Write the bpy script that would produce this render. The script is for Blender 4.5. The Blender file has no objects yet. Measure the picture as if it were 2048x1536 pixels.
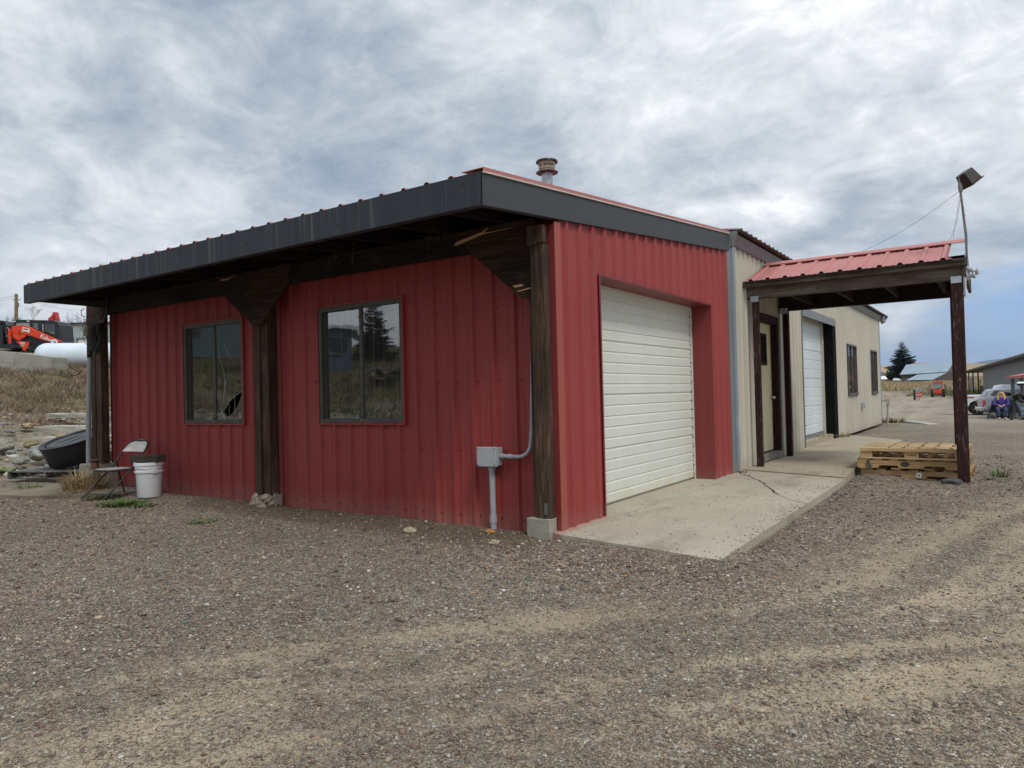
import bpy, math, random
import numpy as np
from mathutils import Vector, Matrix, noise
from mathutils.geometry import tessellate_polygon
random.seed(7); rng = np.random.default_rng(11)
sc = bpy.context.scene
# ---------------------------------------------------------------- camera
F = 1419.0; CX = 1024.0; CY = 768.0
a_ = Vector((2000-CX, 767-CY, F)).normalized()
b_ = Vector((-1040-CX, 842-CY, F)).normalized(); b_ = (b_ - a_*a_.dot(b_)).normalized()
RX = -b_; RY = a_; RZ = RX.cross(RY)           # world axes in camera coordinates (x right, y down, z forward)
CAM = Vector((2.929, -4.860, 1.15))
right = Vector((RX.x, RY.x, RZ.x)); down = Vector((RX.y, RY.y, RZ.y)); fwd = Vector((RX.z, RY.z, RZ.z))
cd = bpy.data.cameras.new("camera"); co = bpy.data.objects.new("camera", cd); sc.collection.objects.link(co)
cd.sensor_width = 36; cd.lens = 36*F/2048; cd.clip_start = .05; cd.clip_end = 20000
m = Matrix.Identity(4)
for i in range(3):
    m[i][0] = right[i]; m[i][1] = -down[i]; m[i][2] = -fwd[i]; m[i][3] = CAM[i]
co.matrix_world = m
sc.camera = co
def at(px, py, D):                                # a point of the place at depth D metres
    return CAM + (right*(px-CX) + down*(py-CY) + fwd*F)*(D/F)
def dirpx(px, py):
    return (right*(px-CX) + down*(py-CY) + fwd*F).normalized()
# ---------------------------------------------------------------- world, sun, exposure
sc.view_settings.view_transform = 'Standard'; sc.view_settings.look = 'None'
sc.view_settings.exposure = 0.42; sc.view_settings.gamma = 1
SUN_EL = math.radians(52); SUN_AZ = math.radians(118)   # azimuth clockwise from +Y
W = bpy.data.worlds.new("World"); sc.world = W; W.use_nodes = True
nt = W.node_tree; nt.nodes.clear()
def N(t, typ, **kw):
    n = t.nodes.new(typ)
    for k, v in kw.items():
        if k == 'ins':
            for kk, vv in v.items(): n.inputs[kk].default_value = vv
        else: setattr(n, k, v)
    return n
def L(t, a, b): t.links.new(a, b)
def mathn(t, op, a, b=None, c=None, clamp=False):
    n = N(t, 'ShaderNodeMath', operation=op, use_clamp=clamp)
    for i, v in enumerate((a, b, c)):
        if v is None: continue
        if isinstance(v, (int, float)): n.inputs[i].default_value = v
        else: L(t, v, n.inputs[i])
    return n.outputs[0]
def mixc(t, fac, a, b, mode='MIX'):
    n = N(t, 'ShaderNodeMix', data_type='RGBA', blend_type=mode)
    for i, v in ((0, fac), (6, a), (7, b)):
        if isinstance(v, (int, float)): n.inputs[i].default_value = v
        elif isinstance(v, tuple): n.inputs[i].default_value = (*v, 1) if len(v) == 3 else v
        else: L(t, v, n.inputs[i])
    return n.outputs[2]
def ramp(t, fac, stops):
    n = N(t, 'ShaderNodeValToRGB'); e = n.color_ramp.elements
    while len(e) > 1: e.remove(e[-1])
    e[0].position = stops[0][0]; c = stops[0][1]; e[0].color = (*c, 1) if isinstance(c, tuple) else (c, c, c, 1)
    for p, c in stops[1:]:
        q = e.new(p); q.color = (*c, 1) if isinstance(c, tuple) else (c, c, c, 1)
    L(t, fac, n.inputs[0]); return n.outputs[0]
def noise_n(t, vec, scale, detail=4, rough=.55, dist=0.0):
    n = N(t, 'ShaderNodeTexNoise', ins={'Scale': scale, 'Detail': detail, 'Roughness': rough, 'Distortion': dist})
    L(t, vec, n.inputs['Vector']); return n.outputs[0]
def mapv(t, vec, sc_=(1,1,1), loc=(0,0,0), rot=(0,0,0)):
    n = N(t, 'ShaderNodeMapping'); n.inputs['Scale'].default_value = sc_; n.inputs['Location'].default_value = loc; n.inputs['Rotation'].default_value = rot
    L(t, vec, n.inputs['Vector']); return n.outputs[0]
tc = N(nt, 'ShaderNodeTexCoord').outputs['Generated']
sep = N(nt, 'ShaderNodeSeparateXYZ'); L(nt, tc, sep.inputs[0])
zc = mathn(nt, 'MAXIMUM', sep.outputs[2], 0.0)
zz = mathn(nt, 'ADD', zc, 0.26)
cmb = N(nt, 'ShaderNodeCombineXYZ'); L(nt, mathn(nt, 'DIVIDE', sep.outputs[0], zz), cmb.inputs[0]); L(nt, mathn(nt, 'DIVIDE', sep.outputs[1], zz), cmb.inputs[1])
plane = cmb.outputs[0]
band = mapv(nt, plane, (1.0, 1.5, 1), (3.1, 1.7, 0), (0, 0, math.radians(35)))
n1 = noise_n(nt, band, 0.95, 12, .60, .9)
n2 = noise_n(nt, band, 3.4, 12, .68, .7)
n3 = noise_n(nt, mapv(nt, tc, (1, 1, 2.1), (4.3, .7, 2.2)), 2.3, 12, .60, .5); n4 = noise_n(nt, mapv(nt, tc, (1, 1, 1.7), (1.3, 5.7, .2)), 7.5, 12, .66, .6)
dens = mathn(nt, 'ADD', mathn(nt, 'ADD', mathn(nt, 'MULTIPLY', n1, .22), mathn(nt, 'MULTIPLY', n2, .13)), mathn(nt, 'ADD', mathn(nt, 'MULTIPLY', n4, .26), mathn(nt, 'MULTIPLY', n3, .46)))
# large bright and dark banks of cloud, each at its own bearing
wob = N(nt, 'ShaderNodeVectorMath', operation='ADD'); L(nt, tc, wob.inputs[0])
wn = N(nt, 'ShaderNodeTexNoise', ins={'Scale': 2.2, 'Detail': 5}); L(nt, tc, wn.inputs['Vector'])
ws = N(nt, 'ShaderNodeVectorMath', operation='MULTIPLY_ADD'); L(nt, wn.outputs[1], ws.inputs[0]); ws.inputs[1].default_value = (.36,)*3; ws.inputs[2].default_value = (-.18,)*3
L(nt, ws.outputs[0], wob.inputs[1])
def blob(px, py, rad, amp, flat=1.0):
    d = dirpx(px, py)
    s = N(nt, 'ShaderNodeVectorMath', operation='SUBTRACT'); L(nt, wob.outputs[0], s.inputs[0]); s.inputs[1].default_value = d
    k = N(nt, 'ShaderNodeVectorMath', operation='MULTIPLY'); L(nt, s.outputs[0], k.inputs[0]); k.inputs[1].default_value = (1, 1, flat)
    l = N(nt, 'ShaderNodeVectorMath', operation='LENGTH'); L(nt, k.outputs[0], l.inputs[0])
    mr = N(nt, 'ShaderNodeMapRange', interpolation_type='SMOOTHSTEP'); mr.inputs[1].default_value = rad; mr.inputs[2].default_value = 0; mr.inputs[3].default_value = 0; mr.inputs[4].default_value = amp
    L(nt, l.outputs[1], mr.inputs[0]); return mr.outputs[0]
acc = mathn(nt, 'MULTIPLY_ADD', dens, 2.25, -.660)
for args in ((1180, 130, .26, .13), (1540, 440, .13, .26, 2.8), (1900, 60, .35, .04), (420, 180, .45, -.06, 1.5), (800, 300, .28, -.09, 1.6),
             (1400, 310, .2, -.07, 2.0), (150, 480, .42, .07, 1.6), (1750, 130, .22, .05, 2), (1900, 420, .25, -.06, 2), (900, 60, .3, .05), (60, 60, .3, .05), (1720, 330, .2, -.03, 2)):
    acc = mathn(nt, 'ADD', acc, blob(*args))
cl = ramp(nt, acc, [(.24, (.205, .26, .34)), (.38, (.275, .33, .405)), (.49, (.375, .42, .475)), (.59, (.49, .53, .575)), (.70, (.62, .65, .68)), (.84, (.88, .885, .89))])
sky = N(nt, 'ShaderNodeTexSky', sky_type='NISHITA', sun_disc=False, sun_elevation=SUN_EL, sun_rotation=SUN_AZ, air_density=1.2, dust_density=.6, ozone_density=2.5)
skyc = N(nt, 'ShaderNodeVectorMath', operation='SCALE'); skyc.inputs['Scale'].default_value = .10; L(nt, sky.outputs[0], skyc.inputs[0])
hb = mixc(nt, .80, skyc.outputs[0], (.20, .35, .62))
# clear gap low over the horizon to the right, streaked by thin cloud
dn = dirpx(2150, 740)
gap = mathn(nt, 'ADD', blob(2230, 800, .60, 1.0, 1.9), mathn(nt, 'MULTIPLY', mathn(nt, 'SUBTRACT', noise_n(nt, mapv(nt, tc, (1.2, 1.2, 7)), 3.5, 7, .6, .3), .5), 1.1))
gapf = N(nt, 'ShaderNodeMapRange', interpolation_type='SMOOTHSTEP'); gapf.inputs[1].default_value = .34; gapf.inputs[2].default_value = .85; gapf.inputs[3].default_value = 0; gapf.inputs[4].default_value = .92
L(nt, gap, gapf.inputs[0])
skc = mixc(nt, gapf.outputs[0], cl, hb)
# overcast skies are brightest overhead
zen = N(nt, 'ShaderNodeMapRange', interpolation_type='SMOOTHSTEP'); zen.inputs[1].default_value = .50; zen.inputs[2].default_value = .95; zen.inputs[3].default_value = 1.0; zen.inputs[4].default_value = 1.9
L(nt, sep.outputs[2], zen.inputs[0])
fin = N(nt, 'ShaderNodeVectorMath', operation='SCALE'); L(nt, skc, fin.inputs[0]); L(nt, zen.outputs[0], fin.inputs['Scale'])
bg = N(nt, 'ShaderNodeBackground'); L(nt, fin.outputs[0], bg.inputs[0]); bg.inputs[1].default_value = 1.0
wo = N(nt, 'ShaderNodeOutputWorld'); L(nt, bg.outputs[0], wo.inputs[0])
sl = bpy.data.lights.new("sun", 'SUN'); sl.energy = 1.3; sl.angle = math.radians(14); sl.color = (1, .955, .88)
so = bpy.data.objects.new("sun", sl); sc.collection.objects.link(so)
sd = Vector((math.sin(SUN_AZ)*math.cos(SUN_EL), math.cos(SUN_AZ)*math.cos(SUN_EL), math.sin(SUN_EL)))
so.rotation_euler = sd.to_track_quat('Z', 'Y').to_euler()
so.location = (20, -20, 30)

# ---------------------------------------------------------------- materials
MATS = {}
def newmat(name):
    mt = bpy.data.materials.new(name); mt.use_nodes = True; t = mt.node_tree; t.nodes.clear()
    out = N(t, 'ShaderNodeOutputMaterial'); p = N(t, 'ShaderNodeBsdfPrincipled'); L(t, p.outputs[0], out.inputs[0])
    MATS[name] = mt; return mt, t, p
def obj_co(t): return N(t, 'ShaderNodeTexCoord').outputs['Object']
def setbump(t, p, h, strength=.3, dist=.01):
    b = N(t, 'ShaderNodeBump', ins={'Strength': strength, 'Distance': dist}); L(t, h, b.inputs['Height']); L(t, b.outputs[0], p.inputs['Normal'])
def simple(name, col, rough=.6, metal=0.0, var=.12, scale=6.0, stretch=(1,1,1), bump=0.0, dirt=None, dirtamt=.0, spec=.5):
    mt, t, p = newmat(name); v = mapv(t, obj_co(t), stretch)
    n = noise_n(t, v, scale, 6, .6)
    lo = tuple(c*(1-var*1.6) for c in col); hi = tuple(min(1, c*(1+var*1.2)) for c in col)
    c = ramp(t, n, [(.3, lo), (.7, hi)])
    if dirt:
        n2_ = noise_n(t, v, scale*.37, 7, .65)
        c = mixc(t, mathn(t, 'MULTIPLY', ramp(t, n2_, [(.48, 0.0), (.72, 1.0)]), dirtamt), c, dirt)
    L(t, c, p.inputs['Base Color'])
    r = mathn(t, 'ADD', mathn(t, 'MULTIPLY', n, .25), rough-.12); L(t, r, p.inputs['Roughness'])
    p.inputs['Metallic'].default_value = metal; p.inputs['Specular IOR Level'].default_value = spec
    if bump: setbump(t, p, noise_n(t, v, scale*4, 6, .65), bump, .004)
    return mt
def panel(name, col, fade, rough=.42, streak=.35, dark=None, splashc=(.30, .22, .17), splasha=.42):
    """painted sheet metal: vertical weather streaks, oil-canning, chalky fade and small scuffs"""
    mt, t, p = newmat(name); oc = obj_co(t)
    st = noise_n(t, mapv(t, oc, (9, 9, .35)), 1.6, 6, .62)
    big = noise_n(t, oc, .8, 4, .5)
    c = mixc(t, ramp(t, big, [(.32, 0.0), (.7, 1.0)]), col, fade)
    c = mixc(t, mathn(t, 'MULTIPLY', ramp(t, st, [(.42, 0.0), (.75, 1.0)]), streak), c, dark or tuple(k*.55 for k in col))
    fine = noise_n(t, oc, 90, 3, .6)
    c = mixc(t, mathn(t, 'MULTIPLY', ramp(t, fine, [(.70, 0.0), (.78, 1.0)]), .22), c, tuple(min(1, k*1.3+.05) for k in fade))
    spx = N(t, 'ShaderNodeSeparateXYZ'); L(t, oc, spx.inputs[0])
    splash = mathn(t, 'ADD', mathn(t, 'MULTIPLY', noise_n(t, mapv(t, oc, (3, 3, 1)), 2.5, 6, .7), .5), mathn(t, 'MULTIPLY', spx.outputs[2], -1.1))
    c = mixc(t, mathn(t, 'MULTIPLY', ramp(t, splash, [(.02, 0.0), (.34, 1.0)]), splasha), c, splashc)
    L(t, c, p.inputs['Base Color'])
    L(t, mathn(t, 'ADD', mathn(t, 'MULTIPLY', big, .2), rough-.1), p.inputs['Roughness'])
    dent = mathn(t, 'ADD', noise_n(t, mapv(t, oc, (1, 1, .6)), 2.2, 3, .5), mathn(t, 'MULTIPLY', ramp(t, noise_n(t, mapv(t, oc, (1.4, 1.4, .9)), 4.0, 2, .4), [(.62, 0.0), (.72, 1.0)]), -.35))
    setbump(t, p, dent, .45, .016)
    return mt
def wood(name, cols, axis='z', rough=.85, scale=1.0, peel=None, peelamt=(.5, .62)):
    mt, t, p = newmat(name); s = {'x': (.6, 9, 9), 'y': (9, .6, 9), 'z': (9, 9, .6)}[axis]
    v = mapv(t, obj_co(t), tuple(k*scale for k in s))
    ring = noise_n(t, v, 3.0, 9, .68, 1.2); blot = noise_n(t, mapv(t, obj_co(t), tuple(1.0 if k < 1 else 2.2 for k in s)), 1.6, 5, .6)
    c = ramp(t, ring, [(.30, cols[0]), (.46, cols[1]), (.60, cols[2]), (.74, cols[1])])
    c = mixc(t, mathn(t, 'MULTIPLY', ramp(t, blot, [(.40, 0.0), (.66, 1.0)]), .75), c, cols[0])
    if peel:
        pk = noise_n(t, mapv(t, obj_co(t), tuple(2.0 if k < 1 else 9.0 for k in s)), 3.4, 8, .72, .8)
        c = mixc(t, ramp(t, pk, [(peelamt[0], 0.0), (peelamt[1], 1.0)]), c, peel)
    L(t, c, p.inputs['Base Color']); p.inputs['Roughness'].default_value = rough; p.inputs['Specular IOR Level'].default_value = .25
    setbump(t, p, ring, .7, .006)
    return mt
M = {}
M['red'] = panel('red_sheet_metal', (.290, .038, .036), (.330, .052, .047), .60, .14)
M['redlt'] = panel('sunfaded_red_trim', (.33, .068, .052), (.36, .085, .062), .6, .15)
M['redreveal'] = panel('red_reveal_metal', (.20, .028, .028), (.23, .035, .033), .5, .3)
M['tan'] = panel('tan_sheet_metal', (.50, .47, .385), (.56, .53, .44), .5, .25, (.33, .29, .21))
M['roof'] = panel('faded_red_roof_metal', (.41, .145, .13), (.47, .19, .17), .6, .18)
M['fascia'] = panel('charcoal_fascia_metal', (.034, .039, .048), (.048, .054, .064), .42, .6, (.10, .105, .115))
M['greytrim'] = panel('grey_trim_metal', (.17, .175, .185), (.22, .225, .235), .5, .4)
M['bluegrey'] = panel('blue_grey_downspout_metal', (.22, .27, .32), (.28, .32, .36), .5, .3)
M['black'] = simple('black_rubber', (.008, .008, .009), .95, var=.3, spec=.1)
M['blackpl'] = simple('black_plastic', (.012, .012, .014), .42, var=.2, scale=3)
M['garage'] = panel('white_garage_door_panel', (.64, .66, .59), (.70, .71, .65), .45, .2, (.55, .52, .40), (.60, .53, .28), .8)
M['garage2'] = panel('cool_white_garage_door_panel', (.60, .66, .68), (.68, .73, .74), .45, .15, (.50, .52, .45))
M['door'] = panel('pale_yellow_door_paint', (.70, .63, .37), (.75, .69, .43), .5, .15)
M['darkwood'] = wood('dark_stained_beam', ((.006, .005, .005), (.018, .012, .009), (.045, .026, .017)), 'x')
M['postwood'] = wood('weathered_dark_post', ((.022, .016, .012), (.062, .038, .025), (.14, .082, .052)), 'z')
M['gusset'] = wood('weathered_plywood_gusset', ((.010, .007, .006), (.032, .017, .011), (.085, .045, .026)), 'x', scale=1.2)
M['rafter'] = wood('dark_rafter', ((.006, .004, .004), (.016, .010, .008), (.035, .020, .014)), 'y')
M['maroon'] = wood('peeling_maroon_post', ((.020, .009, .008), (.033, .014, .012), (.052, .022, .018)), 'z', peel=(.17, .15, .13), peelamt=(.56, .66))
M['maroonclean'] = wood('dark_maroon_painted_wood', ((.018, .006, .006), (.028, .009, .009), (.040, .014, .013)), 'z')
M['greywood'] = wood('grey_weathered_beam', ((.05, .035, .028), (.11, .085, .068), (.19, .155, .125)), 'x')
M['greywoodx'] = wood('grey_weathered_sill', ((.10, .09, .08), (.2, .18, .16), (.30, .28, .25)), 'y')
M['pallet'] = wood('pale_pine_pallet_wood', ((.36, .23, .11), (.54, .38, .20), (.66, .50, .29)), 'x', .75)
M['palletdk'] = wood('browned_pallet_wood', ((.24, .15, .065), (.38, .25, .12), (.50, .34, .17)), 'x', .8)
M['oldpallet'] = wood('grey_weathered_pallet_wood', ((.03, .03, .03), (.11, .108, .105), (.27, .265, .26)), 'x')
M['blockwood'] = wood('old_brown_timber', ((.03, .022, .017), (.075, .056, .042), (.14, .11, .085)), 'x')
M['gravelgalv'] = simple('galvanized_steel', (.42, .45, .47), .38, .85, .35, 14, (1, 1, .6))
M['vent_tan'] = simple('tan_vent_metal', (.42, .36, .27), .5, .2, .2)
M['vent_pink'] = simple('rusty_pink_vent_metal', (.25, .19, .18), .55, .3, .25, 12)
M['pvc'] = simple('grey_pvc', (.38, .39, .41), .45, var=.10, scale=4)
M['boxgrey'] = simple('grey_plastic_box', (.40, .42, .44), .42, var=.06)
M['white'] = simple('white_plastic', (.76, .77, .78), .38, var=.05, dirt=(.55, .52, .46), dirtamt=.15)
M['whitepaint'] = simple('white_tank_paint', (.66, .74, .80), .35, var=.05, scale=1.2)
M['whitetrim'] = simple('white_trim_paint', (.62, .60, .54), .5, var=.08)
M['bluetrim'] = simple('pale_blue_paint', (.28, .36, .47), .5, var=.1)
M['frame'] = simple('bronze_window_frame', (.085, .076, .064), .5, .1, .2, 8)
M['frame2'] = simple('brown_window_frame', (.10, .085, .075), .5, .1, .2, 8)
M['greysteel'] = simple('dull_grey_steel', (.20, .20, .20), .5, .5, .3, 8, dirt=(.10, .06, .04), dirtamt=.6)
M['seat'] = simple('worn_grey_seat_metal', (.42, .39, .36), .7, 0, .25, 14, dirt=(.16, .12, .09), dirtamt=.5)
M['chairdk'] = simple('dark_brown_chair_steel', (.030, .024, .022), .45, .2, .3, 9)
M['orange'] = simple('orange_machine_paint', (.72, .055, .015), .35, var=.08)
M['machblk'] = simple('black_machine_paint', (.018, .019, .022), .4, var=.2)
M['signwhite'] = simple('white_sign_paint', (.75, .75, .72), .5, var=.05)
M['signred'] = simple('red_sign_paint', (.62, .07, .03), .5, var=.05)
M['yellow'] = simple('yellow_sticker', (.75, .45, .03), .5, var=.05)
M['greenbldg'] = panel('pale_green_grey_siding', (.33, .40, .39), (.36, .43, .42), .5, .1)
M['polewood'] = wood('tan_utility_pole_wood', ((.14, .10, .06), (.24, .18, .11), (.30, .23, .15)), 'z')
M['barnroof'] = simple('galvanized_barn_roof', (.27, .34, .40), .5, .2, .12, 1.2, (1, 1, .2), dirt=(.20, .22, .24), dirtamt=.35)
M['barnwood'] = wood('grey_brown_barn_boards', ((.06, .05, .045), (.12, .10, .085), (.17, .145, .12)), 'x', scale=.2)
M['shed'] = panel('grey_shed_siding', (.16, .18, .20), (.19, .21, .235), .5, .2)
M['shedroof'] = simple('dark_brown_roof_metal', (.045, .032, .030), .5, var=.2, scale=2)
M['awning'] = simple('red_awning_metal', (.46, .07, .07), .45, var=.12, scale=2)
M['curb'] = simple('light_concrete_curb', (.40, .385, .34), .9, var=.15, scale=5, bump=.3)
M['trucksilver'] = simple('silver_truck_paint', (.34, .38, .42), .30, .15, .05, 2)
M['truckwhite'] = simple('white_truck_paint', (.72, .76, .80), .28, 0, .04, 2)
M['carglass'] = simple('tinted_car_glass', (.015, .02, .024), .08, 0, .1, 2, spec=.9)
M['chrome'] = simple('bright_metal', (.62, .63, .65), .22, .9, .08, 6)
M['tyre'] = simple('tyre_rubber', (.014, .013, .013), .8, var=.3)
M['redlens'] = simple('red_lamp_lens', (.45, .01, .012), .15, var=.05, spec=.8)
M['skin'] = simple('skin', (.50, .28, .20), .55, var=.06, scale=10)
M['blonde'] = simple('blonde_hair', (.56, .33, .13), .55, var=.25, scale=20, stretch=(1, 1, .3))
M['darkhair'] = simple('brown_hair', (.07, .045, .03), .6, var=.25, scale=20)
M['purple'] = simple('violet_blue_knit', (.050, .040, .20), .9, var=.15, scale=14)
M['jeans'] = simple('blue_denim', (.035, .055, .12), .85, var=.25, scale=10)
M['blackcloth'] = simple('black_cloth', (.012, .012, .014), .9, var=.25, scale=10)
M['darkpants'] = simple('charcoal_trousers', (.045, .05, .065), .85, var=.2, scale=10)
M['paleshoe'] = simple('beige_shoe_leather', (.40, .30, .22), .6, var=.1)
M['darkshoe'] = simple('dark_shoe_leather', (.02, .018, .018), .5, var=.1)
M['camo'] = simple('mottled_grey_canvas', (.09, .095, .08), .9, var=.7, scale=22)
M['barrel'] = simple('grey_blue_steel_barrel', (.22, .30, .35), .4, .3, .15, 4)
M['bluehouse'] = panel('blue_grey_house_siding', (.10, .13, .19), (.12, .15, .22), .6, .1)
M['teal'] = panel('teal_grey_siding', (.10, .17, .18), (.12, .19, .20), .6, .1)
M['glassin'] = simple('dusty_tan_blind', (.42, .34, .22), .8, var=.2, scale=10)
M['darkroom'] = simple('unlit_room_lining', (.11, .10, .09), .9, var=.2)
M['bark'] = wood('grey_brown_bark', ((.03, .022, .016), (.06, .045, .034), (.10, .08, .06)), 'z')
M['mattan'] = simple('torn_tan_sacking', (.34, .28, .21), .9, var=.35, scale=9, bump=.8)
M['cable'] = simple('dark_cable_rubber', (.020, .022, .024), .5, var=.2)
M['wire'] = simple('thin_steel_wire', (.12, .12, .12), .5, .5, .1)
M['alu'] = simple('bare_aluminium', (.45, .50, .55), .4, .6, .1, 4)
M['lamp_house'] = simple('bronze_lamp_housing', (.045, .038, .03), .5, .2, .15)
M['lensglass'] = simple('clear_lamp_glass', (.62, .68, .68), .12, 0, .1, 6, spec=.9)
def attrmat(name, rough=.85, spec=.25, bump=None, tint=None):
    mt, t, p = newmat(name); a = N(t, 'ShaderNodeAttribute', attribute_name='Col')
    n = noise_n(t, obj_co(t), 60, 3, .6)
    c = mixc(t, 1.0, a.outputs[0], ramp(t, n, [(.3, .75), (.7, 1.15)]), 'MULTIPLY')
    L(t, c, p.inputs['Base Color']); p.inputs['Roughness'].default_value = rough; p.inputs['Specular IOR Level'].default_value = spec
    if bump: setbump(t, p, noise_n(t, obj_co(t), bump, 4, .6), .5, .01)
    return mt
M['stone'] = attrmat('mixed_pebble_stone', .9, .15)
M['blade'] = attrmat('dry_grass_stems', .85, .15)
M['leaf'] = attrmat('green_leaves', .6, .3)
M['needle'] = attrmat('conifer_needles', .75, .2)
M['rockm'] = attrmat('rough_boulder_stone', .9, .2, 25)
def glassmat(name, fac, tint, rough=.02, refl=(1, 1, 1)):
    mt = bpy.data.materials.new(name); mt.use_nodes = True; t = mt.node_tree; t.nodes.clear()
    out = N(t, 'ShaderNodeOutputMaterial'); g = N(t, 'ShaderNodeBsdfGlossy', ins={'Roughness': rough}); g.inputs[0].default_value = (*refl, 1)
    tr = N(t, 'ShaderNodeBsdfTransparent'); tr.inputs[0].default_value = (*tint, 1)
    df = N(t, 'ShaderNodeBsdfDiffuse'); df.inputs[0].default_value = (.40, .39, .37, 1)
    dust = noise_n(t, mapv(t, obj_co(t), (14, 14, 1.3)), 1.5, 7, .7); dr = mathn(t, 'MULTIPLY', ramp(t, dust, [(.35, .25), (.75, 1.0)]), .16)
    m1 = N(t, 'ShaderNodeMixShader'); L(t, dr, m1.inputs[0]); L(t, tr.outputs[0], m1.inputs[1]); L(t, df.outputs[0], m1.inputs[2])
    lw = N(t, 'ShaderNodeLayerWeight', ins={'Blend': .25})
    fc = mathn(t, 'MULTIPLY_ADD', lw.outputs[0], .55, fac, clamp=True)
    mx = N(t, 'ShaderNodeMixShader'); L(t, fc, mx.inputs[0]); L(t, m1.outputs[0], mx.inputs[1]); L(t, g.outputs[0], mx.inputs[2]); L(t, mx.outputs[0], out.inputs[0])
    b = N(t, 'ShaderNodeBump', ins={'Strength': .06, 'Distance': .02}); L(t, noise_n(t, obj_co(t), 2.5, 2, .5), b.inputs['Height']); L(t, b.outputs[0], g.inputs['Normal'])
    return mt
M['pane'] = glassmat('window_glass', .21, (.45, .45, .45))
M['crack'] = simple('crack_edge_glass', (.55, .60, .60), .3, 0, .2, 20)
# concrete
def concrete(name, c1, c2, agg=.35, redstain=False):
    mt, t, p = newmat(name); oc = obj_co(t)
    big = noise_n(t, oc, 1.1, 7, .6); c = ramp(t, big, [(.3, c1), (.7, c2)])
    v = N(t, 'ShaderNodeTexVoronoi', ins={'Scale': 85.0}); L(t, oc, v.inputs['Vector'])
    sp = ramp(t, v.outputs[1], [(.0, tuple(k*.45 for k in c1)), (.5, c1), (1.0, tuple(min(1, k*1.35) for k in c2))])
    msk = mathn(t, 'MULTIPLY', ramp(t, noise_n(t, oc, 30, 4, .7), [(.50, 0.0), (.60, 1.0)]), agg)
    c = mixc(t, msk, c, sp)
    st = noise_n(t, mapv(t, oc, (1, .5, 1)), 1.7, 6, .65)
    c = mixc(t, mathn(t, 'MULTIPLY', ramp(t, st, [(.52, 0.0), (.70, 1.0)]), .62), c, tuple(k*.55 for k in c1))
    drop = ramp(t, noise_n(t, oc, 5.5, 4, .6), [(.66, 0.0), (.70, 1.0)]); c = mixc(t, mathn(t, 'MULTIPLY', drop, .35), c, (.13, .11, .09))
    pits = ramp(t, noise_n(t, oc, 42, 5, .75), [(.66, 0.0), (.70, 1.0)])
    c = mixc(t, mathn(t, 'MULTIPLY', pits, .65), c, (.10, .085, .075))
    if redstain:
        s = N(t, 'ShaderNodeSeparateXYZ'); L(t, oc, s.inputs[0])
        k = mathn(t, 'ADD', mathn(t, 'MULTIPLY', s.outputs[0], -5.5), mathn(t, 'MULTIPLY', noise_n(t, oc, 7, 6, .7), 1.2))
        k2 = mathn(t, 'LESS_THAN', s.outputs[1], .78)
        c = mixc(t, mathn(t, 'MULTIPLY', ramp(t, k, [(.10, 0.0), (.45, .6)]), k2), c, (.42, .13, .11))
    L(t, c, p.inputs['Base Color']); p.inputs['Roughness'].default_value = .92; p.inputs['Specular IOR Level'].default_value = .2
    setbump(t, p, mathn(t, 'SUBTRACT', noise_n(t, oc, 60, 5, .7), mathn(t, 'MULTIPLY', pits, .5)), .5, .006)
    return mt
M['slab'] = concrete('exposed_aggregate_concrete', (.365, .325, .25), (.46, .415, .325), .65, True)
M['slab2'] = concrete('stained_concrete', (.33, .28, .20), (.44, .38, .285), .4)
M['conc'] = concrete('rough_footing_concrete', (.27, .245, .20), (.40, .37, .31), .3)
M['concold'] = concrete('pale_block_concrete', (.36, .34, .28), (.50, .47, .40), .3)
M['concwall'] = concrete('cast_barrier_concrete', (.30, .29, .255), (.40, .385, .34), .1)

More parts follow.
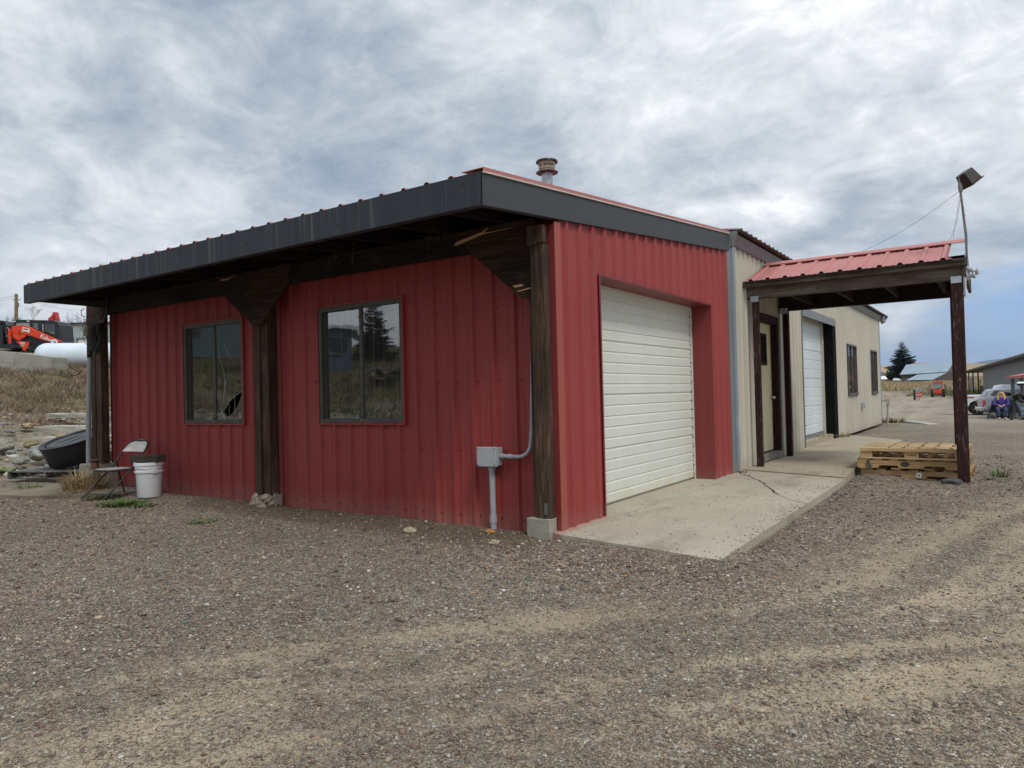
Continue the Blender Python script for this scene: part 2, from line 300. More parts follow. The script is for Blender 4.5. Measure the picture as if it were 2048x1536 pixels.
# ---------------------------------------------------------------- mesh helpers
COL = sc.collection
def wmat(o):
    mm = Matrix.Identity(4)
    while o is not None: mm = o.matrix_basis @ mm; o = o.parent
    return mm
class MB:
    def __init__(s): s.v = []; s.f = []; s.mi = []; s.m = 0
    def add(s, vs, fs):
        o = len(s.v); s.v += [tuple(p) for p in vs]
        for f in fs: s.f.append([i+o for i in f]); s.mi.append(s.m)
        return s
    def box(s, x0, x1, y0, y1, z0, z1, mt=None):
        vs = [Vector((x, y, z)) for x in (x0, x1) for y in (y0, y1) for z in (z0, z1)]
        if mt is not None: vs = [mt @ p for p in vs]
        return s.add(vs, [(0,1,3,2), (4,6,7,5), (0,4,5,1), (2,3,7,6), (0,2,6,4), (1,5,7,3)])
    def hexa(s, q): # 8 points: bottom 4, top 4 in ring order
        return s.add(q, [(3,2,1,0), (4,5,6,7), (0,1,5,4), (1,2,6,5), (2,3,7,6), (3,0,4,7)])
    def bar(s, p, q, w, h=None, up=(0,0,1)):
        p = Vector(p); q = Vector(q); h = h or w; d = (q-p).normalized(); u = Vector(up)
        if abs(d.dot(u)) > .98: u = Vector((0,1,0))
        r = d.cross(u).normalized()*(w/2); u = r.cross(d).normalized()*(h/2)
        return s.hexa([p-r-u, p+r-u, p+r+u, p-r+u, q-r-u, q+r-u, q+r+u, q-r+u])
    def tube(s, pts, r, n=10, caps=True):
        pts = [Vector(p) for p in pts]; rs = r if isinstance(r, (list, tuple)) else [r]*len(pts)
        vs = []; fs = []; prev = None
        for i, p in enumerate(pts):
            d = (pts[min(i+1, len(pts)-1)] - pts[max(i-1, 0)]).normalized()
            if prev is None:
                u = Vector((0,0,1)) if abs(d.z) < .9 else Vector((1,0,0)); u = (u - d*u.dot(d)).normalized()
            else: u = (prev - d*prev.dot(d)).normalized()
            prev = u; w = d.cross(u)
            for k in range(n):
                a = 2*math.pi*k/n; vs.append(p + (u*math.cos(a) + w*math.sin(a))*rs[i])
        for i in range(len(pts)-1):
            for k in range(n):
                fs.append((i*n+k, i*n+(k+1)%n, (i+1)*n+(k+1)%n, (i+1)*n+k))
        if caps: fs.append(tuple(range(n-1, -1, -1))); fs.append(tuple((len(pts)-1)*n+k for k in range(n)))
        return s.add(vs, fs)
    def lathe(s, prof, c=(0,0,0), n=32, mt=None): # prof list of (r,z)
        c = Vector(c); vs = []; fs = []
        for r, z in prof:
            for k in range(n):
                a = 2*math.pi*k/n; p = Vector((r*math.cos(a), r*math.sin(a), z))
                vs.append((mt @ p if mt is not None else p) + c)
        for i in range(len(prof)-1):
            for k in range(n): fs.append((i*n+k, i*n+(k+1)%n, (i+1)*n+(k+1)%n, (i+1)*n+k))
        return s.add(vs, fs)
    def prism(s, poly, f, d0, d1): # poly 2-D points, f(u,v,d)->xyz
        n = len(poly); vs = [f(u, v, d0) for u, v in poly] + [f(u, v, d1) for u, v in poly]
        tri = tessellate_polygon([[Vector((u, v, 0)) for u, v in poly]])
        fs = [tuple(t) for t in tri] + [tuple(n+i for i in reversed(t)) for t in tri] + [(i, (i+1) % n, n+(i+1) % n, n+i) for i in range(n)]
        return s.add(vs, fs)
    def build(s, name, mats, parent=None, smooth=False, bevel=0, local=False, cols=None, fix=False, split=False):
        if split:                                      # every loose piece becomes a part of its own
            par = list(range(len(s.v)))
            def find(i):
                while par[i] != i: par[i] = par[par[i]]; i = par[i]
                return i
            for f in s.f:
                for k in f[1:]: par[find(k)] = find(f[0])
            groups = {}
            for f, m_ in zip(s.f, s.mi): groups.setdefault(find(f[0]), []).append((f, m_))
            for g in groups.values():
                q = MB(); ids = sorted({i for f, _ in g for i in f}); mp = {i: n for n, i in enumerate(ids)}
                q.v = [s.v[i] for i in ids]; q.f = [[mp[i] for i in f] for f, _ in g]; q.mi = [m_ for _, m_ in g]
                o = q.build(name, mats, parent, smooth, bevel, local, None, fix)
            return o
        me = bpy.data.meshes.new(name); vs = s.v
        if parent is not None and not local:
            inv = wmat(parent).inverted(); vs = [inv @ Vector(p) for p in vs]
        me.from_pydata([tuple(p) for p in vs], [], s.f)
        for mt in (mats if isinstance(mats, (list, tuple)) else [mats]): me.materials.append(mt)
        if any(s.mi): me.polygons.foreach_set('material_index', s.mi)
        if smooth:
            me.polygons.foreach_set('use_smooth', [True]*len(me.polygons))
            try: me.set_sharp_from_angle(angle=math.radians(40))
            except Exception: pass
        if cols is not None:
            at_ = me.color_attributes.new('Col', 'FLOAT_COLOR', 'POINT'); at_.data.foreach_set('color', np.asarray(cols, dtype=np.float32).ravel())
        me.update()
        if fix:
            import bmesh; bm = bmesh.new(); bm.from_mesh(me); bmesh.ops.recalc_face_normals(bm, faces=bm.faces); bm.to_mesh(me); bm.free()
        o = bpy.data.objects.new(name, me); COL.objects.link(o); o.parent = parent
        if bevel:
            b = o.modifiers.new('bevel', 'BEVEL'); b.width = bevel; b.segments = 2; b.limit_method = 'ANGLE'; b.angle_limit = math.radians(35)
        return o
def tag(o, label=None, cat=None, group=None, kind=None):
    if label: o['label'] = label
    if cat: o['category'] = cat
    if group: o['group'] = group
    if kind: o['kind'] = kind
    return o
def thing(name, label, cat, loc=(0,0,0), rz=0.0, group=None):
    o = bpy.data.objects.new(name, None); COL.objects.link(o); o.empty_display_size = .1
    o.matrix_basis = Matrix.Translation(Vector(loc)) @ Matrix.Rotation(rz, 4, 'Z')
    return tag(o, label, cat, group)
def copy_tree(o, parent=None):
    c = o.copy(); COL.objects.link(c); c.parent = parent
    for ch in [k for k in o.children]: copy_tree(ch, c)
    return c
# numpy value noise
def _h(ix, iy, s):
    n = (ix.astype(np.int64)*374761393 + iy.astype(np.int64)*668265263 + s*974634777) & 0xffffffff
    n = ((n ^ (n >> 13))*1274126177) & 0xffffffff
    return ((n ^ (n >> 16)) & 0xffff)/65535.0
def vn(x, y, s=0):
    x = np.asarray(x, float); y = np.asarray(y, float); ix = np.floor(x); iy = np.floor(y); fx = x-ix; fy = y-iy
    fx = fx*fx*(3-2*fx); fy = fy*fy*(3-2*fy)
    a = _h(ix, iy, s); b = _h(ix+1, iy, s); c = _h(ix, iy+1, s); d = _h(ix+1, iy+1, s)
    return (a*(1-fx)+b*fx)*(1-fy) + (c*(1-fx)+d*fx)*fy
def fbm(x, y, o=4, s=0):
    t = 0; a = .5; k = 1
    for i in range(o): t = t + a*vn(np.asarray(x)*k, np.asarray(y)*k, s+i); a *= .5; k *= 2.03
    return t/(1-.5**o)
def sstep(a, b, x): t = np.clip((x-a)/(b-a), 0, 1); return t*t*(3-2*t)

# ---------------------------------------------------------------- the ground
def terrain(x, y):
    x = np.asarray(x, float); y = np.asarray(y, float)
    hy = np.interp(y, [-1e5, 12, 20, 33, 48, 58, 115, 150, 200, 240, 420, 1000], [0, 0, .02, -.46, -1.0, -1.02, -.62, .45, 1.15, 1.9, 5, 11])
    hy = hy - np.where((y > -2) & (y < 33), .0, 0)
    s = -x - .22*np.maximum(y-2, 0)*0
    s = s + 1.2*(fbm(x*.12+7, y*.12, 3, 5)-.5)*sstep(10, 16, s)
    w = np.interp(s, [10.2, 11.5, 17, 22, 28.5, 31.5, 38, 75, 137, 260, 700], [0, .12, .95, 1.75, 2.70, 2.85, 4.0, 7.0, 11.5, 23, 40])
    t = -y
    u = np.interp(t, [8.5, 12, 25, 32, 80, 300], [0, .3, 3.0, 3.4, 5, 9])
    near = np.hypot(w, u)*sstep(3.5, -8, x) + 0*x
    wz = np.where(y < 0, np.where(x < -8, np.hypot(w, u), near), w)
    wz = np.where(y < 0, np.hypot(w, u*sstep(12, -4, x)), w)
    z = np.maximum(hy, 0)*0 + np.where(wz > 0.02, np.maximum(hy, wz), hy)
    r = sstep(.02, 1.0, wz)
    z = z + r*((fbm(x*.5, y*.5, 4, 3)-.5)*.5 + (fbm(x*3, y*3, 3, 9)-.5)*.10)
    # yard: soft ruts, gentle swells and a little gravel banked against the wall
    yard = (1-r)*np.exp(-np.maximum(np.hypot(x, y)-18, 0)/20)
    z = z + yard*((fbm(x*.45+3, y*.45, 3, 21)-.5)*.05 - .012)
    berm = np.exp(-((y-.05)/.28)**2)*sstep(-7.6, -6.6, x)*sstep(.05, -.25, x)
    z = z + berm*(.025+.05*fbm(x*1.3, y*1.3, 3, 4))
    z = z + .058*np.exp(-((y+.30+.12*x)/.45)**2)*sstep(-.2, .3, x)*sstep(2.4, 1.4, x) + .055*np.exp(-((x-1.42)/.4)**2)*sstep(-.6, .2, y)*sstep(6.5, 4.5, y)
    # ground under and beside the slab and buildings kept just below their tops
    inb = sstep(.35, 0.0, np.maximum(np.maximum(-7.6-x, x-1.3), np.maximum(.28-y, y-25)))
    z = np.where(inb > 0, z*(1-inb) + np.minimum(z, -.02)*inb, z)
    z = z - .05*sstep(1.5, 2.2, x)*sstep(3.5, 6.0, y)*sstep(14, 9, y)
    return z
def tz(x, y): return float(terrain(np.array([x]), np.array([y]))[0])
tdir = np.array([.93, .37]); tdir /= np.linalg.norm(tdir)
def zones(x, y):
    xb = np.interp(y, [-9, -5.5, -3.66, -2.96, -2.16, -1.65, -1.26, -.94, -.12, 1.57, 4.32, 12, 30], [-4.5, -1.6, -.47, -.18, .33, .69, 1.12, 1.52, 1.85, 2.24, 3.1, 5.2, 6])
    d = x-xb + .25*(fbm(x*.9, y*.9, 4, 14)-.5)                 # metres inside the wheel-worn dirt
    wear = sstep(-.35, .45, d)
    al = x*.35+y*.9                                             # distance along the wheel paths
    streak = fbm(d*4.2+2, al*.30, 4, 8)-.5; thin = fbm(d*11+5, al*.22, 3, 18)-.5
    sand = wear*(.20+1.25*streak+.75*thin) + .80*(fbm(x*1.3, y*1.0, 6, 31)-.5)*(.45+.55*wear) + .20
    sand = sand + .13*np.exp(-((d-.18)/.18)**2)*wear - .16*np.exp(-((d-.55)/.12)**2) + .13*np.exp(-((d+.05+.25*np.sin(y*.8)-1.25)/.13)**2)
    sand = sand + .30*np.exp(-((x-2.42)/.22)**2-((y+.75)/.8)**2)*(.4+.6*np.sin(y*24)) 
    sand = sand - .10*sstep(.6, -.4, d)
    sand = np.clip(sand*1.2, 0, .88); zones.wear = wear
    dirt = np.exp(-((y+.15+.25*(fbm(x*.8, y*.8, 3, 6)-.5))/.42)**2)*sstep(-5.6, -4.2, x)*sstep(.3, -.1, x)*1.1
    purple = np.clip(-.05+1.3*(fbm(x*.4+9, y*.4, 4, 55)-.45) + .55*sstep(-2.5, -5.5, x) - .5*wear + .8*np.exp(-((x-.2-(y+.8)*.0)/1.6)**2 - ((y+.75)/.55)**2) + .45*sstep(1.3, 1.6, x)*sstep(3.2, 2.0, x)*sstep(-.5, .5, y), 0, 1)
    far = sstep(14, 28, np.hypot(x, y))
    dist = np.maximum(-x-10.5, 0)
    return sand, np.clip(dirt, 0, 1), purple, far
def axis(dense0, dense1, step, lo, hi, g=1.13):
    a = list(np.arange(dense0, dense1+1e-6, step)); s = step; p = a[-1]
    while p < hi: s *= g; p += s; a.append(p)
    s = step; p = a[0]; pre = []
    while p > lo: s *= g; p -= s; pre.append(p)
    return np.array(pre[::-1] + a)
gx = axis(-11, 7, .09, -9000, 9000, 1.10); gy = axis(-5, 9, .09, -3000, 12000, 1.10)
X, Y = np.meshgrid(gx, gy, indexing='ij'); Z = terrain(X, Y)
fine = (fbm(X*5, Y*5, 3, 77)-.5)*.018 * np.exp(-np.maximum(np.hypot(X, Y)-9, 0)/4)
Z = Z + fine
def gridmesh(name, X, Y, Z, mat, attrs=()):
    nx, ny = X.shape; me = bpy.data.meshes.new(name)
    me.vertices.add(nx*ny); me.vertices.foreach_set('co', np.stack([X, Y, Z], -1).astype(np.float32).ravel())
    i = (np.arange(nx-1)[:, None]*ny + np.arange(ny-1)[None, :]).ravel()
    q = np.stack([i, i+ny, i+ny+1, i+1], -1).ravel()
    me.loops.add(len(q)); me.loops.foreach_set('vertex_index', q.astype(np.int32))
    me.polygons.add(len(i)); me.polygons.foreach_set('loop_start', (np.arange(len(i))*4).astype(np.int32)); me.polygons.foreach_set('loop_total', np.full(len(i), 4, np.int32))
    me.polygons.foreach_set('use_smooth', np.ones(len(i), bool))
    me.materials.append(mat)
    for n, A in attrs:
        at_ = me.attributes.new(n, 'FLOAT', 'POINT'); at_.data.foreach_set('value', A.astype(np.float32).ravel())
    me.update(); me.validate(); o = bpy.data.objects.new(name, me); COL.objects.link(o); return o
def groundmat():
    mt, t, p = newmat('gravel_yard'); oc = obj_co(t)
    A = {k: N(t, 'ShaderNodeAttribute', attribute_name=k).outputs['Fac'] for k in ('sand', 'dirt', 'purple', 'far', 'bank', 'grassy')}
    nz = noise_n(t, oc, 26, 5, .7); nm = noise_n(t, oc, 6.5, 6, .72); nf = noise_n(t, oc, 95, 3, .65)
    sandm = mathn(t, 'ADD', A['sand'], mathn(t, 'MULTIPLY', mathn(t, 'SUBTRACT', nz, .5), 1.3))
    sandm = mathn(t, 'ADD', sandm, mathn(t, 'ADD', mathn(t, 'MULTIPLY', mathn(t, 'SUBTRACT', nm, .5), 1.1), mathn(t, 'MULTIPLY', mathn(t, 'SUBTRACT', nf, .5), .8)))
    sandm = ramp(t, sandm, [(.32, 0.0), (.72, 1.0)])
    def peb(scale):
        v = N(t, 'ShaderNodeTexVoronoi', ins={'Scale': scale, 'Randomness': 1.0}); L(t, oc, v.inputs['Vector'])
        e = N(t, 'ShaderNodeTexVoronoi', feature='DISTANCE_TO_EDGE', ins={'Scale': scale}); L(t, oc, e.inputs['Vector'])
        s = N(t, 'ShaderNodeSeparateColor'); L(t, v.outputs[1], s.inputs[0])
        return v, e, s
    v, e, s = peb(58.0)
    pcol = ramp(t, s.outputs[0], [(.0, (.055, .048, .040)), (.16, (.13, .09, .07)), (.28, (.14, .13, .115)), (.44, (.23, .185, .135)), (.58, (.20, .19, .165)), (.72, (.30, .245, .175)), (.84, (.17, .125, .095)), (.92, (.36, .335, .29)), (.97, (.56, .53, .47))])
    pcol = mixc(t, mathn(t, 'MULTIPLY', A['purple'], .55), pcol, mixc(t, 1.0, pcol, (1, .82, .80), 'MULTIPLY'))
    v2, e2, s2 = peb(130.0)
    grit = ramp(t, s2.outputs[1], [(.0, (.06, .048, .036)), (.35, (.17, .135, .095)), (.7, (.29, .235, .165)), (1.0, (.45, .385, .29))])
    base = mixc(t, ramp(t, nz, [(.42, 0.0), (.56, 1.0)]), pcol, grit)
    base = mixc(t, mathn(t, 'MULTIPLY', ramp(t, e.outputs[0], [(.0, 1.0), (.08, 0.0)]), .5), base, (.05, .042, .036))
    sandc = ramp(t, noise_n(t, oc, 4, 6, .6), [(.3, (.30, .235, .155)), (.7, (.41, .325, .225))])
    sandc = mixc(t, ramp(t, noise_n(t, oc, 170, 3, .7), [(.44, 0.0), (.58, .85)]), sandc, grit)
    base = mixc(t, mathn(t, 'MULTIPLY', sandm, .93), base, sandc)
    dm = ramp(t, mathn(t, 'ADD', A['dirt'], mathn(t, 'MULTIPLY', mathn(t, 'SUBTRACT', noise_n(t, oc, 9, 5, .7), .5), .9)), [(.45, 0.0), (.8, .8)])
    base = mixc(t, dm, base, mixc(t, noise_n(t, oc, 40, 4, .7), (.055, .038, .024), (.17, .125, .08)))
    tone = ramp(t, noise_n(t, oc, .55, 5, .6), [(.3, .92), (.7, 1.40)])
    base = mixc(t, 1.0, base, tone, 'MULTIPLY')
    # the far lot: packed tan gravel streaked by wheels
    farc = ramp(t, noise_n(t, mapv(t, oc, (.9, .16, 1)), .8, 8, .7), [(.35, (.25, .205, .16)), (.5, (.34, .285, .225)), (.68, (.44, .38, .30))])
    base = mixc(t, mathn(t, 'MULTIPLY', A['far'], .8), base, farc)
    bk = ramp(t, noise_n(t, oc, 5.5, 8, .72), [(.30, (.10, .085, .062)), (.45, (.21, .18, .13)), (.58, (.30, .265, .20)), (.72, (.42, .39, .32))])
    gr = ramp(t, noise_n(t, oc, 2.2, 7, .7), [(.30, (.085, .065, .035)), (.5, (.18, .13, .07)), (.62, (.115, .105, .045)), (.75, (.26, .20, .115))])
    bk = mixc(t, ramp(t, mathn(t, 'ADD', A['grassy'], mathn(t, 'MULTIPLY', mathn(t, 'SUBTRACT', noise_n(t, oc, 1.2, 5, .6), .5), 1.2)), [(.3, 0.0), (.7, 1.0)]), bk, gr)
    base = mixc(t, A['bank'], base, bk)
    L(t, base, p.inputs['Base Color']); p.inputs['Roughness'].default_value = .93; p.inputs['Specular IOR Level'].default_value = .2
    h = mathn(t, 'ADD', mathn(t, 'MULTIPLY', ramp(t, e.outputs[0], [(.0, 0.0), (.22, 1.0)]), mathn(t, 'SUBTRACT', 1.0, sandm)), mathn(t, 'MULTIPLY', ramp(t, e2.outputs[0], [(.0, 0.0), (.25, 1.0)]), .4))
    h = mathn(t, 'ADD', h, nz)
    setbump(t, p, h, .65, .008)
    return mt
M['ground'] = groundmat()
sa, di, pu, fa = zones(X, Y)
bank = np.maximum(sstep(-10.3, -11.6, X), sstep(-9.2, -11, Y)*sstep(10, 2, X)); bank = np.maximum(bank, sstep(118, 135, Y))
grassy = np.clip(sstep(-15.5, -18.5, X) + sstep(-12, -16, Y), 0, 1); grassy = np.maximum(grassy, sstep(118, 135, Y))
gobj = gridmesh('ground', X, Y, Z, M['ground'], (('sand', sa), ('dirt', di), ('purple', pu), ('far', fa), ('bank', bank), ('grassy', grassy)))
tag(gobj, kind='structure')
# zone-following pebbles lying on the yard
def ico():
    t = (1+5**.5)/2
    v = np.array([(-1,t,0),(1,t,0),(-1,-t,0),(1,-t,0),(0,-1,t),(0,1,t),(0,-1,-t),(0,1,-t),(t,0,-1),(t,0,1),(-t,0,-1),(-t,0,1)], float); v /= np.linalg.norm(v[0])
    f = np.array([(0,11,5),(0,5,1),(0,1,7),(0,7,10),(0,10,11),(1,5,9),(5,11,4),(11,10,2),(10,7,6),(7,1,8),(3,9,4),(3,4,2),(3,2,6),(3,6,8),(3,8,9),(4,9,5),(2,4,11),(6,2,10),(8,6,7),(9,8,1)])
    return v, f
def stones(name, pos, size, flat, cols, mat, jit=.28, label=None, seed=0):
    r = np.random.default_rng(seed); v, f = ico(); n = len(pos)
    sc3 = np.stack([size*r.uniform(.75, 1.35, n), size*r.uniform(.6, 1.0, n), size*flat], -1)
    a = r.uniform(0, 2*np.pi, n); ca, sa_ = np.cos(a), np.sin(a)
    P = v[None]*(1+r.uniform(-jit, jit, (n, 12, 1)))*sc3[:, None]
    tl = r.uniform(-.3, .3, n)[:, None]
    Px = P[..., 0]*ca[:, None]-P[..., 1]*sa_[:, None]; Py = P[..., 0]*sa_[:, None]+P[..., 1]*ca[:, None]; Pz = P[..., 2] + Px*tl
    V = np.stack([Px, Py, Pz], -1)+pos[:, None]
    Fc = (f[None]+np.arange(n)[:, None, None]*12).reshape(-1)
    me = bpy.data.meshes.new(name); me.vertices.add(n*12); me.vertices.foreach_set('co', V.astype(np.float32).ravel())
    me.loops.add(len(Fc)); me.loops.foreach_set('vertex_index', Fc.astype(np.int32)); k = len(Fc)//3
    me.polygons.add(k); me.polygons.foreach_set('loop_start', (np.arange(k)*3).astype(np.int32)); me.polygons.foreach_set('loop_total', np.full(k, 3, np.int32))
    me.materials.append(mat); c4 = np.ones((n, 12, 4), np.float32); c4[..., :3] = cols[:, None]
    at_ = me.color_attributes.new('Col', 'FLOAT_COLOR', 'POINT'); at_.data.foreach_set('color', c4.ravel())
    me.update(); me.validate(); o = bpy.data.objects.new(name, me); COL.objects.link(o)
    return o
PAL = np.array([(.115,.10,.090),(.145,.085,.074),(.20,.135,.11),(.18,.17,.155),(.27,.25,.22),(.34,.27,.195),(.25,.195,.145),(.42,.35,.255),(.15,.165,.145),(.46,.42,.35),(.38,.22,.11),(.065,.06,.058),(.24,.155,.125),(.62,.60,.55)])
PW = np.array([.13,.13,.11,.13,.11,.10,.09,.07,.06,.04,.01,.06,.07,.012]); PW /= PW.sum()
def inslab(x, y):
    return (x > -.1) & (x < 1.45-.02*y) & (y > -.1-.18*x) & (y < 12.6)
def scatter_yard():
    n = 420000; D = 1.9 + (12-1.9)*rng.random(n)**1.5; px = rng.uniform(-60, 2110, n)
    r3, d3, f3 = (np.array(q) for q in (right, down, fwd))
    dr = f3[None] + r3[None]*((px-CX)/F)[:, None]; x = CAM[0] + dr[:, 0]*D; y = CAM[1] + dr[:, 1]*D
    sa, di, pu, fa = zones(x, y); wr = zones.wear; keep = rng.random(n) < np.clip(.85-.72*sa, .06, 1)*np.clip(1.25-.07*D, .2, 1)
    heap = np.exp(-((x-.45)/1.3)**2-((y+.72)/.36)**2)
    spill = inslab(x, y) & (rng.random(n) < .012+.16*np.exp(-np.abs(x-(1.40-.02*y))/.07)+.10*np.exp(-np.abs(y+.16+.2*x)/.06)+.03*(x < .0))
    keep = (keep & ~inslab(x, y)) | spill; keep &= ~((x < .03) & (y < .80) & (y > -.02)) & ~((x < .03) & (y > 3.7)); onslab = spill
    keep &= ~((x < 0) & (y > .17) & (x > -7.6)) & ((y < 13))
    x = x[keep]; y = y[keep]; pu = pu[keep]; wr = wr[keep]; sa = sa[keep]; onslab = onslab[keep]; D = D[keep]; heap = heap[keep]; n = len(x)
    sz = .0030+.0052*rng.random(n)**3 + (rng.random(n) < .02)*rng.uniform(.003, .013, n) + heap*.005*rng.random(n)
    sz *= np.clip(.75+D*.07, .8, 1.35)*(1-.18*wr)
    cols = PAL[rng.choice(len(PAL), n, p=PW)]*rng.uniform(.65, 1.45, (n, 1)); dust = np.clip((.30+.70*wr)*rng.uniform(.10, .80, n), 0, 1)[:, None]; cols = cols*(1-dust)+dust*np.array([.25, .205, .145])*rng.uniform(.6, 1.25, (n, 1)); cols[:, 1:] *= (1-.15*pu*rng.random(n))[:, None]
    z = terrain(x, y)+(fbm(x*5, y*5, 3, 77)-.5)*.018*np.exp(-np.maximum(np.hypot(x, y)-9, 0)/4)
    z = np.where(onslab, np.where(y > 4.6, .073, .0605), z); sz = np.where(onslab, np.minimum(sz, .007), sz)
    pos = np.stack([x, y, z+sz*.28], -1)
    o = stones('gravel', pos, sz, rng.uniform(.35, .75, n), cols, M['stone'], seed=5); tag(o, kind='stuff')
    o['label'] = 'mixed grey, maroon and tan gravel strewn over the yard'
    return n
NP_ = scatter_yard(); print('pebbles', NP_)

# ---------------------------------------------------------------- ribbed sheet walls
def ribbed(mb, place, u0, u1, zb, zt, openings=(), pitch=.2286, h=.019, phase=0.0, minor=True, rw=.03):
    pts = []; k = math.floor((u0-phase)/pitch)-1
    while phase+k*pitch < u1+pitch:
        c = phase+k*pitch
        pts += [(c-rw, 0), (c-rw*.45, h), (c+rw*.45, h), (c+rw, 0)]
        if minor:
            for q in (1/3, 2/3):
                e = c+pitch*q; pts += [(e-.012, 0), (e-.006, h*.17), (e+.006, h*.17), (e+.012, 0)]
        k += 1
    us = [p[0] for p in pts]; ws = [p[1] for p in pts]
    cuts = sorted({u0, u1} | {e for o in openings for e in (o[0], o[1]) if u0 < e < u1})
    allu = sorted(set([u for u in us if u0 < u < u1]) | set(cuts))
    wv = lambda u: float(np.interp(u, us, ws))
    for a, b in zip(allu[:-1], allu[1:]):
        if b-a < 1e-5: continue
        mid = (a+b)/2; segs = [(None, None)]; ops = sorted([o for o in openings if o[0] < mid < o[1]], key=lambda o: o[2])
        lo = (zb(a), zb(b)); wa, wb = wv(a), wv(b)
        for o in ops:
            if o[2] > lo[0]: mb.add([place(a, wa, lo[0]), place(b, wb, lo[1]), place(b, wb, o[2]), place(a, wa, o[2])], [(0,1,2,3)])
            lo = (o[3], o[3])
        hi = (zt(a), zt(b))
        mb.add([place(a, wa, lo[0]), place(b, wb, lo[1]), place(b, wb, hi[1]), place(a, wa, hi[0])], [(0,1,2,3)])
def screws(mb, place, u0, u1, z, pitch=.2286, phase=0.0, off=.048, skip=lambda u, z: False, every=1, r=.0085):
    k = math.ceil((u0-phase)/pitch)
    while phase+k*pitch+off < u1:
        u = phase+k*pitch+off+random.uniform(-.004, .004); zz = z+random.uniform(-.006, .006)
        if not skip(u, zz):
            c = [place(u+r*math.cos(a*math.pi/3), .001, zz+r*math.sin(a*math.pi/3)) for a in range(6)]
            d = [place(u+r*.8*math.cos(a*math.pi/3), .007, zz+r*.8*math.sin(a*math.pi/3)) for a in range(6)]
            mb.add(c+d, [(6,7,8,9,10,11)]+[(i, (i+1) % 6, 6+(i+1) % 6, 6+i) for i in range(6)])
        k += every
# ================================================================ red workshop
RS = .0962                                             # roof rise per metre towards the tan building
roofz = lambda y: 2.698+RS*(y+.93)
XL, YB = -7.45, .20
red = thing('red_workshop', 'low red sheet metal workshop with charcoal edged lean-to roof and white roll door', 'building', (0, 0, 0))
WB = lambda u, w, z: (u, YB-w, z)
WA = lambda u, w, z: (w, u, z)
wins = [(-5.545, -4.325, .900, 2.130), (-3.000, -1.795, .910, 2.120)]
mb = MB(); ribbed(mb, WB, XL, .0, lambda u: -.25, lambda u: 2.62, wins, phase=-3.02, h=.028)
mb.m = 1
inwin = lambda u, z: any(w[0]-.03 < u < w[1]+.03 and w[2]-.03 < z < w[3]+.03 for w in wins)
for z in (.08, .66, 1.285, 1.93): screws(mb, WB, XL, -.35, z, phase=-3.02, skip=inwin)
for w in wins: screws(mb, WB, w[0], w[1], w[2]-.035, phase=-3.02, every=3)
M['screw'] = simple('dark_red_screw_heads', (.05, .015, .014), .5, .3)
mb.m = 2; mb.add([WB(-3.10, .004, 1.335), WB(-3.075, .004, 1.335), WB(-3.075, .004, 1.365), WB(-3.10, .004, 1.365)], [(0,1,2,3)])
mb.build('front_wall', [M['red'], M['screw'], M['black']], red)
# wall with the roll door, a sheet return at the free corner and the door recess
gd = (.80, 3.73, -.2, 2.20)
topA = lambda y: 2.47+RS*(y+.93)+.06
mb = MB(); ribbed(mb, WA, .115, 4.385, lambda u: .045 if u > .8 else .0, topA, [gd], phase=.23, h=.026)
mb.m = 1
skipd = lambda u, z: gd[0]-.02 < u < gd[1]+.02 and z < gd[3]+.02
for z in (.10, 1.28, 1.95): screws(mb, WA, .15, 4.36, z, phase=.23, skip=skipd)
screws(mb, WA, .8, 3.7, 2.245, phase=.23)
mb.m = 0
mb.build('side_wall', [M['red'], M['screw']], red)
mb = MB(); mb.box(-.10, .0200, .018, .0205, -.02, 2.52); mb.box(-.10, -.097, .0205, .198, -.02, 2.5); mb.build('corner_return', M['redreveal'], red)  # return coloured darker red to stand in for shade below the overhang
mb = MB(); mb.box(.0205, .0235, .018, .112, -.02, 2.54)
mb.build('corner_trim', M['redlt'], red)
mb = MB(); mb.box(.004, .020, 4.352, 4.388, .02, 3.0); mb.box(.0205, .024, 4.330, 4.388, .02, 3.0); mb.build('edge_trim', M['red'], red)
# door recess
mb = MB(); mb.box(-.26, .020, 3.730, 3.736, .03, 2.206); mb.box(-.26, .020, .794, .800, .03, 2.206)
mb.hexa([(-.26, .80, 2.196), (.021, .80, 2.196), (.021, 3.73, 2.196), (-.26, 3.73, 2.196), (-.26, .80, 2.202), (.021, .80, 2.202), (.021, 3.73, 2.202), (-.26, 3.73, 2.202)])
mb.box(.0205, .0235, .775, 3.755, 2.198, 2.222); mb.box(.0205, .0235, 3.731, 3.757, .04, 2.1975); mb.box(.0205, .0235, .775, .799, .04, 2.1975)
mb.build('door_recess', M['redreveal'], red)
def rolldoor(parent, xd, y0, y1, z0, z1, mat, pitch, nsec, seal=None, mirror=1):
    """sectional door: horizontal raised ribs, a joint between sections"""
    prof = []; z = z0; sec = (z1-z0)/nsec; per = round(sec/pitch)
    for s in range(nsec):
        for k in range(per):
            a = z0+s*sec+k*sec/per; b = z0+s*sec+(k+1)*sec/per; q = .006 if k == 0 else 0
            prof += [(a+.001, -.007-q*1.5), (a+.007+q, -.006), (a+.013+q, .0), (b-.012, .0), (b-.001, -.006)]
    mb = MB(); vs = []; dy = (y1-y0)
    vs = [(xd+w, y0, z) for z, w in prof]+[(xd+w, y1, z) for z, w in prof]; n = len(prof)
    mb.add(vs, [(i, n+i, n+i+1, i+1) for i in range(n-1)])
    mb.box(xd-.05, xd-.018, y0, y1, z0, z1)
    d = mb.build('roll_door', mat, parent)
    return d
d = rolldoor(red, -.245, .815, 3.722, .066, 2.19, M['garage'], .105, 4)
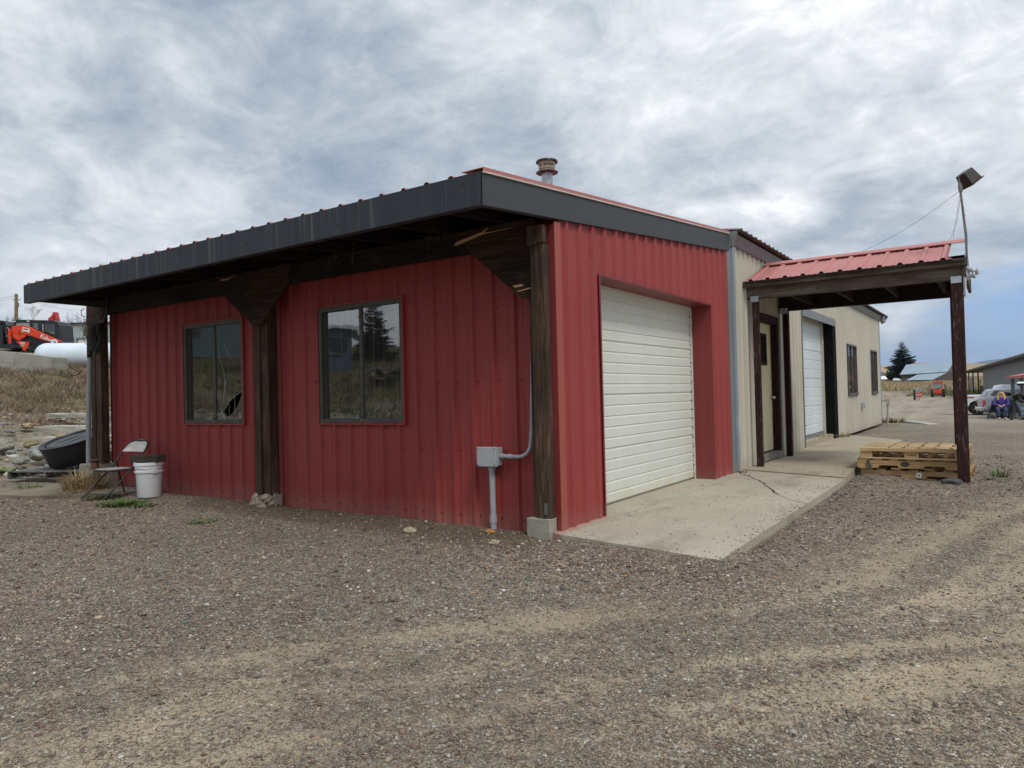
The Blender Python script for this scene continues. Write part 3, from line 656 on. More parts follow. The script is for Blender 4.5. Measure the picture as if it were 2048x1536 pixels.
s = MB(); s.box(-.262, -.250, .815, 3.722, .058, .066); s.build('door_seal', M['greytrim'], d)
s = MB(); s.box(-.241, -.225, 3.700, 3.7285, .06, 2.19); s.box(-.241, -.225, .801, .815, .06, 2.19); s.box(-.241, -.225, .815, 3.70, 2.165, 2.195); s.build('door_stop', M['garage'], d)
s = MB(); s.box(-.243, -.222, .87, .90, .56, .585); s.box(-.226, -.216, .835, .905, .568, .578); s.build('latch', M['greysteel'], d)
s = MB()
for k in range(18): s.box(-.243, -.232, 3.692, 3.6995, .11+k*.115, .13+k*.115)
s.build('hinge_clip', M['greytrim'], d, split=True)
# windows in the front wall
def slider(parent, x0, x1, z0, z1, y, label=None, broken=False):
    fr = MB(); t = .042
    fr.box(x0, x1, y-.030, y+.05, z1-t, z1); fr.box(x0, x1, y-.034, y+.05, z0, z0+t+.004)
    fr.box(x0, x0+t, y-.030, y+.05, z0+t+.004, z1-t); fr.box(x1-t, x1, y-.030, y+.05, z0+t+.004, z1-t)
    f = fr.build('window', M['frame'], parent, bevel=.003)
    if label: f['label'] = label
    xm = (x0+x1)/2+.01
    s = MB(); s.box(xm-.022, xm+.018, y-.008, y+.03, z0+t+.004, z1-t); s.build('meeting_rail', M['frame'], f)
    s = MB(); s.box(x0+t, x0+t+.022, y+.012, y+.04, z0+t+.004, z1-t); s.box(x0+t+.05, x0+t+.062, y+.028, y+.045, z0+t+.004, z1-t); s.build('sash_track', M['frame'], f, split=True)
    s = MB(); c = M['greytrim']; s.box(xm-.13, xm-.02, y-.030, y-.012, z0+t+.004, z0+t+.020); s.tube([(x0+.03, y-.036, z0+.02), (x0+.03, y-.032, z0+.02)], .010, 8); s.tube([(xm+.02, y-.042, z0+.03), (xm+.02, y-.03, z0+.03)], .014, 10); s.build('latch', c, f, split=True)
    # red surround trim
    s = MB(); e = .018
    s.box(x0-e, x1+e, y-.042, y-.0, z1+.001, z1+e); s.box(x0-e, x1+e, y-.042, y-.0, z0-e, z0-.001); s.box(x0-e, x0-.001, y-.042, y, z0-.001, z1+.001); s.box(x1+.001, x1+e, y-.042, y, z0-.001, z1+.001)
    s.build('trim', M['red'], f)
    # panes
    za, zb_ = z0+t+.004, z1-t
    def flat(poly, yy, holes=()):
        loops = [[Vector((u, v, 0)) for u, v in poly]]+[[Vector((u, v, 0)) for u, v in hh] for hh in holes]
        tri = tessellate_polygon(loops); flatv = [p for lp in loops for p in lp]; m_ = MB()
        m_.add([(p.x, yy, p.y) for p in flatv], [tuple(q) for q in tri]); return m_
    L1 = [(x0+t, za), (xm-.022, za), (xm-.022, zb_), (x0+t, zb_)]; flat(L1, y+.020).build('pane', M['pane'], f)
    R1 = [(xm+.018, za), (x1-t, za), (x1-t, zb_), (xm+.018, zb_)]
    holes = []
    if broken:
        X0, X1 = xm+.018, x1-t; ww = X1-X0; H = lambda u, v: (X0+ww*u, za+(zb_-za)*v)
        holes = [[H(.28, .085), H(.40, .03), H(.55, .05), H(.78, .13), H(.95, .25), H(.93, .29), H(.74, .25), H(.50, .19)], [H(.05, .27), H(.07, .16), H(.17, .09), H(.13, .20)]]
    p = flat(R1, y+.004, holes).build('pane', M['pane'], f)
    if broken:
        p['label'] = 'cracked pane with a piece broken out of its lower corner'
        s = MB(); Y_ = y+.0
        def crk(*q): s.tube([Vector((H(*k)[0], Y_, H(*k)[1])) for k in q], .0022, 4)
        crk((.20, .075), (.26, .18), (.33, .35), (.30, .5), (.14, .66)); crk((.20, .075), (.10, .05), (.0, .06)); crk((.20, .075), (.50, .195), (.74, .255), (.95, .295)); crk((.95, .29), (.95, .25), (.78, .13), (.55, .05)); crk((.20, .075), (.35, .02)); crk((.95, .29), (.97, .5)); crk((.20, .075), (.12, .0)); crk((.20, .075), (.30, .0)); crk((.20, .075), (.17, .1), (.05, .27)); crk((.26, .18), (.30, .30), (.38, .42)); crk((.3, .8), (.6, .62))
        s.build('crack', M['crack'], p)
        s = MB(); s.box(X0+ww*.55, X0+ww*.93, y+.10, y+.16, za-.01, za+.085); s.build('sill_box', M['whitetrim'], f)
    s = MB()
    for k in range(6):
        u = x0+t+.10+(x1-x0-.2)*(k+.5*random.random())/6; s.box(u, u+.014, y+.10, y+.103, za, zb_)
    s.build('blind_cord', M['glassin'], f, split=True)
    return f
slider(red, *wins[0][:2], *wins[0][2:], YB, 'bronze slider window with a cracked pane', True)
slider(red, *wins[1][:2], *wins[1][2:], YB, 'bronze slider window beside the junction box')
# room behind the windows
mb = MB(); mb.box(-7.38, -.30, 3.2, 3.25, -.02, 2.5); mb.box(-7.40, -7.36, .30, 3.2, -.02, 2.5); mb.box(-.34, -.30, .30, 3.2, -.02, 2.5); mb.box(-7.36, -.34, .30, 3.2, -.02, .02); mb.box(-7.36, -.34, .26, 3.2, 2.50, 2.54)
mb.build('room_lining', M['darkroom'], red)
# left end and back
WL = lambda u, w, z: (XL-w, u, z)
mb = MB(); ribbed(mb, WL, .2, 4.4, lambda u: -.3, lambda u: 2.47+RS*(u+.93)+.05)
mb.build('end_wall', M['red'], red)
mb = MB(); mb.box(-7.53, -7.445, .150, .172, .86, 2.42); mb.m = 1; mb.box(-7.53, -7.445, .150, .172, -.1, .859); mb.build('end_trim', [M['whitetrim'], M['bluetrim']], red, split=True)
# roof: ribbed sheet running up the slope
WR = lambda u, w, y: (u, y, roofz(y)+w)
mb = MB(); ribbed(mb, WR, -7.215, -.02, lambda u: -.955, lambda u: 4.74, pitch=.2286, h=.022, phase=-7.1)
rf = mb.build('roof', M['roof'], red)
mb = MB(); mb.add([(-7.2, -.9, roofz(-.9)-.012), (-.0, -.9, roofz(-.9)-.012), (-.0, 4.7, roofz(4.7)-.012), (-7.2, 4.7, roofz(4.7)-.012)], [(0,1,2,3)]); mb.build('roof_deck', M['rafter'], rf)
mb = MB()
def rake(x0, x1, za, zb2, ya, yb):
    mb.hexa([(x0, ya, roofz(ya)+za), (x1, ya, roofz(ya)+za), (x1, yb, roofz(yb)+za), (x0, yb, roofz(yb)+za), (x0, ya, roofz(ya)+zb2), (x1, ya, roofz(ya)+zb2), (x1, yb, roofz(yb)+zb2), (x0, yb, roofz(yb)+zb2)])
rake(-.14, .052, .026, .030, -.955, 4.47); rake(.046, .052, .0, .026, -.955, 4.47); mb.build('rake_flashing', M['roof'], rf)
mb = MB(); mb.tube([(.05, -.96, roofz(-.96)-.004), (.05, 4.47, roofz(4.47)-.004)], .007, 6); mb.build('flashing_hem', M['whitetrim'], rf)
# fascias
mb = MB(); mb.box(-7.215, -3.0, -.963, -.957, 2.467, 2.698); mb.box(-3.0, .042, -.965, -.959, 2.467, 2.698)
mb.box(-7.215, .040, -.957, -.895, 2.467, 2.470)
mb.m = 1
for x in (-6.2, -5.1, -4.35, -2.6, -1.4, -.12): q_ = 2.60+random.uniform(-.06, .06); mb.tube([(x, -.964, q_), (x, -.971, q_)], .007, 6)
def streaked():
    mt, t, p = newmat('streaked_charcoal_fascia'); oc = obj_co(t)
    a = noise_n(t, mapv(t, oc, (7, 1, .25)), 1.3, 7, .75); b_ = noise_n(t, mapv(t, oc, (26, 1, .5)), 1.0, 3, .5)
    c = ramp(t, a, [(.3, (.022, .026, .034)), (.7, (.038, .043, .052))])
    c = mixc(t, mathn(t, 'MULTIPLY', ramp(t, b_, [(.57, 0.0), (.66, 1.0)]), .6), c, (.115, .12, .13))
    c = mixc(t, mathn(t, 'MULTIPLY', ramp(t, noise_n(t, mapv(t, oc, (40, 1, .6)), 1.0, 2, .5), [(.68, 0.0), (.71, 1.0)]), .6), c, (.19, .19, .19))
    L(t, c, p.inputs['Base Color']); p.inputs['Roughness'].default_value = .6; p.inputs['Specular IOR Level'].default_value = .3; setbump(t, p, noise_n(t, mapv(t, oc, (1, 1, .6)), 2.2, 3, .5), .35, .012); return mt
M['fasciaB'] = streaked(); fm = M['fasciaB']
mb.build('eave_fascia', [fm, M['screw']], red)
M['fasciaA'] = panel('charcoal_rake_fascia_metal', (.040, .044, .050), (.052, .056, .062), .6, .2)
mb = MB(); ya, yb = -.965, 4.47
mb.hexa([(.034, ya, roofz(ya)-.231), (.041, ya, roofz(ya)-.231), (.041, yb, roofz(yb)-.231), (.034, yb, roofz(yb)-.231), (.034, ya, roofz(ya)-.004), (.041, ya, roofz(ya)-.004), (.041, yb, roofz(yb)-.004), (.034, yb, roofz(yb)-.004)])
mb.hexa([(-.02, ya, roofz(ya)-.232), (.034, ya, roofz(ya)-.232), (.034, yb, roofz(yb)-.232), (-.02, yb, roofz(yb)-.232), (-.02, ya, roofz(ya)-.229), (.034, ya, roofz(ya)-.229), (.034, yb, roofz(yb)-.229), (-.02, yb, roofz(yb)-.229)])
mb.build('rake_fascia', M['fasciaA'], red)
mb = MB(); mb.box(-7.220, -7.213, -.935, 4.6, 2.5, 2.69); mb.build('end_fascia', M['fasciaA'], red)
# rafters
k = 0; x = -7.15
while x < .02:
    mb = MB(); w = .04; ya, yb = -.89, 2.0
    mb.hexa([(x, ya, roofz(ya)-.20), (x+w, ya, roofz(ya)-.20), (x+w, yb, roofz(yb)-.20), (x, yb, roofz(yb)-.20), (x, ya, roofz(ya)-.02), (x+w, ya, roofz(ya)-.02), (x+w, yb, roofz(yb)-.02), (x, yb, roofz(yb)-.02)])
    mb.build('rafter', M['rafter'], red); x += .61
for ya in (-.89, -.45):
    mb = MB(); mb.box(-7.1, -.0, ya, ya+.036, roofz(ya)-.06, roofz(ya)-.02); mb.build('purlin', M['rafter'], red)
# carrying beam, posts, gussets
mb = MB(); mb.box(-7.62, -.205, -.005, .035, 2.405, 2.60); mb.box(-7.62, -.205, .075, .115, 2.41, 2.60); mb.build('beam', M['darkwood'], red, bevel=.004, split=True)
def gusset(poly, y0, y1):
    m_ = MB(); m_.prism(poly, lambda u, v, d: (u, d, v), y0, y1); return m_.build('gusset', M['gusset'], red, bevel=.002)
gusset([(-4.50, 2.60), (-4.46, 2.44), (-3.84, 1.995), (-3.69, 1.995), (-3.23, 2.42), (-3.18, 2.60)], -.033, -.008)
gusset([(-.95, 2.58), (-.80, 2.395), (-.42, 2.07), (-.275, 1.945), (-.135, 1.935), (-.135, 2.58)], -.033, -.008)
gusset([(-7.62, 2.60), (-7.62, 1.83), (-7.58, 1.83), (-7.26, 2.20), (-7.12, 2.42), (-7.05, 2.60)], -.033, -.008)
def post(x0, x1, y0, y1, z0, z1, label=None):
    m_ = MB(); m_.box(x0, x1, y0, y1, z0, z1); p = m_.build('post', M['postwood'], red, bevel=.006); return p
p1 = post(-3.875, -3.775, -.005, .09, .12, 2.0); p1b = post(-3.772, -3.655, .02, .13, .12, 2.4)
p2 = post(-.150, -.022, -.085, -.036, .165, 2.40); p2b = post(-.205, -.154, -.03, .10, .165, 1.95); p2c = post(-.150, -.030, -.034, .015, .165, 2.35)
mb = MB(); mb.box(-.155, -.075, -.115, -.086, 2.345, 2.50); mb.box(-.072, -.012, -.105, -.05, 2.36, 2.50); mb.build('post_cap_block', M['postwood'], red, bevel=.003, split=True)
p3 = post(-7.575, -7.46, -.005, .10, .34, 2.42); p3b = post(-7.445, -7.31, .0, .11, .34, 2.42)
mb = MB(); mb.box(-.07, -.04, -.089, -.086, .20, .29); mb.build('bracket', M['greysteel'], red)
def rough_block(name, x0, x1, y0, y1, z0, z1, mat, parent, seed=0, amt=.012, n=5):
    m_ = MB(); import bmesh; bm = bmesh.new(); bmesh.ops.create_cube(bm, size=1); bmesh.ops.subdivide_edges(bm, edges=bm.edges[:], cuts=n, use_grid_fill=True)
    for v in bm.verts:
        p = Vector(((x0+x1)/2+v.co.x*(x1-x0), (y0+y1)/2+v.co.y*(y1-y0), (z0+z1)/2+v.co.z*(z1-z0)))
        q = noise.noise_vector(p*9+Vector((seed, 0, 0)))*amt; v.co = p+q
    vs = [v.co.copy() for v in bm.verts]; bm.verts.index_update(); fs = [[v.index for v in f.verts] for f in bm.faces]; bm.free()
    m_.add(vs, fs); return m_.build(name, mat, parent, bevel=.004)
rough_block('footing', -.225, -.010, -.12, .012, -.12, .168, M['conc'], red, 3, .012)
rough_block('footing', -7.66, -7.28, -.14, .2, .02, .345, M['conc'], red, 8, .014)
rough_block('footing', -3.90, -3.63, -.04, .15, -.1, .12, M['conc'], red, 5, .012)
# torn sacking wrapped round the middle post's foot
mb = MB(); n = 26; rows = 6; vs = []
for r in range(rows):
    for k in range(n):
        a = 2*math.pi*k/n; rr = .145+.02*math.sin(a*3+r)+.018*math.sin(a*7+r*2.1)+.02*(1 if r == 2 else 0)-(.02 if r == rows-1 else 0); vs.append((-3.765+rr*math.cos(a)*1.02, .035+rr*math.sin(a)*.8, -.03+r*.034+.012*math.sin(a*5+r)))
mb.add(vs, [(r*n+k, r*n+(k+1) % n, (r+1)*n+(k+1) % n, (r+1)*n+k) for r in range(rows-1) for k in range(n)])
mb.add([(-3.67, -.11, .10), (-3.60, -.10, .06), (-3.57, -.08, -.01), (-3.63, -.13, .0), (-3.70, -.12, .02)], [(0,1,2,3,4)])
mb.build('sacking', M['mattan'], red)
# splinters and straw caught on the beam
def straw(name, pts, n, spread, ln, mat, parent):
    m_ = MB()
    for _ in range(n):
        c = Vector(random.choice(pts))+Vector((random.gauss(0, spread), random.gauss(0, spread*.3), random.gauss(0, spread*.3)))
        d = Vector((random.gauss(0, 1), random.gauss(0, .3), random.gauss(-.2, .5))).normalized()*ln*random.uniform(.4, 1); e = c+d
        m_.tube([c, (c+e)/2+Vector((0, 0, random.uniform(-.02, .02))), e], random.uniform(.0012, .0028), 3, False)
    return m_.build(name, mat, parent)
M['straw'] = simple('pale_straw', (.40, .29, .17), .8, var=.3, scale=30); M['strawdk'] = simple('dull_straw', (.11, .075, .05), .8, var=.3, scale=30)
M['splinter'] = simple('split_pale_wood', (.50, .32, .17), .8, var=.2, scale=30)
tag(straw('nest_straw', [(-4.4, -.04, 2.58), (-2.5, -.03, 2.61), (-2.2, -.03, 2.61), (-1.2, -.03, 2.62), (-3.3, -.03, 2.61), (-6.4, -.03, 2.60)], 110, .09, .16, M['strawdk'], None), 'wisps of old nest straw caught along the dark beam under the eave', 'straw', kind='stuff')
tag(straw('nest_straw', [(-7.5, -.06, 2.28), (-7.40, -.06, 2.30), (-7.3, -.06, 2.33)], 120, .09, .22, M['strawdk'], None), 'tangled old bird nest on the bracket at the left corner post', 'nest', kind='stuff')
mb = MB(); mb.add([(-.97, -.036, 2.475), (-.94, -.037, 2.50), (-.66, -.037, 2.545), (-.60, -.036, 2.575), (-.59, -.036, 2.57), (-.64, -.036, 2.535), (-.30, -.036, 2.535), (-.66, -.036, 2.522), (-.93, -.036, 2.468)], [(0,1,2,5,7,8), (2,3,4,5), (5,6,7)])
mb.add([(-.36, -.036, 2.055), (-.27, -.036, 2.06), (-.245, -.036, 2.045), (-.33, -.036, 2.035)], [(0,1,2,3)]); mb.add([(-.315, -.036, 2.005), (-.14, -.036, 2.03), (-.14, -.036, 2.018), (-.31, -.036, 1.998)], [(0,1,2,3)])
mb.add([(-4.44, -.036, 2.555), (-4.38, -.036, 2.57), (-4.30, -.036, 2.56), (-4.14, -.036, 2.585), (-4.28, -.036, 2.545), (-4.38, -.036, 2.545)], [(0,1,2,3,4,5)])
mb.build('splinter', M['splinter'], red, split=True)
# flue on the roof
fl = thing('flue_pipe', 'galvanized flue pipe with round slotted cap standing on the red roof', 'chimney', (-2.24, 3.66, roofz(3.66)))
mb = MB(); mb.lathe([(.078, -.1), (.078, 1.13)], (-2.24, 3.66, roofz(3.66))); mb.build('pipe', M['gravelgalv'], fl, smooth=True)
zc_ = 4.33
mb = MB(); mb.lathe([(.078, zc_-.02), (.155, zc_-.06), (.158, zc_-.052), (.10, zc_-.012), (.0, zc_-.01)], (-2.24, 3.66, 0)); cap_ = mb.build('cap', M['vent_pink'], fl, smooth=True)
mb = MB(); mb.lathe([(.112, zc_-.012), (.118, zc_+.012), (.118, zc_+.016)], (-2.24, 3.66, 0)); mb.lathe([(.118, zc_+.05), (.122, zc_+.085), (.118, zc_+.10), (.0, zc_+.10)], (-2.24, 3.66, 0)); mb.build('collar', M['vent_tan'], cap_, smooth=True)
mb = MB()
for k in range(40):
    a = 2*math.pi*k/40; w = .0035 if k % 10 else .02
    c = Vector((-2.24+.116*math.cos(a), 3.66+.116*math.sin(a), 0)); tg = Vector((-math.sin(a), math.cos(a), 0))*w
    mb.add([c-tg+Vector((0,0,zc_+.014)), c+tg+Vector((0,0,zc_+.014)), c+tg+Vector((0,0,zc_+.052)), c-tg+Vector((0,0,zc_+.052))], [(0,1,2,3)])
mb.build('slot_bar', M['vent_tan'], cap_)
mb = MB(); mb.lathe([(.10, zc_-.01), (.10, zc_+.09)], (-2.24, 3.66, 0)); mb.build('inner_pipe', M['black'], cap_)
mb = MB(); mb.lathe([(.155, zc_+.088), (.15, zc_+.11), (.10, zc_+.128), (0, zc_+.136)], (-2.24, 3.66, 0)); mb.lathe([(.0, zc_+.102), (.155, zc_+.088)], (-2.24, 3.66, 0)); mb.build('lid', M['blackpl'], cap_, smooth=True)
# ================================================================ tan building
tan = thing('tan_workshop', 'long tan sheet metal workshop with grey trim behind the red one', 'building', (0, 4.5, .06))
TA = lambda u, w, z: (w, u, z)
g2 = (8.66, 11.45, -.3, 2.52); dr = (5.80, 6.80, -.3, 2.20); tw = [(13.20, 14.42, .95, 2.17), (16.72, 17.94, .95, 2.17)]
mb = MB(); ribbed(mb, TA, 4.66, 18.66, lambda u: .06, lambda u: 3.12, [g2, dr]+tw, phase=4.80, h=.026)
mb.m = 1
ops = [g2, dr]+tw
sk = lambda u, z: any(o[0]-.03 < u < o[1]+.03 and o[2] < z < o[3]+.03 for o in ops)
for z in (.12, 1.15, 1.62, 2.35, 2.9): screws(mb, TA, 4.75, 18.6, z, phase=4.80, skip=sk, r=.005)
mb.build('side_wall', [M['tan'], M['greysteel']], tan)
mb = MB(); mb.box(-9, .0, 18.655, 18.665, .0, 3.2); mb.box(-9, -7.5, 4.8, 4.81, -.3, 3.2); mb.box(-9.0, -8.99, 4.8, 18.6, -.3, 3.2); mb.box(-7.9, .0, 4.80, 4.81, 2.2, 3.12); mb.build('back_wall', M['tan'], tan)
mb = MB(); mb.box(.019, .030, 18.58, 18.668, .03, 3.12); mb.box(-.02, .030, 18.668, 18.675, .03, 3.12); mb.build('corner_trim', M['bluegrey'], tan)
# grey corner post and downspout between the two buildings
mb = MB(); mb.box(-.02, .030, 4.395, 4.56, .05, 3.10); mb.build('corner_post', M['greytrim'], tan)
mb = MB(); n = 22; sec = [(.0, 4.562), (.050, 4.570), (.055, 4.645), (.0, 4.69)]; vs = []
for i in range(n+1):
    z = .07+(3.06-.07)*i/n; dn_ = .018*math.exp(-((z-.72)/.12)**2)
    for j, (xx, yy) in enumerate(sec): vs.append((xx-(dn_ if j in (1, 2) else 0)+.003*math.sin(z*3), yy+(dn_*.6 if j == 2 else 0), z))
mb.add(vs, [(i*4+j, i*4+(j+1) % 4, (i+1)*4+(j+1) % 4, (i+1)*4+j) for i in range(n) for j in range(4)]); mb.build('downspout', M['bluegrey'], tan, fix=True)
# eave trim, gutter ends and roof
EY0, EY1 = 4.55, 19.55
mb = MB(); mb.prism([(.0, 3.085), (.030, 3.085), (.045, 3.10), (.095, 3.225), (.09, 3.235), (.02, 3.235)], lambda u, v, d: (u, d, v), EY0+.05, EY1-.85)
mb.box(.02, .13, 18.70, 19.3, 3.085, 3.23)
mb.build('eave_trim', M['greytrim'], tan)
mb = MB(); mb.prism([(.0, 3.05), (.06, 3.06), (.13, 3.25), (.0, 3.25)], lambda u, v, d: (u, d, v), EY0-.03, EY0+.045); mb.prism([(.0, 3.05), (.06, 3.06), (.20, 3.26), (.0, 3.26)], lambda u, v, d: (u, d, v), 19.30, 19.36); mb.build('gutter_end', M['greytrim'], tan, split=True)
M['roofbrown'] = panel('brown_grey_roof_metal', (.13, .085, .08), (.17, .12, .115), .5, .3)
WT = lambda u, w, x: (x, u, 3.262+w-.12*(x-.17))
mb = MB(); ribbed(mb, WT, EY0, 19.36, lambda u: -4.5, lambda u: .18, h=.026, phase=4.6); mb.build('roof', M['roofbrown'], tan)
mb = MB(); WT2 = lambda u, w, x: (x, u, 3.262+.12*4.67+w+.12*(x+4.5)); ribbed(mb, WT2, EY0, 19.36, lambda u: -9.2, lambda u: -4.5, h=.026, phase=4.6); mb.build('roof', M['roofbrown'], tan)
# roll door of the tan building
mb = MB(); mb.box(-.22, .022, g2[1], g2[1]+.006, .06, 2.526); mb.box(.021, .026, g2[1]-.004, g2[1]+.34, .05, 2.50); mb.build('rubber_panel', M['black'], tan)
mb = MB(); mb.box(-.22, .0225, g2[0]-.006, g2[0], .06, 2.526); mb.box(-.22, .0225, g2[0], g2[1], 2.520, 2.526); mb.box(.0225, .034, g2[0]-.01, g2[1]+.34, 2.47, 2.62); mb.build('door_header', M['greytrim'], tan)
d = rolldoor(tan, -.20, g2[0]+.10, g2[1]-.12, .22, 2.46, M['garage2'], .16, 4)
s = MB(); s.box(-.21, -.175, g2[0]+.10, g2[1]-.12, .17, .218); s.build('door_seal', M['greytrim'], d)
s = MB(); s.box(-.21, -.16, g2[1]-.115, g2[1]-.001, .12, 2.50); s.box(-.21, -.16, g2[0]+.001, g2[0]+.095, .12, 2.50); s.box(-.21, -.16, g2[0]+.1, g2[1]-.12, 2.462, 2.519); s.build('door_stop', M['tan'], d)
s = MB(); s.box(-.178, -.165, g2[0]+.9, g2[0]+1.0, .42, .435); s.build('latch', M['greysteel'], d)
mb = MB(); mb.box(-.30, -.02, g2[0], g2[1], .05, .165); mb.build('threshold', M['slab2'], tan)
# entrance door
de = MB(); de.box(-.13, .035, dr[1]-.02, dr[1]+.0, .14, 2.19); de.box(.0225, .042, dr[1]-.0, dr[1]+.10, .10, 2.29); de.box(.0225, .042, dr[0]-.10, dr[0], .10, 2.29); de.box(-.13, .0420, dr[0], dr[1], 2.17, 2.29); de.box(-.13, .035, dr[0], dr[0]+.02, .14, 2.17); de.build('door_frame', M['maroonclean'], tan, bevel=.003)
mb = MB(); dw = (6.05, 6.49, 1.53, 2.0)
y0_, y1_ = dr[0]+.022, dr[1]-.022; x0_, x1_ = -.105, -.062
mb.box(x0_, x1_, y0_, dw[0], .20, 2.168); mb.box(x0_, x1_, dw[1], y1_, .20, 2.168); mb.box(x0_, x1_, dw[0], dw[1], .20, dw[2]); mb.box(x0_, x1_, dw[0], dw[1], dw[3], 2.168)
dd = mb.build('entrance_door', M['door'], tan)
mb = MB(); e = .04
mb.box(-.112, -.048, dw[0]-.01, dw[1]+.01, dw[3]-e, dw[3]+.01); mb.box(-.112, -.048, dw[0]-.01, dw[1]+.01, dw[2]-.01, dw[2]+e); mb.box(-.112, -.048, dw[0]-.01, dw[0]+e, dw[2]+e, dw[3]-e); mb.box(-.112, -.048, dw[1]-e, dw[1]+.01, dw[2]+e, dw[3]-e); mb.build('window_frame', M['maroonclean'], dd)
mb = MB(); mb.box(-.090, -.080, dw[0]+e, dw[1]-e, dw[2]+e, dw[3]-e); mb.build('pane', M['pane'], dd)
mb = MB(); mb.lathe([(.0, .072), (.022, .07), (.030, .052), (.026, .034), (.012, .026), (.012, .004), (.032, .003), (.032, 0)], (-.062, y1_-.065, 1.02), 16, Matrix.Rotation(math.radians(90), 4, 'Y')); mb.build('knob', M['chrome'], dd, smooth=True)
mb = MB(); mb.lathe([(.0, .02), (.018, .018), (.026, .0)], (-.062, y1_-.065, 1.32), 16, Matrix.Rotation(math.radians(90), 4, 'Y')); mb.build('deadbolt', M['chrome'], dd, smooth=True)
mb = MB(); mb.box(-.10, .060, dr[0], dr[1]+.02, .085, .178); mb.build('sill', M['greywoodx'], tan, bevel=.004)
# two side windows
for w in tw:
    fr = MB(); t = .045
    fr.box(-.03, .038, w[0], w[1], w[3]-t, w[3]); fr.box(-.03, .052, w[0], w[1], w[2], w[2]+t+.02); fr.box(-.03, .038, w[0], w[0]+t, w[2]+t+.02, w[3]-t); fr.box(-.03, .038, w[1]-t, w[1], w[2]+t+.02, w[3]-t)
    f = fr.build('window', M['frame2'], tan)
    ym = (w[0]+w[1])/2; s = MB(); s.box(-.01, .02, ym-.02, ym+.02, w[2]+t+.02, w[3]-t); s.build('meeting_rail', M['frame'], f)
    s = MB(); s.box(-.012, -.006, w[0]+t, w[1]-t, w[2]+t+.02, w[3]-t); s.build('pane', M['pane'], f)
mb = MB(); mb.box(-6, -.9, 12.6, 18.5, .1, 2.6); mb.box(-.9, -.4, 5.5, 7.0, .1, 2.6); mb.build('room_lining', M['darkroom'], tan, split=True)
mb = MB(); mb.box(.021, .075, 14.95, 15.12, .62, .76); mb.box(.075, .10, 15.0, 15.11, .64, .74); mb.build('outlet_box', M['boxgrey'], tan, bevel=.006)

# ================================================================ apron slabs
def slab(name, poly, z0, z1, mat, b=.008):
    m_ = MB(); m_.prism(poly, lambda u, v, d: (u, v, d), z1, z0); o = m_.build(name, mat, None, fix=True); tag(o, kind='structure'); return o
# cracked approach slab before the red roll door: a narrow strip along the sill, then the main slab
slab('concrete_sill', [(-.30, .02), (.075, -.10), (.195, 4.80), (-.30, 4.92)], -.15, .060, M['slab'])
slab('concrete_apron', [(.083, -.102), (.55, -.19), (1.413, -.344), (1.395, 1.8), (1.375, 4.388), (.203, 4.79)], -.15, .060, M['slab'])
slab('concrete_walk', [(-.28, 4.935), (.2, 4.81), (1.372, 4.400), (1.30, 5.6), (1.245, 6.43), (1.25, 8.0), (1.30, 11.24), (.10, 12.66), (-.02, 12.70), (-.30, 12.3)], -.15, .072, M['slab2'])
mb = MB()
def crackline(pts, w=.008, z=.0615):
    P = [Vector((*p, z)) for p in pts]; Q = []
    for i in range(len(P)-1):
        for k in range(5): Q.append(P[i].lerp(P[i+1], k/5)+Vector((random.uniform(-.018, .018), random.uniform(-.018, .018), 0)))
    Q.append(P[-1]); 
    vs = []; 
    for i, q in enumerate(Q): ww = w*random.uniform(.4, 1.5); d = (Q[min(i+1, len(Q)-1)]-Q[max(i-1, 0)]).normalized(); nn = Vector((-d.y, d.x, 0)); vs += [q-nn*ww, q+nn*ww]
    mb.add(vs, [(2*i, 2*i+1, 2*i+3, 2*i+2) for i in range(len(Q)-1)])
crackline([(.08, 4.70), (.10, 4.45), (.30, 4.20), (.54, 3.77), (.72, 3.35), (1.0, 2.77)], .011); crackline([(1.0, 2.77), (1.2, 2.4), (1.385, 2.25)], .004); crackline([(.60, 3.6), (.95, 3.5), (1.38, 3.55)], .003)
o = mb.build('slab_crack', simple('dark_soil_in_crack', (.035, .03, .022), .95), None); tag(o, kind='structure')
# flush concrete strip curving away past the tan building's corner
mb = MB(); cpts = [(-.30+1.9*math.sin(a), 17.6+3.3*math.cos(a)) for a in [math.radians(2+8*k) for k in range(8)]]; vs = []
prev = None
for i, (x, y) in enumerate(cpts):
    q = Vector(cpts[min(i+1, len(cpts)-1)])-Vector(cpts[max(i-1, 0)]); q.normalize(); nn = Vector((-q.y, q.x))*.17; zt_ = .045-.012*max(0, i-3)
    cur = (Vector((x-nn.x, y-nn.y, zt_)), Vector((x+nn.x, y+nn.y, zt_)))
    if prev: dz_ = Vector((0, 0, -.3)); mb.hexa([prev[0]+dz_, prev[1]+dz_, cur[1]+dz_, cur[0]+dz_, prev[0], prev[1], cur[1], cur[0]])
    prev = cur
o = mb.build('curb', M['curb'], None, fix=True); tag(o, kind='structure')

# ================================================================ entrance canopy
can = thing('entrance_canopy', 'red metal gable canopy on peeling maroon posts over the tan entrance door', 'canopy', (1.3, 6.1, .07))
cy0, cy1, cx0, cx1 = 5.30, 7.15, .10, 2.56
def cpost(x0, x1, y0, y1, z0, mat): m_ = MB(); m_.box(x0, x1, y0, y1, z0, 2.42); return m_.build('post', mat, can, bevel=.006)
cpost(.095, .178, 5.25, 5.33, .068, M['maroon']); cpost(.085, .170, 6.98, 7.07, .068, M['maroonclean']); cpost(2.475, 2.60, 5.22, 5.345, -.08, M['maroon']); cpost(2.375, 2.50, 7.02, 7.14, -.08, M['maroonclean'])
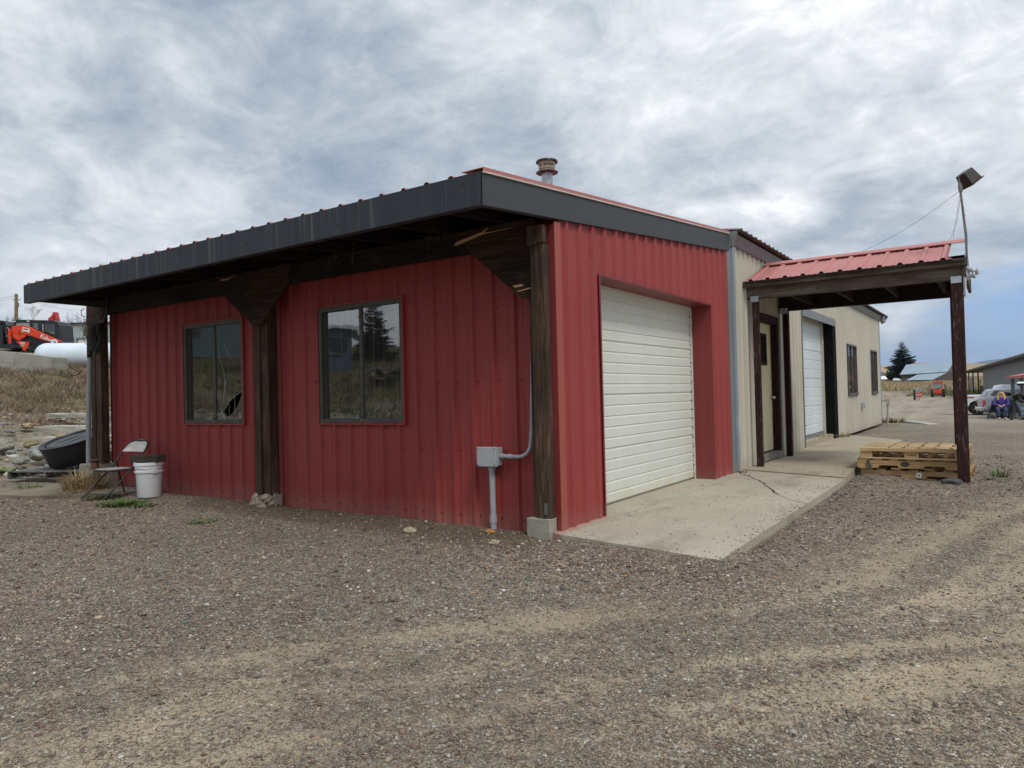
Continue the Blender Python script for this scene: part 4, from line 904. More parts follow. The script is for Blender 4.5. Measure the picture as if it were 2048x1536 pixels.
# front and back beams (doubled), cross joists
mb = MB(); mb.box(.02, 2.615, 5.245, 5.285, 2.42, 2.60); mb.box(.02, 2.615, 5.305, 5.345, 2.42, 2.60); mb.build('front_beam', M['greywood'], can, bevel=.004, split=True)
mb = MB(); mb.box(.02, 2.56, 7.03, 7.13, 2.40, 2.70); mb.build('back_beam', M['rafter'], can, bevel=.004)
mb = MB(); mb.box(.0, 2.64, 5.165, 5.20, 2.575, 2.665); mb.build('fascia_board', M['greywood'], can, bevel=.004)
for x in (.5, 1.1, 1.7, 2.3): m_ = MB(); m_.box(x, x+.04, 5.346, 7.03, 2.46, 2.59); m_.build('joist', M['rafter'], can)
m_ = MB(); m_.box(2.600, 2.635, 5.205, 7.1, 2.44, 2.62); m_.build('end_joist', M['blockwood'], can)
m_ = MB()
for k in range(7):
    x = .9+k*.24; m_.box(x, x+random.uniform(.03, .2), 5.206, 5.240, 2.600, 2.612)
m_.build('shim', M['pallet'], can, split=True)
RIDGE_Y, RZ_, EZ_ = 6.20, 3.02, 2.655
def croof(y_from, y_to, name):
    m_ = MB(); PL = lambda u, w, q: (u, y_from+(y_to-y_from)*q, EZ_+(RZ_-EZ_)*q+w)
    ribbed(m_, PL, .035, 2.50 if name == 'roof' else 2.6, lambda u: 0.0, lambda u: 1.0, pitch=.2286, h=.026, phase=.12, rw=.035); return m_.build('roof', M['roof'], can)
r1 = croof(5.13, RIDGE_Y, 'roof'); croof(7.27, RIDGE_Y, 'roof_back')
mb = MB(); PLn = lambda x, q, w: (x, 5.13+(RIDGE_Y-5.13)*q, EZ_+(RZ_-EZ_)*q+w)
mb.add([PLn(2.46, .02, .03), PLn(2.63, .02, .03), PLn(2.63, .93, .03), PLn(2.46, .93, .03)], [(0,1,2,3)]); mb.add([PLn(2.63, .02, .03), PLn(2.63, .93, .03), PLn(2.63, .93, -.03), PLn(2.63, .02, -.03)], [(0,1,2,3)])
mb.build('gable_flashing', M['alu'], r1)
mb = MB(); mb.add([(.06, 6.04, RZ_-.02), (2.62, 6.04, RZ_-.02), (2.62, 6.2, RZ_+.045), (.06, 6.2, RZ_+.045), (2.62, 6.36, RZ_-.02), (.06, 6.36, RZ_-.02)], [(0,1,2,3), (3,2,4,5)]); mb.tube([(.05, 6.04, RZ_-.022), (2.63, 6.04, RZ_-.022)], .010, 6); mb.build('ridge_cap', M['roof'], r1)
mb = MB(); mb.add([PLn(.02, 0, -.03), PLn(2.62, 0, -.03), PLn(2.62, 1, -.03), PLn(.02, 1, -.03)], [(0,1,2,3)]); mb.build('roof_deck', M['rafter'], r1)
mb = MB(); mb.prism([(5.16, 2.60), (7.24, 2.60), (6.2, 2.99)], lambda u, v, d: (d, u, v), 2.605, 2.625); mb.build('gable_end', M['rafter'], can)
for (x, y) in ((.135, 5.245), (2.53, 5.22)):
    m_ = MB(); m_.box(x-.055, x+.055, y-.008, y-.003, 2.375, 2.455); m_.build('strap', M['alu'], can)
m_ = MB(); m_.box(.05, .17, 6.965, 6.975, 2.35, 2.44); m_.build('strap', M['alu'], can)

# ================================================================ electrics on the red front wall
jb = thing('junction_box', 'pale grey junction box with plastic conduits on the red wall beside the right post', 'electrical box', (-.745, .17, .62))
mb = MB(); mb.box(-.845, -.645, .085, .178, .545, .705); bx_ = mb.build('box', M['boxgrey'], jb, bevel=.010)
mb = MB(); mb.box(-.850, -.640, .062, .084, .540, .710); mb.build('cover', M['boxgrey'], bx_, bevel=.006)
mb = MB()
for x in (-.835, -.655):
    for z in (.555, .695): mb.tube([(x, .062, z), (x, .058, z)], .006, 8)
mb.build('cover_screw', M['greysteel'], bx_, split=True)
mb = MB(); mb.tube([(-.735, .13, .55), (-.728, .125, .10), (-.72, .115, -.10)], .027, 14); mb.build('conduit', M['pvc'], jb, smooth=True)
mb = MB(); mb.tube([(-.735, .13, .545), (-.735, .13, .505)], .034, 14); mb.tube([(-.729, .125, .12), (-.728, .125, .05)], .034, 14); mb.build('coupling', M['pvc'], jb, smooth=True, split=True)
mb = MB(); pts = [(-.64, .13, .63), (-.54, .13, .63)]
for k in range(9): a = math.radians(-90+90*k/8); pts.append((-.455+.13*math.cos(a), .135, .76+.13*math.sin(a)))
pts += [(-.307, .14, 1.2), (-.295, .14, 1.7), (-.285, .14, 2.1)]; rr = [.017]*(len(pts)-3)+[.015, .0095, .009]
pts[-4] = (-.320, .135, .80); pts[-5] = (-.330, .135, .745)
mb.tube(pts, rr, 12); mb.build('conduit', M['pvc'], jb, smooth=True)
mb = MB(); mb.tube([(-.64, .13, .63), (-.60, .13, .63)], .023, 12); mb.tube([(-.56, .13, .63), (-.51, .13, .63)], .022, 12); mb.tube([(-.319, .136, .80), (-.317, .137, .85)], .021, 12); mb.tube([(-.306, .14, 1.22), (-.306, .14, 1.25)], .016, 12); mb.build('coupling', M['pvc'], jb, smooth=True, split=True)
cp = thing('conduit_pipe', 'tall grey plastic conduit pipe strapped beside the left corner post', 'pipe', (-7.74, -.03, .05))
mb = MB(); mb.tube([(-7.765, .03, -.05), (-7.73, .03, 1.1), (-7.645, .04, 2.42)], .034, 14); mb.build('pipe', M['pvc'], cp, smooth=True)
mb = MB(); mb.tube([(-7.70, -.09, 1.62), (-7.82, -.16, 1.70), (-7.93, -.16, 1.66), (-7.86, -.12, 1.58), (-7.74, -.09, 1.60), (-7.68, -.08, 1.64)], .007, 6); mb.tube([(-7.72, -.10, .88), (-7.79, -.08, .90), (-7.70, -.03, .89)], .006, 5); mb.build('strap', M['cable'], cp, split=True)
cc = thing('cable_coil', 'coil of dark cable hanging below the beam at the left corner post', 'cable', (-7.2, -.10, 2.2))
mb = MB()
for k in range(9):
    pts = []; w = random.uniform(.07, .13); h = random.uniform(.17, .22); ph = random.uniform(-.25, .25)
    for j in range(19):
        a = 2*math.pi*j/18; pts.append((-7.15+w*math.sin(a)+ph*.3*h*math.cos(a), -.10-.006*k+.01*math.sin(a*2), 2.06+h*math.cos(a)))
    mb.tube(pts, .006, 5, False)
mb.build('coil', M['cable'], cc, smooth=True)
mb = MB(); mb.tube([(-7.18, -.09, 2.27), (-7.03, -.08, 2.29), (-6.97, -.07, 2.40), (-6.99, -.05, 2.62)], .016, 8); mb.tube([(-7.62, -.08, 2.28), (-7.5, -.12, 2.18), (-7.35, -.12, 1.98), (-7.25, -.12, 1.93), (-7.10, -.11, 1.96)], .005, 5); mb.tube([(-7.58, -.08, 2.26), (-7.52, -.13, 2.08), (-7.34, -.12, 1.92), (-7.22, -.12, 1.95)], .004, 5); mb.tube([(-7.63, -.05, 2.40), (-7.70, -.06, 2.43), (-7.71, -.06, 2.50), (-7.64, -.05, 2.52)], .006, 5); mb.build('cable_end', M['cable'], cc, smooth=True)
ml = thing('small_wall_lamp', 'small pale weathered lamp box on the left corner post', 'lamp', (-7.59, -.06, 2.2))
mb = MB(); mb.lathe([(.0, -.08), (.045, -.075), (.055, -.02), (.05, .04), (.03, .07), (.0, .075)], (-7.46, -.10, 2.20), 14); mb.build('lamp_body', simple('dirty_cream_plastic', (.26, .24, .20), .6, var=.25, scale=12), ml, smooth=True)
mb = MB(); mb.box(-7.50, -7.43, -.06, -.034, 2.15, 2.25); mb.build('bracket', M['greysteel'], ml)

# ================================================================ clutter at the left corner
o = slab('stone_slab', [(-8.75, -.62), (-7.9, -1.12), (-7.2, -.95), (-6.55, -.55), (-6.15, -.20), (-6.1, .18), (-8.3, .15)], -.12, .035, concrete('mossy_brown_concrete', (.17, .14, .095), (.25, .215, .16), .5))
# bucket and the timber resting on it
bk = thing('plastic_bucket', 'white plastic lidded bucket standing on the gravel against the red wall', 'bucket', (-5.72, -.20, .02))
mb = MB(); B0 = (-5.72, -.20, .02)
mb.lathe([(0, .0), (.132, .0), (.136, .006), (.150, .30), (.1505, .302)], B0, 40); mb.lathe([(.1505, .300), (.164, .302), (.165, .318), (.153, .321), (.154, .352), (.162, .354), (.162, .362), (.154, .365), (.1555, .39)], B0, 40); mb.build('body', M['white'], bk, smooth=True)
mb = MB(); mb.lathe([(.1555, .386), (.168, .388), (.170, .415), (.166, .424), (.150, .424), (.148, .414), (.0, .414)], B0, 40); mb.build('lid', M['white'], bk, smooth=True)
mb = MB(); mb.box(-5.59, -5.545, -.24, -.19, .318, .372)
mb.tube([(-5.562, -.22, .35)]+[(-5.72+.175*math.cos(a), -.20+.175*math.sin(a), .35-.06*math.sin((a+.3)/3.2*math.pi)) for a in [-.3-.25*k for k in range(11)]], .003, 5); mb.build('handle', M['white'], bk)
wb = thing('timber_block', 'short brown timber offcut lying on top of the white bucket', 'timber', (-5.72, -.20, .445), math.radians(22))
mb = MB(); mb.box(-.21, .18, -.085, .08, .0, .088); mb.build('block', M['blockwood'], wb, local=True, bevel=.006)
# folding chair
fc = thing('folding_chair', 'rusty grey metal folding chair beside the white bucket', 'chair', (-6.08, -.43, .040), math.radians(100)); fc.scale = (.84,)*3
S_ = []
def L3(name, f, mat, **k): m_ = MB(); f(m_); return m_.build(name, mat, fc, local=True, **k)
# local: x forward is -x (chair faces left), width along y
def seat_(m_):
    out = []
    for k in range(28):
        a = 2*math.pi*k/28; c, s = math.cos(a), math.sin(a); out.append((-.02+.205*math.copysign(abs(c)**.6, c), .20*math.copysign(abs(s)**.6, s)))
    m_.prism(out, lambda u, v, d: (u, v, d+.02*(-u)), .372, .400)
L3('seat', seat_, M['seat'], smooth=False, bevel=.004)
def seatrim(m_):
    pts = []
    for k in range(29):
        a = 2*math.pi*k/28; c, s = math.cos(a), math.sin(a); pts.append((-.02+.213*math.copysign(abs(c)**.6, c), .207*math.copysign(abs(s)**.6, s), .378-.02*(-.02+.213*c)))
    m_.tube(pts, .014, 6, False)
L3('seat_frame', seatrim, M['chairdk'])
def back_(m_):
    n = 14; vs = []
    for j in range(n+1):
        v = -1+2*j/n; top = .155*(1-abs(v)**2.6)**.5; bow = .03*(1-v*v)
        for q in (0, .5, 1): 
            z = .62+q*(.02+top); x = .29+(z-.62)*.75+bow*.8; vs.append((x, v*.225, z))
    for j in range(n+1):
        v = -1+2*j/n; top = .155*(1-abs(v)**2.6)**.5; bow = .03*(1-v*v)
        for q in (0, .5, 1):
            z = .62+q*(.02+top); x = .306+(z-.62)*.75+bow*.8; vs.append((x, v*.225, z-.003))
    o_ = 3*(n+1); fs = []
    for j in range(n):
        for q in range(2): a = j*3+q; fs += [(a, a+3, a+4, a+1), (o_+a, o_+a+1, o_+a+4, o_+a+3)]
        for q in (0, 2): a = j*3+q; fs.append((a, a+3, o_+a+3, o_+a))
    m_.add(vs, fs)
L3('backrest', back_, simple('brightened_worn_back_metal', (.68, .64, .59), .75, 0, .15, 14, dirt=(.30, .24, .19), dirtamt=.4), smooth=True, fix=True)  # back colour lifted above the seat's to offset the shade on it
for s in (-1, 1):
    y = s*.232
    L3('leg', lambda m_: m_.tube([(-.36, y, .0), (-.31, y, .03), (.14, y, .43), (.29, y, .60), (.35, y, .68), (.40, y*.85, .745), (.42, y*.5, .78)], .0125, 10), M['chairdk'], smooth=True)
    L3('leg', lambda m_: m_.tube([(.10, y*.9, .63), (.13, y*.9, .55), (.26, y*.9, .02), (.27, y*.9, .0)], .0115, 10) if False else m_.tube([(.17, y*.9, .50), (.20, y*.9, .38), (.30, y*.9, .0)], .0115, 10), M['chairdk'], smooth=True)
L3('crossbar', lambda m_: (m_.tube([(-.28, -.23, .055), (-.28, .23, .055)], .009, 8), m_.tube([(.275, -.21, .10), (.275, .21, .10)], .009, 8), m_.tube([(.42, -.12, .78), (.42, .12, .78)], .0125, 8)), M['chairdk'], split=True)
# dry grass heap under the chair and small rusty spool
def tuft(name, c, n, rad, h, cols, mat, label, cat, lean=.5, w=.006, kind=None, group=None, droop=.35):
    V = []; Fc = []; Cc = []
    for i in range(n):
        a = random.uniform(0, 6.283); r = rad*random.random()**.6; b = Vector((c[0]+r*math.cos(a), c[1]+r*math.sin(a), c[2]))
        hh = h*random.uniform(.45, 1.1); d = Vector((math.cos(a)*lean*random.uniform(.2, 1.2)+random.gauss(0, .2), math.sin(a)*lean*random.uniform(.2, 1.2)+random.gauss(0, .2), 1)).normalized()
        s = Vector((-d.y, d.x, 0)); s = s.normalized()*w*random.uniform(.6, 1.4) if s.length > .01 else Vector((w, 0, 0))
        mid = b+d*hh*.6; tip = b+d*hh+Vector((d.x, d.y, -.6))*hh*droop*random.random(); o_ = len(V)
        V += [b-s, b+s, mid+s*.8, mid-s*.8, tip]; Fc += [(o_, o_+1, o_+2, o_+3), (o_+3, o_+2, o_+4)]
        q = random.choice(cols); k = random.uniform(.7, 1.3); Cc += [(q[0]*k, q[1]*k, q[2]*k, 1)]*5
    m_ = MB(); m_.add(V, Fc); o_ = m_.build(name, mat, None, cols=Cc); return tag(o_, label, cat, group, kind)
DRY = [(.44, .33, .18), (.36, .25, .13), (.54, .43, .27), (.26, .17, .09)]
GRN = [(.07, .14, .025), (.10, .17, .04), (.05, .10, .02), (.15, .20, .06)]
tuft('dry_grass_heap', (-7.22, -.28, .02), 520, .22, .36, DRY, M['blade'], 'heap of dead straw coloured grass under the folding chair', 'grass', .75, .004, droop=.8)
tuft('dry_grass_heap', (-7.0, -.5, .03), 160, .30, .09, DRY, M['blade'], 'flat litter of dead grass in front of the chair legs', 'grass', 2.2, .004)
tuft('grass_tuft', (-8.25, -.55, .0), 260, .17, .10, GRN, M['leaf'], 'green grass tuft on the stone slab left of the conduit pipe', 'grass tuft', .9, .004)
tuft('grass_tuft', (-6.35, -.42, -.02), 420, .26, .10, GRN+[(.2, .12, .06)], M['leaf'], 'green weeds growing between the stone slab and the bucket', 'weeds', 1.2, .006)
tuft('grass_tuft', (-5.55, -.62, -.01), 480, .26, .07, GRN, M['leaf'], 'low green weed patch in the gravel in front of the bucket', 'weeds', 1.6, .007)
tuft('grass_tuft', (-5.2, -.60, -.01), 200, .2, .05, GRN, M['leaf'], 'thin green weeds in the gravel below the cracked window', 'weeds', 1.6, .006)
tuft('grass_tuft', (-3.5, -.9, -.01), 160, .15, .04, GRN, M['leaf'], 'tiny green weed patch in the gravel by the middle post', 'weeds', 1.6, .006)
tuft('grass_tuft', (2.9, 5.9, -.02), 60, .10, .16, GRN, M['leaf'], 'green weed sprig beside the pallet stack', 'weeds', .7, .005)
tuft('grass_tuft', (.02, 12.0, .07), 120, .22, .12, DRY+GRN, M['blade'], 'dry weeds at the foot of the black door panel', 'weeds', .9, .006)
tuft('grass_tuft', (.05, 19.2, .05), 260, .5, .22, DRY+GRN, M['blade'], 'dry weeds round the far corner of the tan building', 'weeds', .9, .01)
tuft('grass_tuft', (-.06, 10.6, .17), 90, .3, .06, DRY, M['blade'], 'dead weeds on the threshold of the tan roll door', 'weeds', 1.5, .006)
tuft('grass_tuft', (.10, 4.60, .062), 60, .06, .03, GRN+DRY, M['leaf'], 'small weeds in the crack of the apron slab', 'weeds', 1.4, .004)
# broad leaved weeds at the foot of the bank
for i, (x, y, lb) in enumerate(((-10.9, .15, 'broad leaved weed left of the grey pallet'), (-9.1, -1.5, 'broad leaved weed alone on the purple gravel'), (-11.8, 1.3, 'broad leaved weed between the two pale boulders'), (-10.3, .95, 'broad leaved weed behind the grey pallet'), (-13.5, .5, 'broad leaved weed among rocks at the left edge'))):
    V = []; Fc = []; Cc = []
    for k in range(26):
        a = random.uniform(0, 6.28); ln = random.uniform(.10, .22); w = ln*.3; z = tz(x, y); r0 = random.random()*.15
        b = Vector((x+r0*math.cos(a*2), y+r0*math.sin(a*2), z)); d = Vector((math.cos(a), math.sin(a), random.uniform(.1, .6))); s = Vector((-math.sin(a), math.cos(a), 0))*w
        o_ = len(V); V += [b, b+d*ln*.5-s, b+d*ln, b+d*ln*.5+s]; Fc.append((o_, o_+1, o_+2, o_+3)); q = random.choice([(.16, .20, .06), (.22, .25, .09), (.10, .14, .04)]); Cc += [(*q, 1)]*4
    m_ = MB(); m_.add(V, Fc); tag(m_.build('weed_plant', M['leaf'], None, cols=Cc), lb, 'weed')
# small rusty stand by the post
mb = MB(); mb.lathe([(.0, 0), (.06, .0), (.05, .02), (.045, .11), (.075, .12), (.075, .13), (.0, .132)], (-7.08, -.20, .30), 14); sp = mb.build('rusty_spool', simple('rusty_iron', (.16, .07, .055), .8, .3, .4, 15), None, smooth=True); tag(sp, 'small rusty iron spool on the footing block behind the folding chair', 'spool')
# ================================================================ pallets
def pallet_mesh(parent, wx, wy, h, mat, notch=True, blocks=False, n_top=7, stringer_mat=None, seed=0):
    r = random.Random(seed); bt = .018
    def p(name, f, mt=mat): m_ = MB(); f(m_); return m_.build(name, mt, parent, local=True, bevel=.002)
    bw = (wy-.02*(n_top-1))/n_top
    # top boards run along x here or y? they cross the stringers, which run along x
    nb = n_top; span = wx
    for k in range(nb):
        x = -wx/2 + (wx-.10)*k/(nb-1); j = r.uniform(-.004, .004)
        p('top_board', lambda m_: m_.box(x, x+.10+(.04 if k in (0, nb-1) else 0)*(1 if k == 0 else 0), -wy/2+j, wy/2+j, h-bt, h))
    for k in range(4):
        x = -wx/2+.02 + (wx-.13)*k/3; j = r.uniform(-.004, .004)
        p('bottom_board', lambda m_: m_.box(x, x+.10, -wy/2+j, wy/2+j, 0, bt*.8))
    for y in (-wy/2, -.02, wy/2-.04):
        z0, z1 = bt*.8+.0005, h-bt-.0005
        if notch:
            poly = [(-wx/2, z0), (-wx*.30, z0), (-wx*.29, z0+.035), (-wx*.12, z0+.035), (-wx*.11, z0), (wx*.11, z0), (wx*.12, z0+.035), (wx*.29, z0+.035), (wx*.30, z0), (wx/2, z0), (wx/2, z1), (-wx/2, z1)]
            p('stringer', lambda m_: m_.prism(poly, lambda u, v, d: (u, d, v), y, y+.04), stringer_mat or mat)
        else:
            p('stringer', lambda m_: m_.box(-wx/2, wx/2, y, y+.04, z0, z1), stringer_mat or mat)
zb0 = tz(2.0, 6.0)
gp = 'pallets stacked beside the canopy post'
pa = thing('wooden_pallet', 'browned wooden pallet, bottom one of the stack beside the canopy post', 'pallet', (2.005, 5.98, -.045), math.radians(-1), gp); pallet_mesh(pa, 1.22, 1.05, .125, M['palletdk'], seed=1)
pb = thing('wooden_pallet', 'browned wooden pallet with a smudge and hanging tag, middle of the stack', 'pallet', (1.965, 5.95, .082), math.radians(.6), gp); pallet_mesh(pb, 1.24, 1.05, .13, M['palletdk'], seed=2)
pc = thing('wooden_pallet', 'pale new block pallet on top of the stack beside the canopy post', 'pallet', (1.995, 5.94, .214), math.radians(-.8), gp)
def pp(name, f, mt=M['pallet']): m_ = MB(); f(m_); return m_.build(name, mt, pc, local=True, bevel=.002)
for y in (-.53, -.07, .39):
    pp('bottom_board', lambda m_: m_.box(-.60, .60, y, y+.14, 0, .018))
    pp('stringer_board', lambda m_: m_.box(-.60, .60, y, y+.14, .108, .124))
    for x in (-.60, -.09, .46): pp('block', lambda m_: m_.box(x, x+.14 if x != -.09 else x+.16, y+.004, y+.136, .0185, .1075))
for x in (-.60, -.44, -.26, -.09, .09, .26, .44): pp('top_board', lambda m_: m_.box(x, x+(.145 if abs(x) > .3 else .13), -.53+random.uniform(-.004, .004), .53, .1245, .142))
pp('lead_board', lambda m_: m_.box(-.60, .60, -.552, -.532, .100, .142))
sm = MB(); sm.add([(-.01+.09*math.cos(a)*.6-.06, -.5265, .068+.035*math.sin(a)) for a in [k*.628 for k in range(10)]], [tuple(range(10))]); sm.build('smudge', simple('charcoal_smudge', (.05, .042, .038), .9), pb, local=True)
tg_ = MB(); tg_.add([(-.50, -.532, .115), (-.49, -.534, .125), (-.455, -.535, .06), (-.45, -.537, .0), (-.51, -.538, .005), (-.515, -.536, .05)], [(0,1,2,3,4,5)]); tg_.build('hanging_tag', M['camo'], pb, local=True)
st_ = MB(); st_.add([(.02, -.5265, .035), (.075, -.5265, .03), (.085, -.5265, .085), (.035, -.5265, .09)], [(0,1,2,3)]); sk_ = st_.build('sticker', M['signwhite'], pa, local=True)
st_ = MB(); st_.add([(.038, -.528, .046), (.066, -.528, .044), (.070, -.528, .070), (.044, -.528, .074)], [(0,1,2,3)]); st_.build('sticker_print', simple('blue_green_print', (.10, .22, .25), .5), sk_, local=True)
mb = MB()
for k in range(5): mb.box(-.055+k*.02, -.043+k*.02, -.5275, -.5268, .045, .065)
mb.build('stamp_mark', simple('brown_ink_stamp', (.16, .10, .06), .8), pc, local=True)
# pale and dark stone at the canopy post foot
# grey pallet with the black tub
gpt = thing('old_pallet', 'grey weathered pallet lying on gravel left of the building under the black tub', 'pallet', (-9.55, .62, .03), math.radians(114)); pallet_mesh(gpt, 1.15, 1.35, .125, M['oldpallet'], notch=False, seed=4)
tub = thing('rubber_tub', 'black round rubber tub tipped on the grey pallet', 'tub', (-9.42, .66, .165), 0)
Rm = Matrix.Rotation(math.radians(-17), 4, fwd) @ Matrix.Rotation(math.radians(17), 4, right)
Rm = Matrix.Rotation(math.radians(16), 4, right) @ Matrix.Rotation(math.radians(9), 4, -fwd)
mb = MB(); mb.lathe([(.0, .0), (.415, .0), (.43, .02), (.475, .33), (.485, .335), (.49, .36), (.455, .362), (.44, .345), (.0, .33)], (-9.42, .66, .30), 48, Rm); tb = mb.build('body', M['blackpl'], tub, smooth=True)
mb = MB()
for xx in (-.12, .10): mb.box(xx-.012, xx+.012, -.40, .40, .3335, .338, Matrix.Translation((-9.42, .66, .30)) @ Rm)
mb.lathe([(.40, .345), (.40, .352), (.385, .352), (.385, .345)], (-9.42, .66, .30), 40, Rm); mb.build('lid_rib', M['black'], tub, split=True)
mb = MB(); mb.box(-.1, .35, -.1, .25, -.12, .0, Matrix.Translation((-9.35, .7, .30)) @ Rm); mb.build('wedge', M['oldpallet'], tub)
# concrete step blocks set in the bank
for (px, py, D, sx, sy, sz, rz, lb) in ((163, 851, 15.6, .95, .55, .26, 26, 'thick pale concrete block half buried in the bank, middle one'), (168, 826, 17.0, .8, .5, .12, 24, 'flat pale concrete slab highest of the blocks in the bank'), (172, 872, 14.2, .9, .6, .10, 28, 'low flat concrete slab at the foot of the bank behind the tub')):
    p = at(px, py, D); m_ = MB()
    o_ = rough_block('concrete_block', -sx, sx, -sy/2, sy/2, -sz, 0, M['concold'], None, px, .03, 4); o_.matrix_basis = Matrix.Translation(p) @ Matrix.Rotation(math.radians(rz), 4, 'Z'); tag(o_, lb, 'concrete block', 'concrete blocks in the bank')
# boulders
def boulder(px, py, D, s, col, label, seed, flat=.7):
    import bmesh; bm = bmesh.new(); bmesh.ops.create_icosphere(bm, subdivisions=3, radius=1)
    cols = []; c = at(px, py, D); s *= .82; col = tuple(k*.80 for k in col)
    for v in bm.verts:
        d = v.co.normalized(); k = 1+.38*noise.noise(d*1.3+Vector((seed, 0, 0)))+.14*noise.noise(d*3.4+Vector((seed, 5, 0))); q = noise.cell(d*1.8+Vector((seed, 1, 2)))*.10
        v.co = Vector((d.x*s*k*1.15, d.y*s*k*.9, d.z*s*flat*(k-q)))
        t_ = .8+.5*noise.noise(d*4+Vector((seed, 9, 0))); cols.append((col[0]*t_, col[1]*t_, col[2]*t_, 1))
    vs = [tuple(v.co+c) for v in bm.verts]; bm.verts.index_update(); fs = [[v.index for v in f.verts] for f in bm.faces]; bm.free()
    m_ = MB(); m_.add(vs, fs); o_ = m_.build('boulder', M['rockm'], None, cols=cols); tag(o_, label, 'boulder', 'boulders at the foot of the bank')
boulder(82, 905, 12.9, .24, (.42, .43, .38), 'large pale green grey boulder left of the black tub', 3)
boulder(42, 922, 12.3, .16, (.38, .40, .35), 'round pale boulder below the large pale green grey boulder', 8, .5)
boulder(62, 888, 13.6, .18, (.36, .33, .20), 'mossy tan boulder behind the large pale green grey boulder', 12, .6)
boulder(8, 890, 13.5, .22, (.44, .42, .33), 'lichen spotted pale boulder at the left edge', 17, .7)
boulder(125, 873, 14.0, .16, (.50, .38, .22), 'ochre tan boulder behind the black tub', 21, .5)
boulder(52, 852, 15.3, .16, (.48, .38, .24), 'flat tan boulder up the bank', 25, .5)
boulder(64, 850, 15.6, .09, (.55, .36, .17), 'small orange stone beside the flat tan boulder', 29, .5)
boulder(22, 905, 12.9, .10, (.34, .35, .33), 'small grey boulder between the two pale boulders at left', 33, .5)
boulder(6, 812, 18.5, .20, (.52, .52, .48), 'pale flat stone at the left edge halfway up the bank', 37, .35)
boulder(130, 867, 14.6, .09, (.36, .37, .36), 'small grey stone on top of the ochre boulder', 41, .6)
boulder(20, 862, 14.8, .12, (.30, .32, .31), 'blue grey flat stone on the lower bank', 45, .4)
for (x, y, s, c, lb, sd) in ((2.42, 5.10, .085, (.10, .10, .10), 'dark flat stone at the foot of the canopy post', 51), (-.60, -.10, .035, (.42, .20, .07), 'orange stone beside the junction box conduit', 55), (-.38, -.35, .035, (.40, .33, .22), 'tan stone beside the right footing block', 57), (-1.3, -.32, .045, (.42, .36, .24), 'pale tan stone on the dirt strip under the red wall', 59)):
    import bmesh; bm = bmesh.new(); bmesh.ops.create_icosphere(bm, subdivisions=3, radius=1); cols = []
    for v in bm.verts: d = v.co.normalized(); k = 1+.4*noise.noise(d*1.4+Vector((sd, 0, 0))); v.co = Vector((d.x*s*k*1.3, d.y*s*k, d.z*s*k*.55)); cols.append((*c, 1))
    zq = tz(x, y)+s*.3; vs = [tuple(v.co+Vector((x, y, zq))) for v in bm.verts]; bm.verts.index_update(); fs = [[v.index for v in f.verts] for f in bm.faces]; bm.free(); m_ = MB(); m_.add(vs, fs); o_ = m_.build('stone', M['rockm'], None, cols=cols); tag(o_, lb, 'stone')
# rubble and dead weeds on the bank (both beyond counting)
def rubble():
    n = 22000; x = rng.uniform(-30, -10.3, n); y = rng.uniform(-12, 12, n); k = rng.random(n) < np.clip(1.25-(-x-10.3)/9, .06, 1); x = x[k]; y = y[k]; n = len(x)
    sz = .012+.09*rng.random(n)**6; z = terrain(x, y); P = np.array([(.40,.37,.30),(.30,.31,.30),(.45,.36,.22),(.22,.22,.21),(.50,.49,.44),(.36,.28,.18),(.26,.24,.20)])
    return stones('rubble', np.stack([x, y, z+sz*.2], -1), sz, rng.uniform(.4, .7, n), P[rng.integers(0, len(P), n)]*rng.uniform(.7, 1.25, (n, 1)), M['stone'], seed=9)
o = rubble(); tag(o, 'loose rubble covering the lower slope of the bank', kind='stuff')
def blades(name, x, y, h, w, cols, lean=.35, z=None, mat=None):
    n = len(x); z = terrain(x, y) if z is None else z; a = rng.uniform(0, 2*np.pi, n); l = rng.normal(0, lean, (n, 2))
    s = np.stack([np.cos(a)*w, np.sin(a)*w, 0*a], -1); b = np.stack([x, y, z-.02], -1)
    m_ = b+np.stack([l[:, 0]*h*.45, l[:, 1]*h*.45, h*.6], -1); t_ = b+np.stack([l[:, 0]*h, l[:, 1]*h, h], -1)
    V = np.stack([b-s*.6, b+s*.6, m_+s, m_-s, t_], 1); base = np.arange(n)[:, None]*5
    q = (base+np.array([[0,1,2,3]])); tr = (base+np.array([[3,2,4]]))
    idx = np.concatenate([q.ravel(), tr.ravel()]); me = bpy.data.meshes.new(name); me.vertices.add(n*5); me.vertices.foreach_set('co', V.astype(np.float32).ravel())
    me.loops.add(len(idx)); me.loops.foreach_set('vertex_index', idx.astype(np.int32)); st = np.concatenate([np.arange(n)*4, 4*n+np.arange(n)*3]); tt = np.concatenate([np.full(n, 4), np.full(n, 3)])
    me.polygons.add(2*n); me.polygons.foreach_set('loop_start', st.astype(np.int32)); me.polygons.foreach_set('loop_total', tt.astype(np.int32)); me.materials.append(mat or M['blade'])
    c4 = np.ones((n, 5, 4), np.float32); c4[..., :3] = cols[:, None]; at_ = me.color_attributes.new('Col', 'FLOAT_COLOR', 'POINT'); at_.data.foreach_set('color', c4.ravel())
    me.update(); me.validate(); o_ = bpy.data.objects.new(name, me); COL.objects.link(o_); return o_
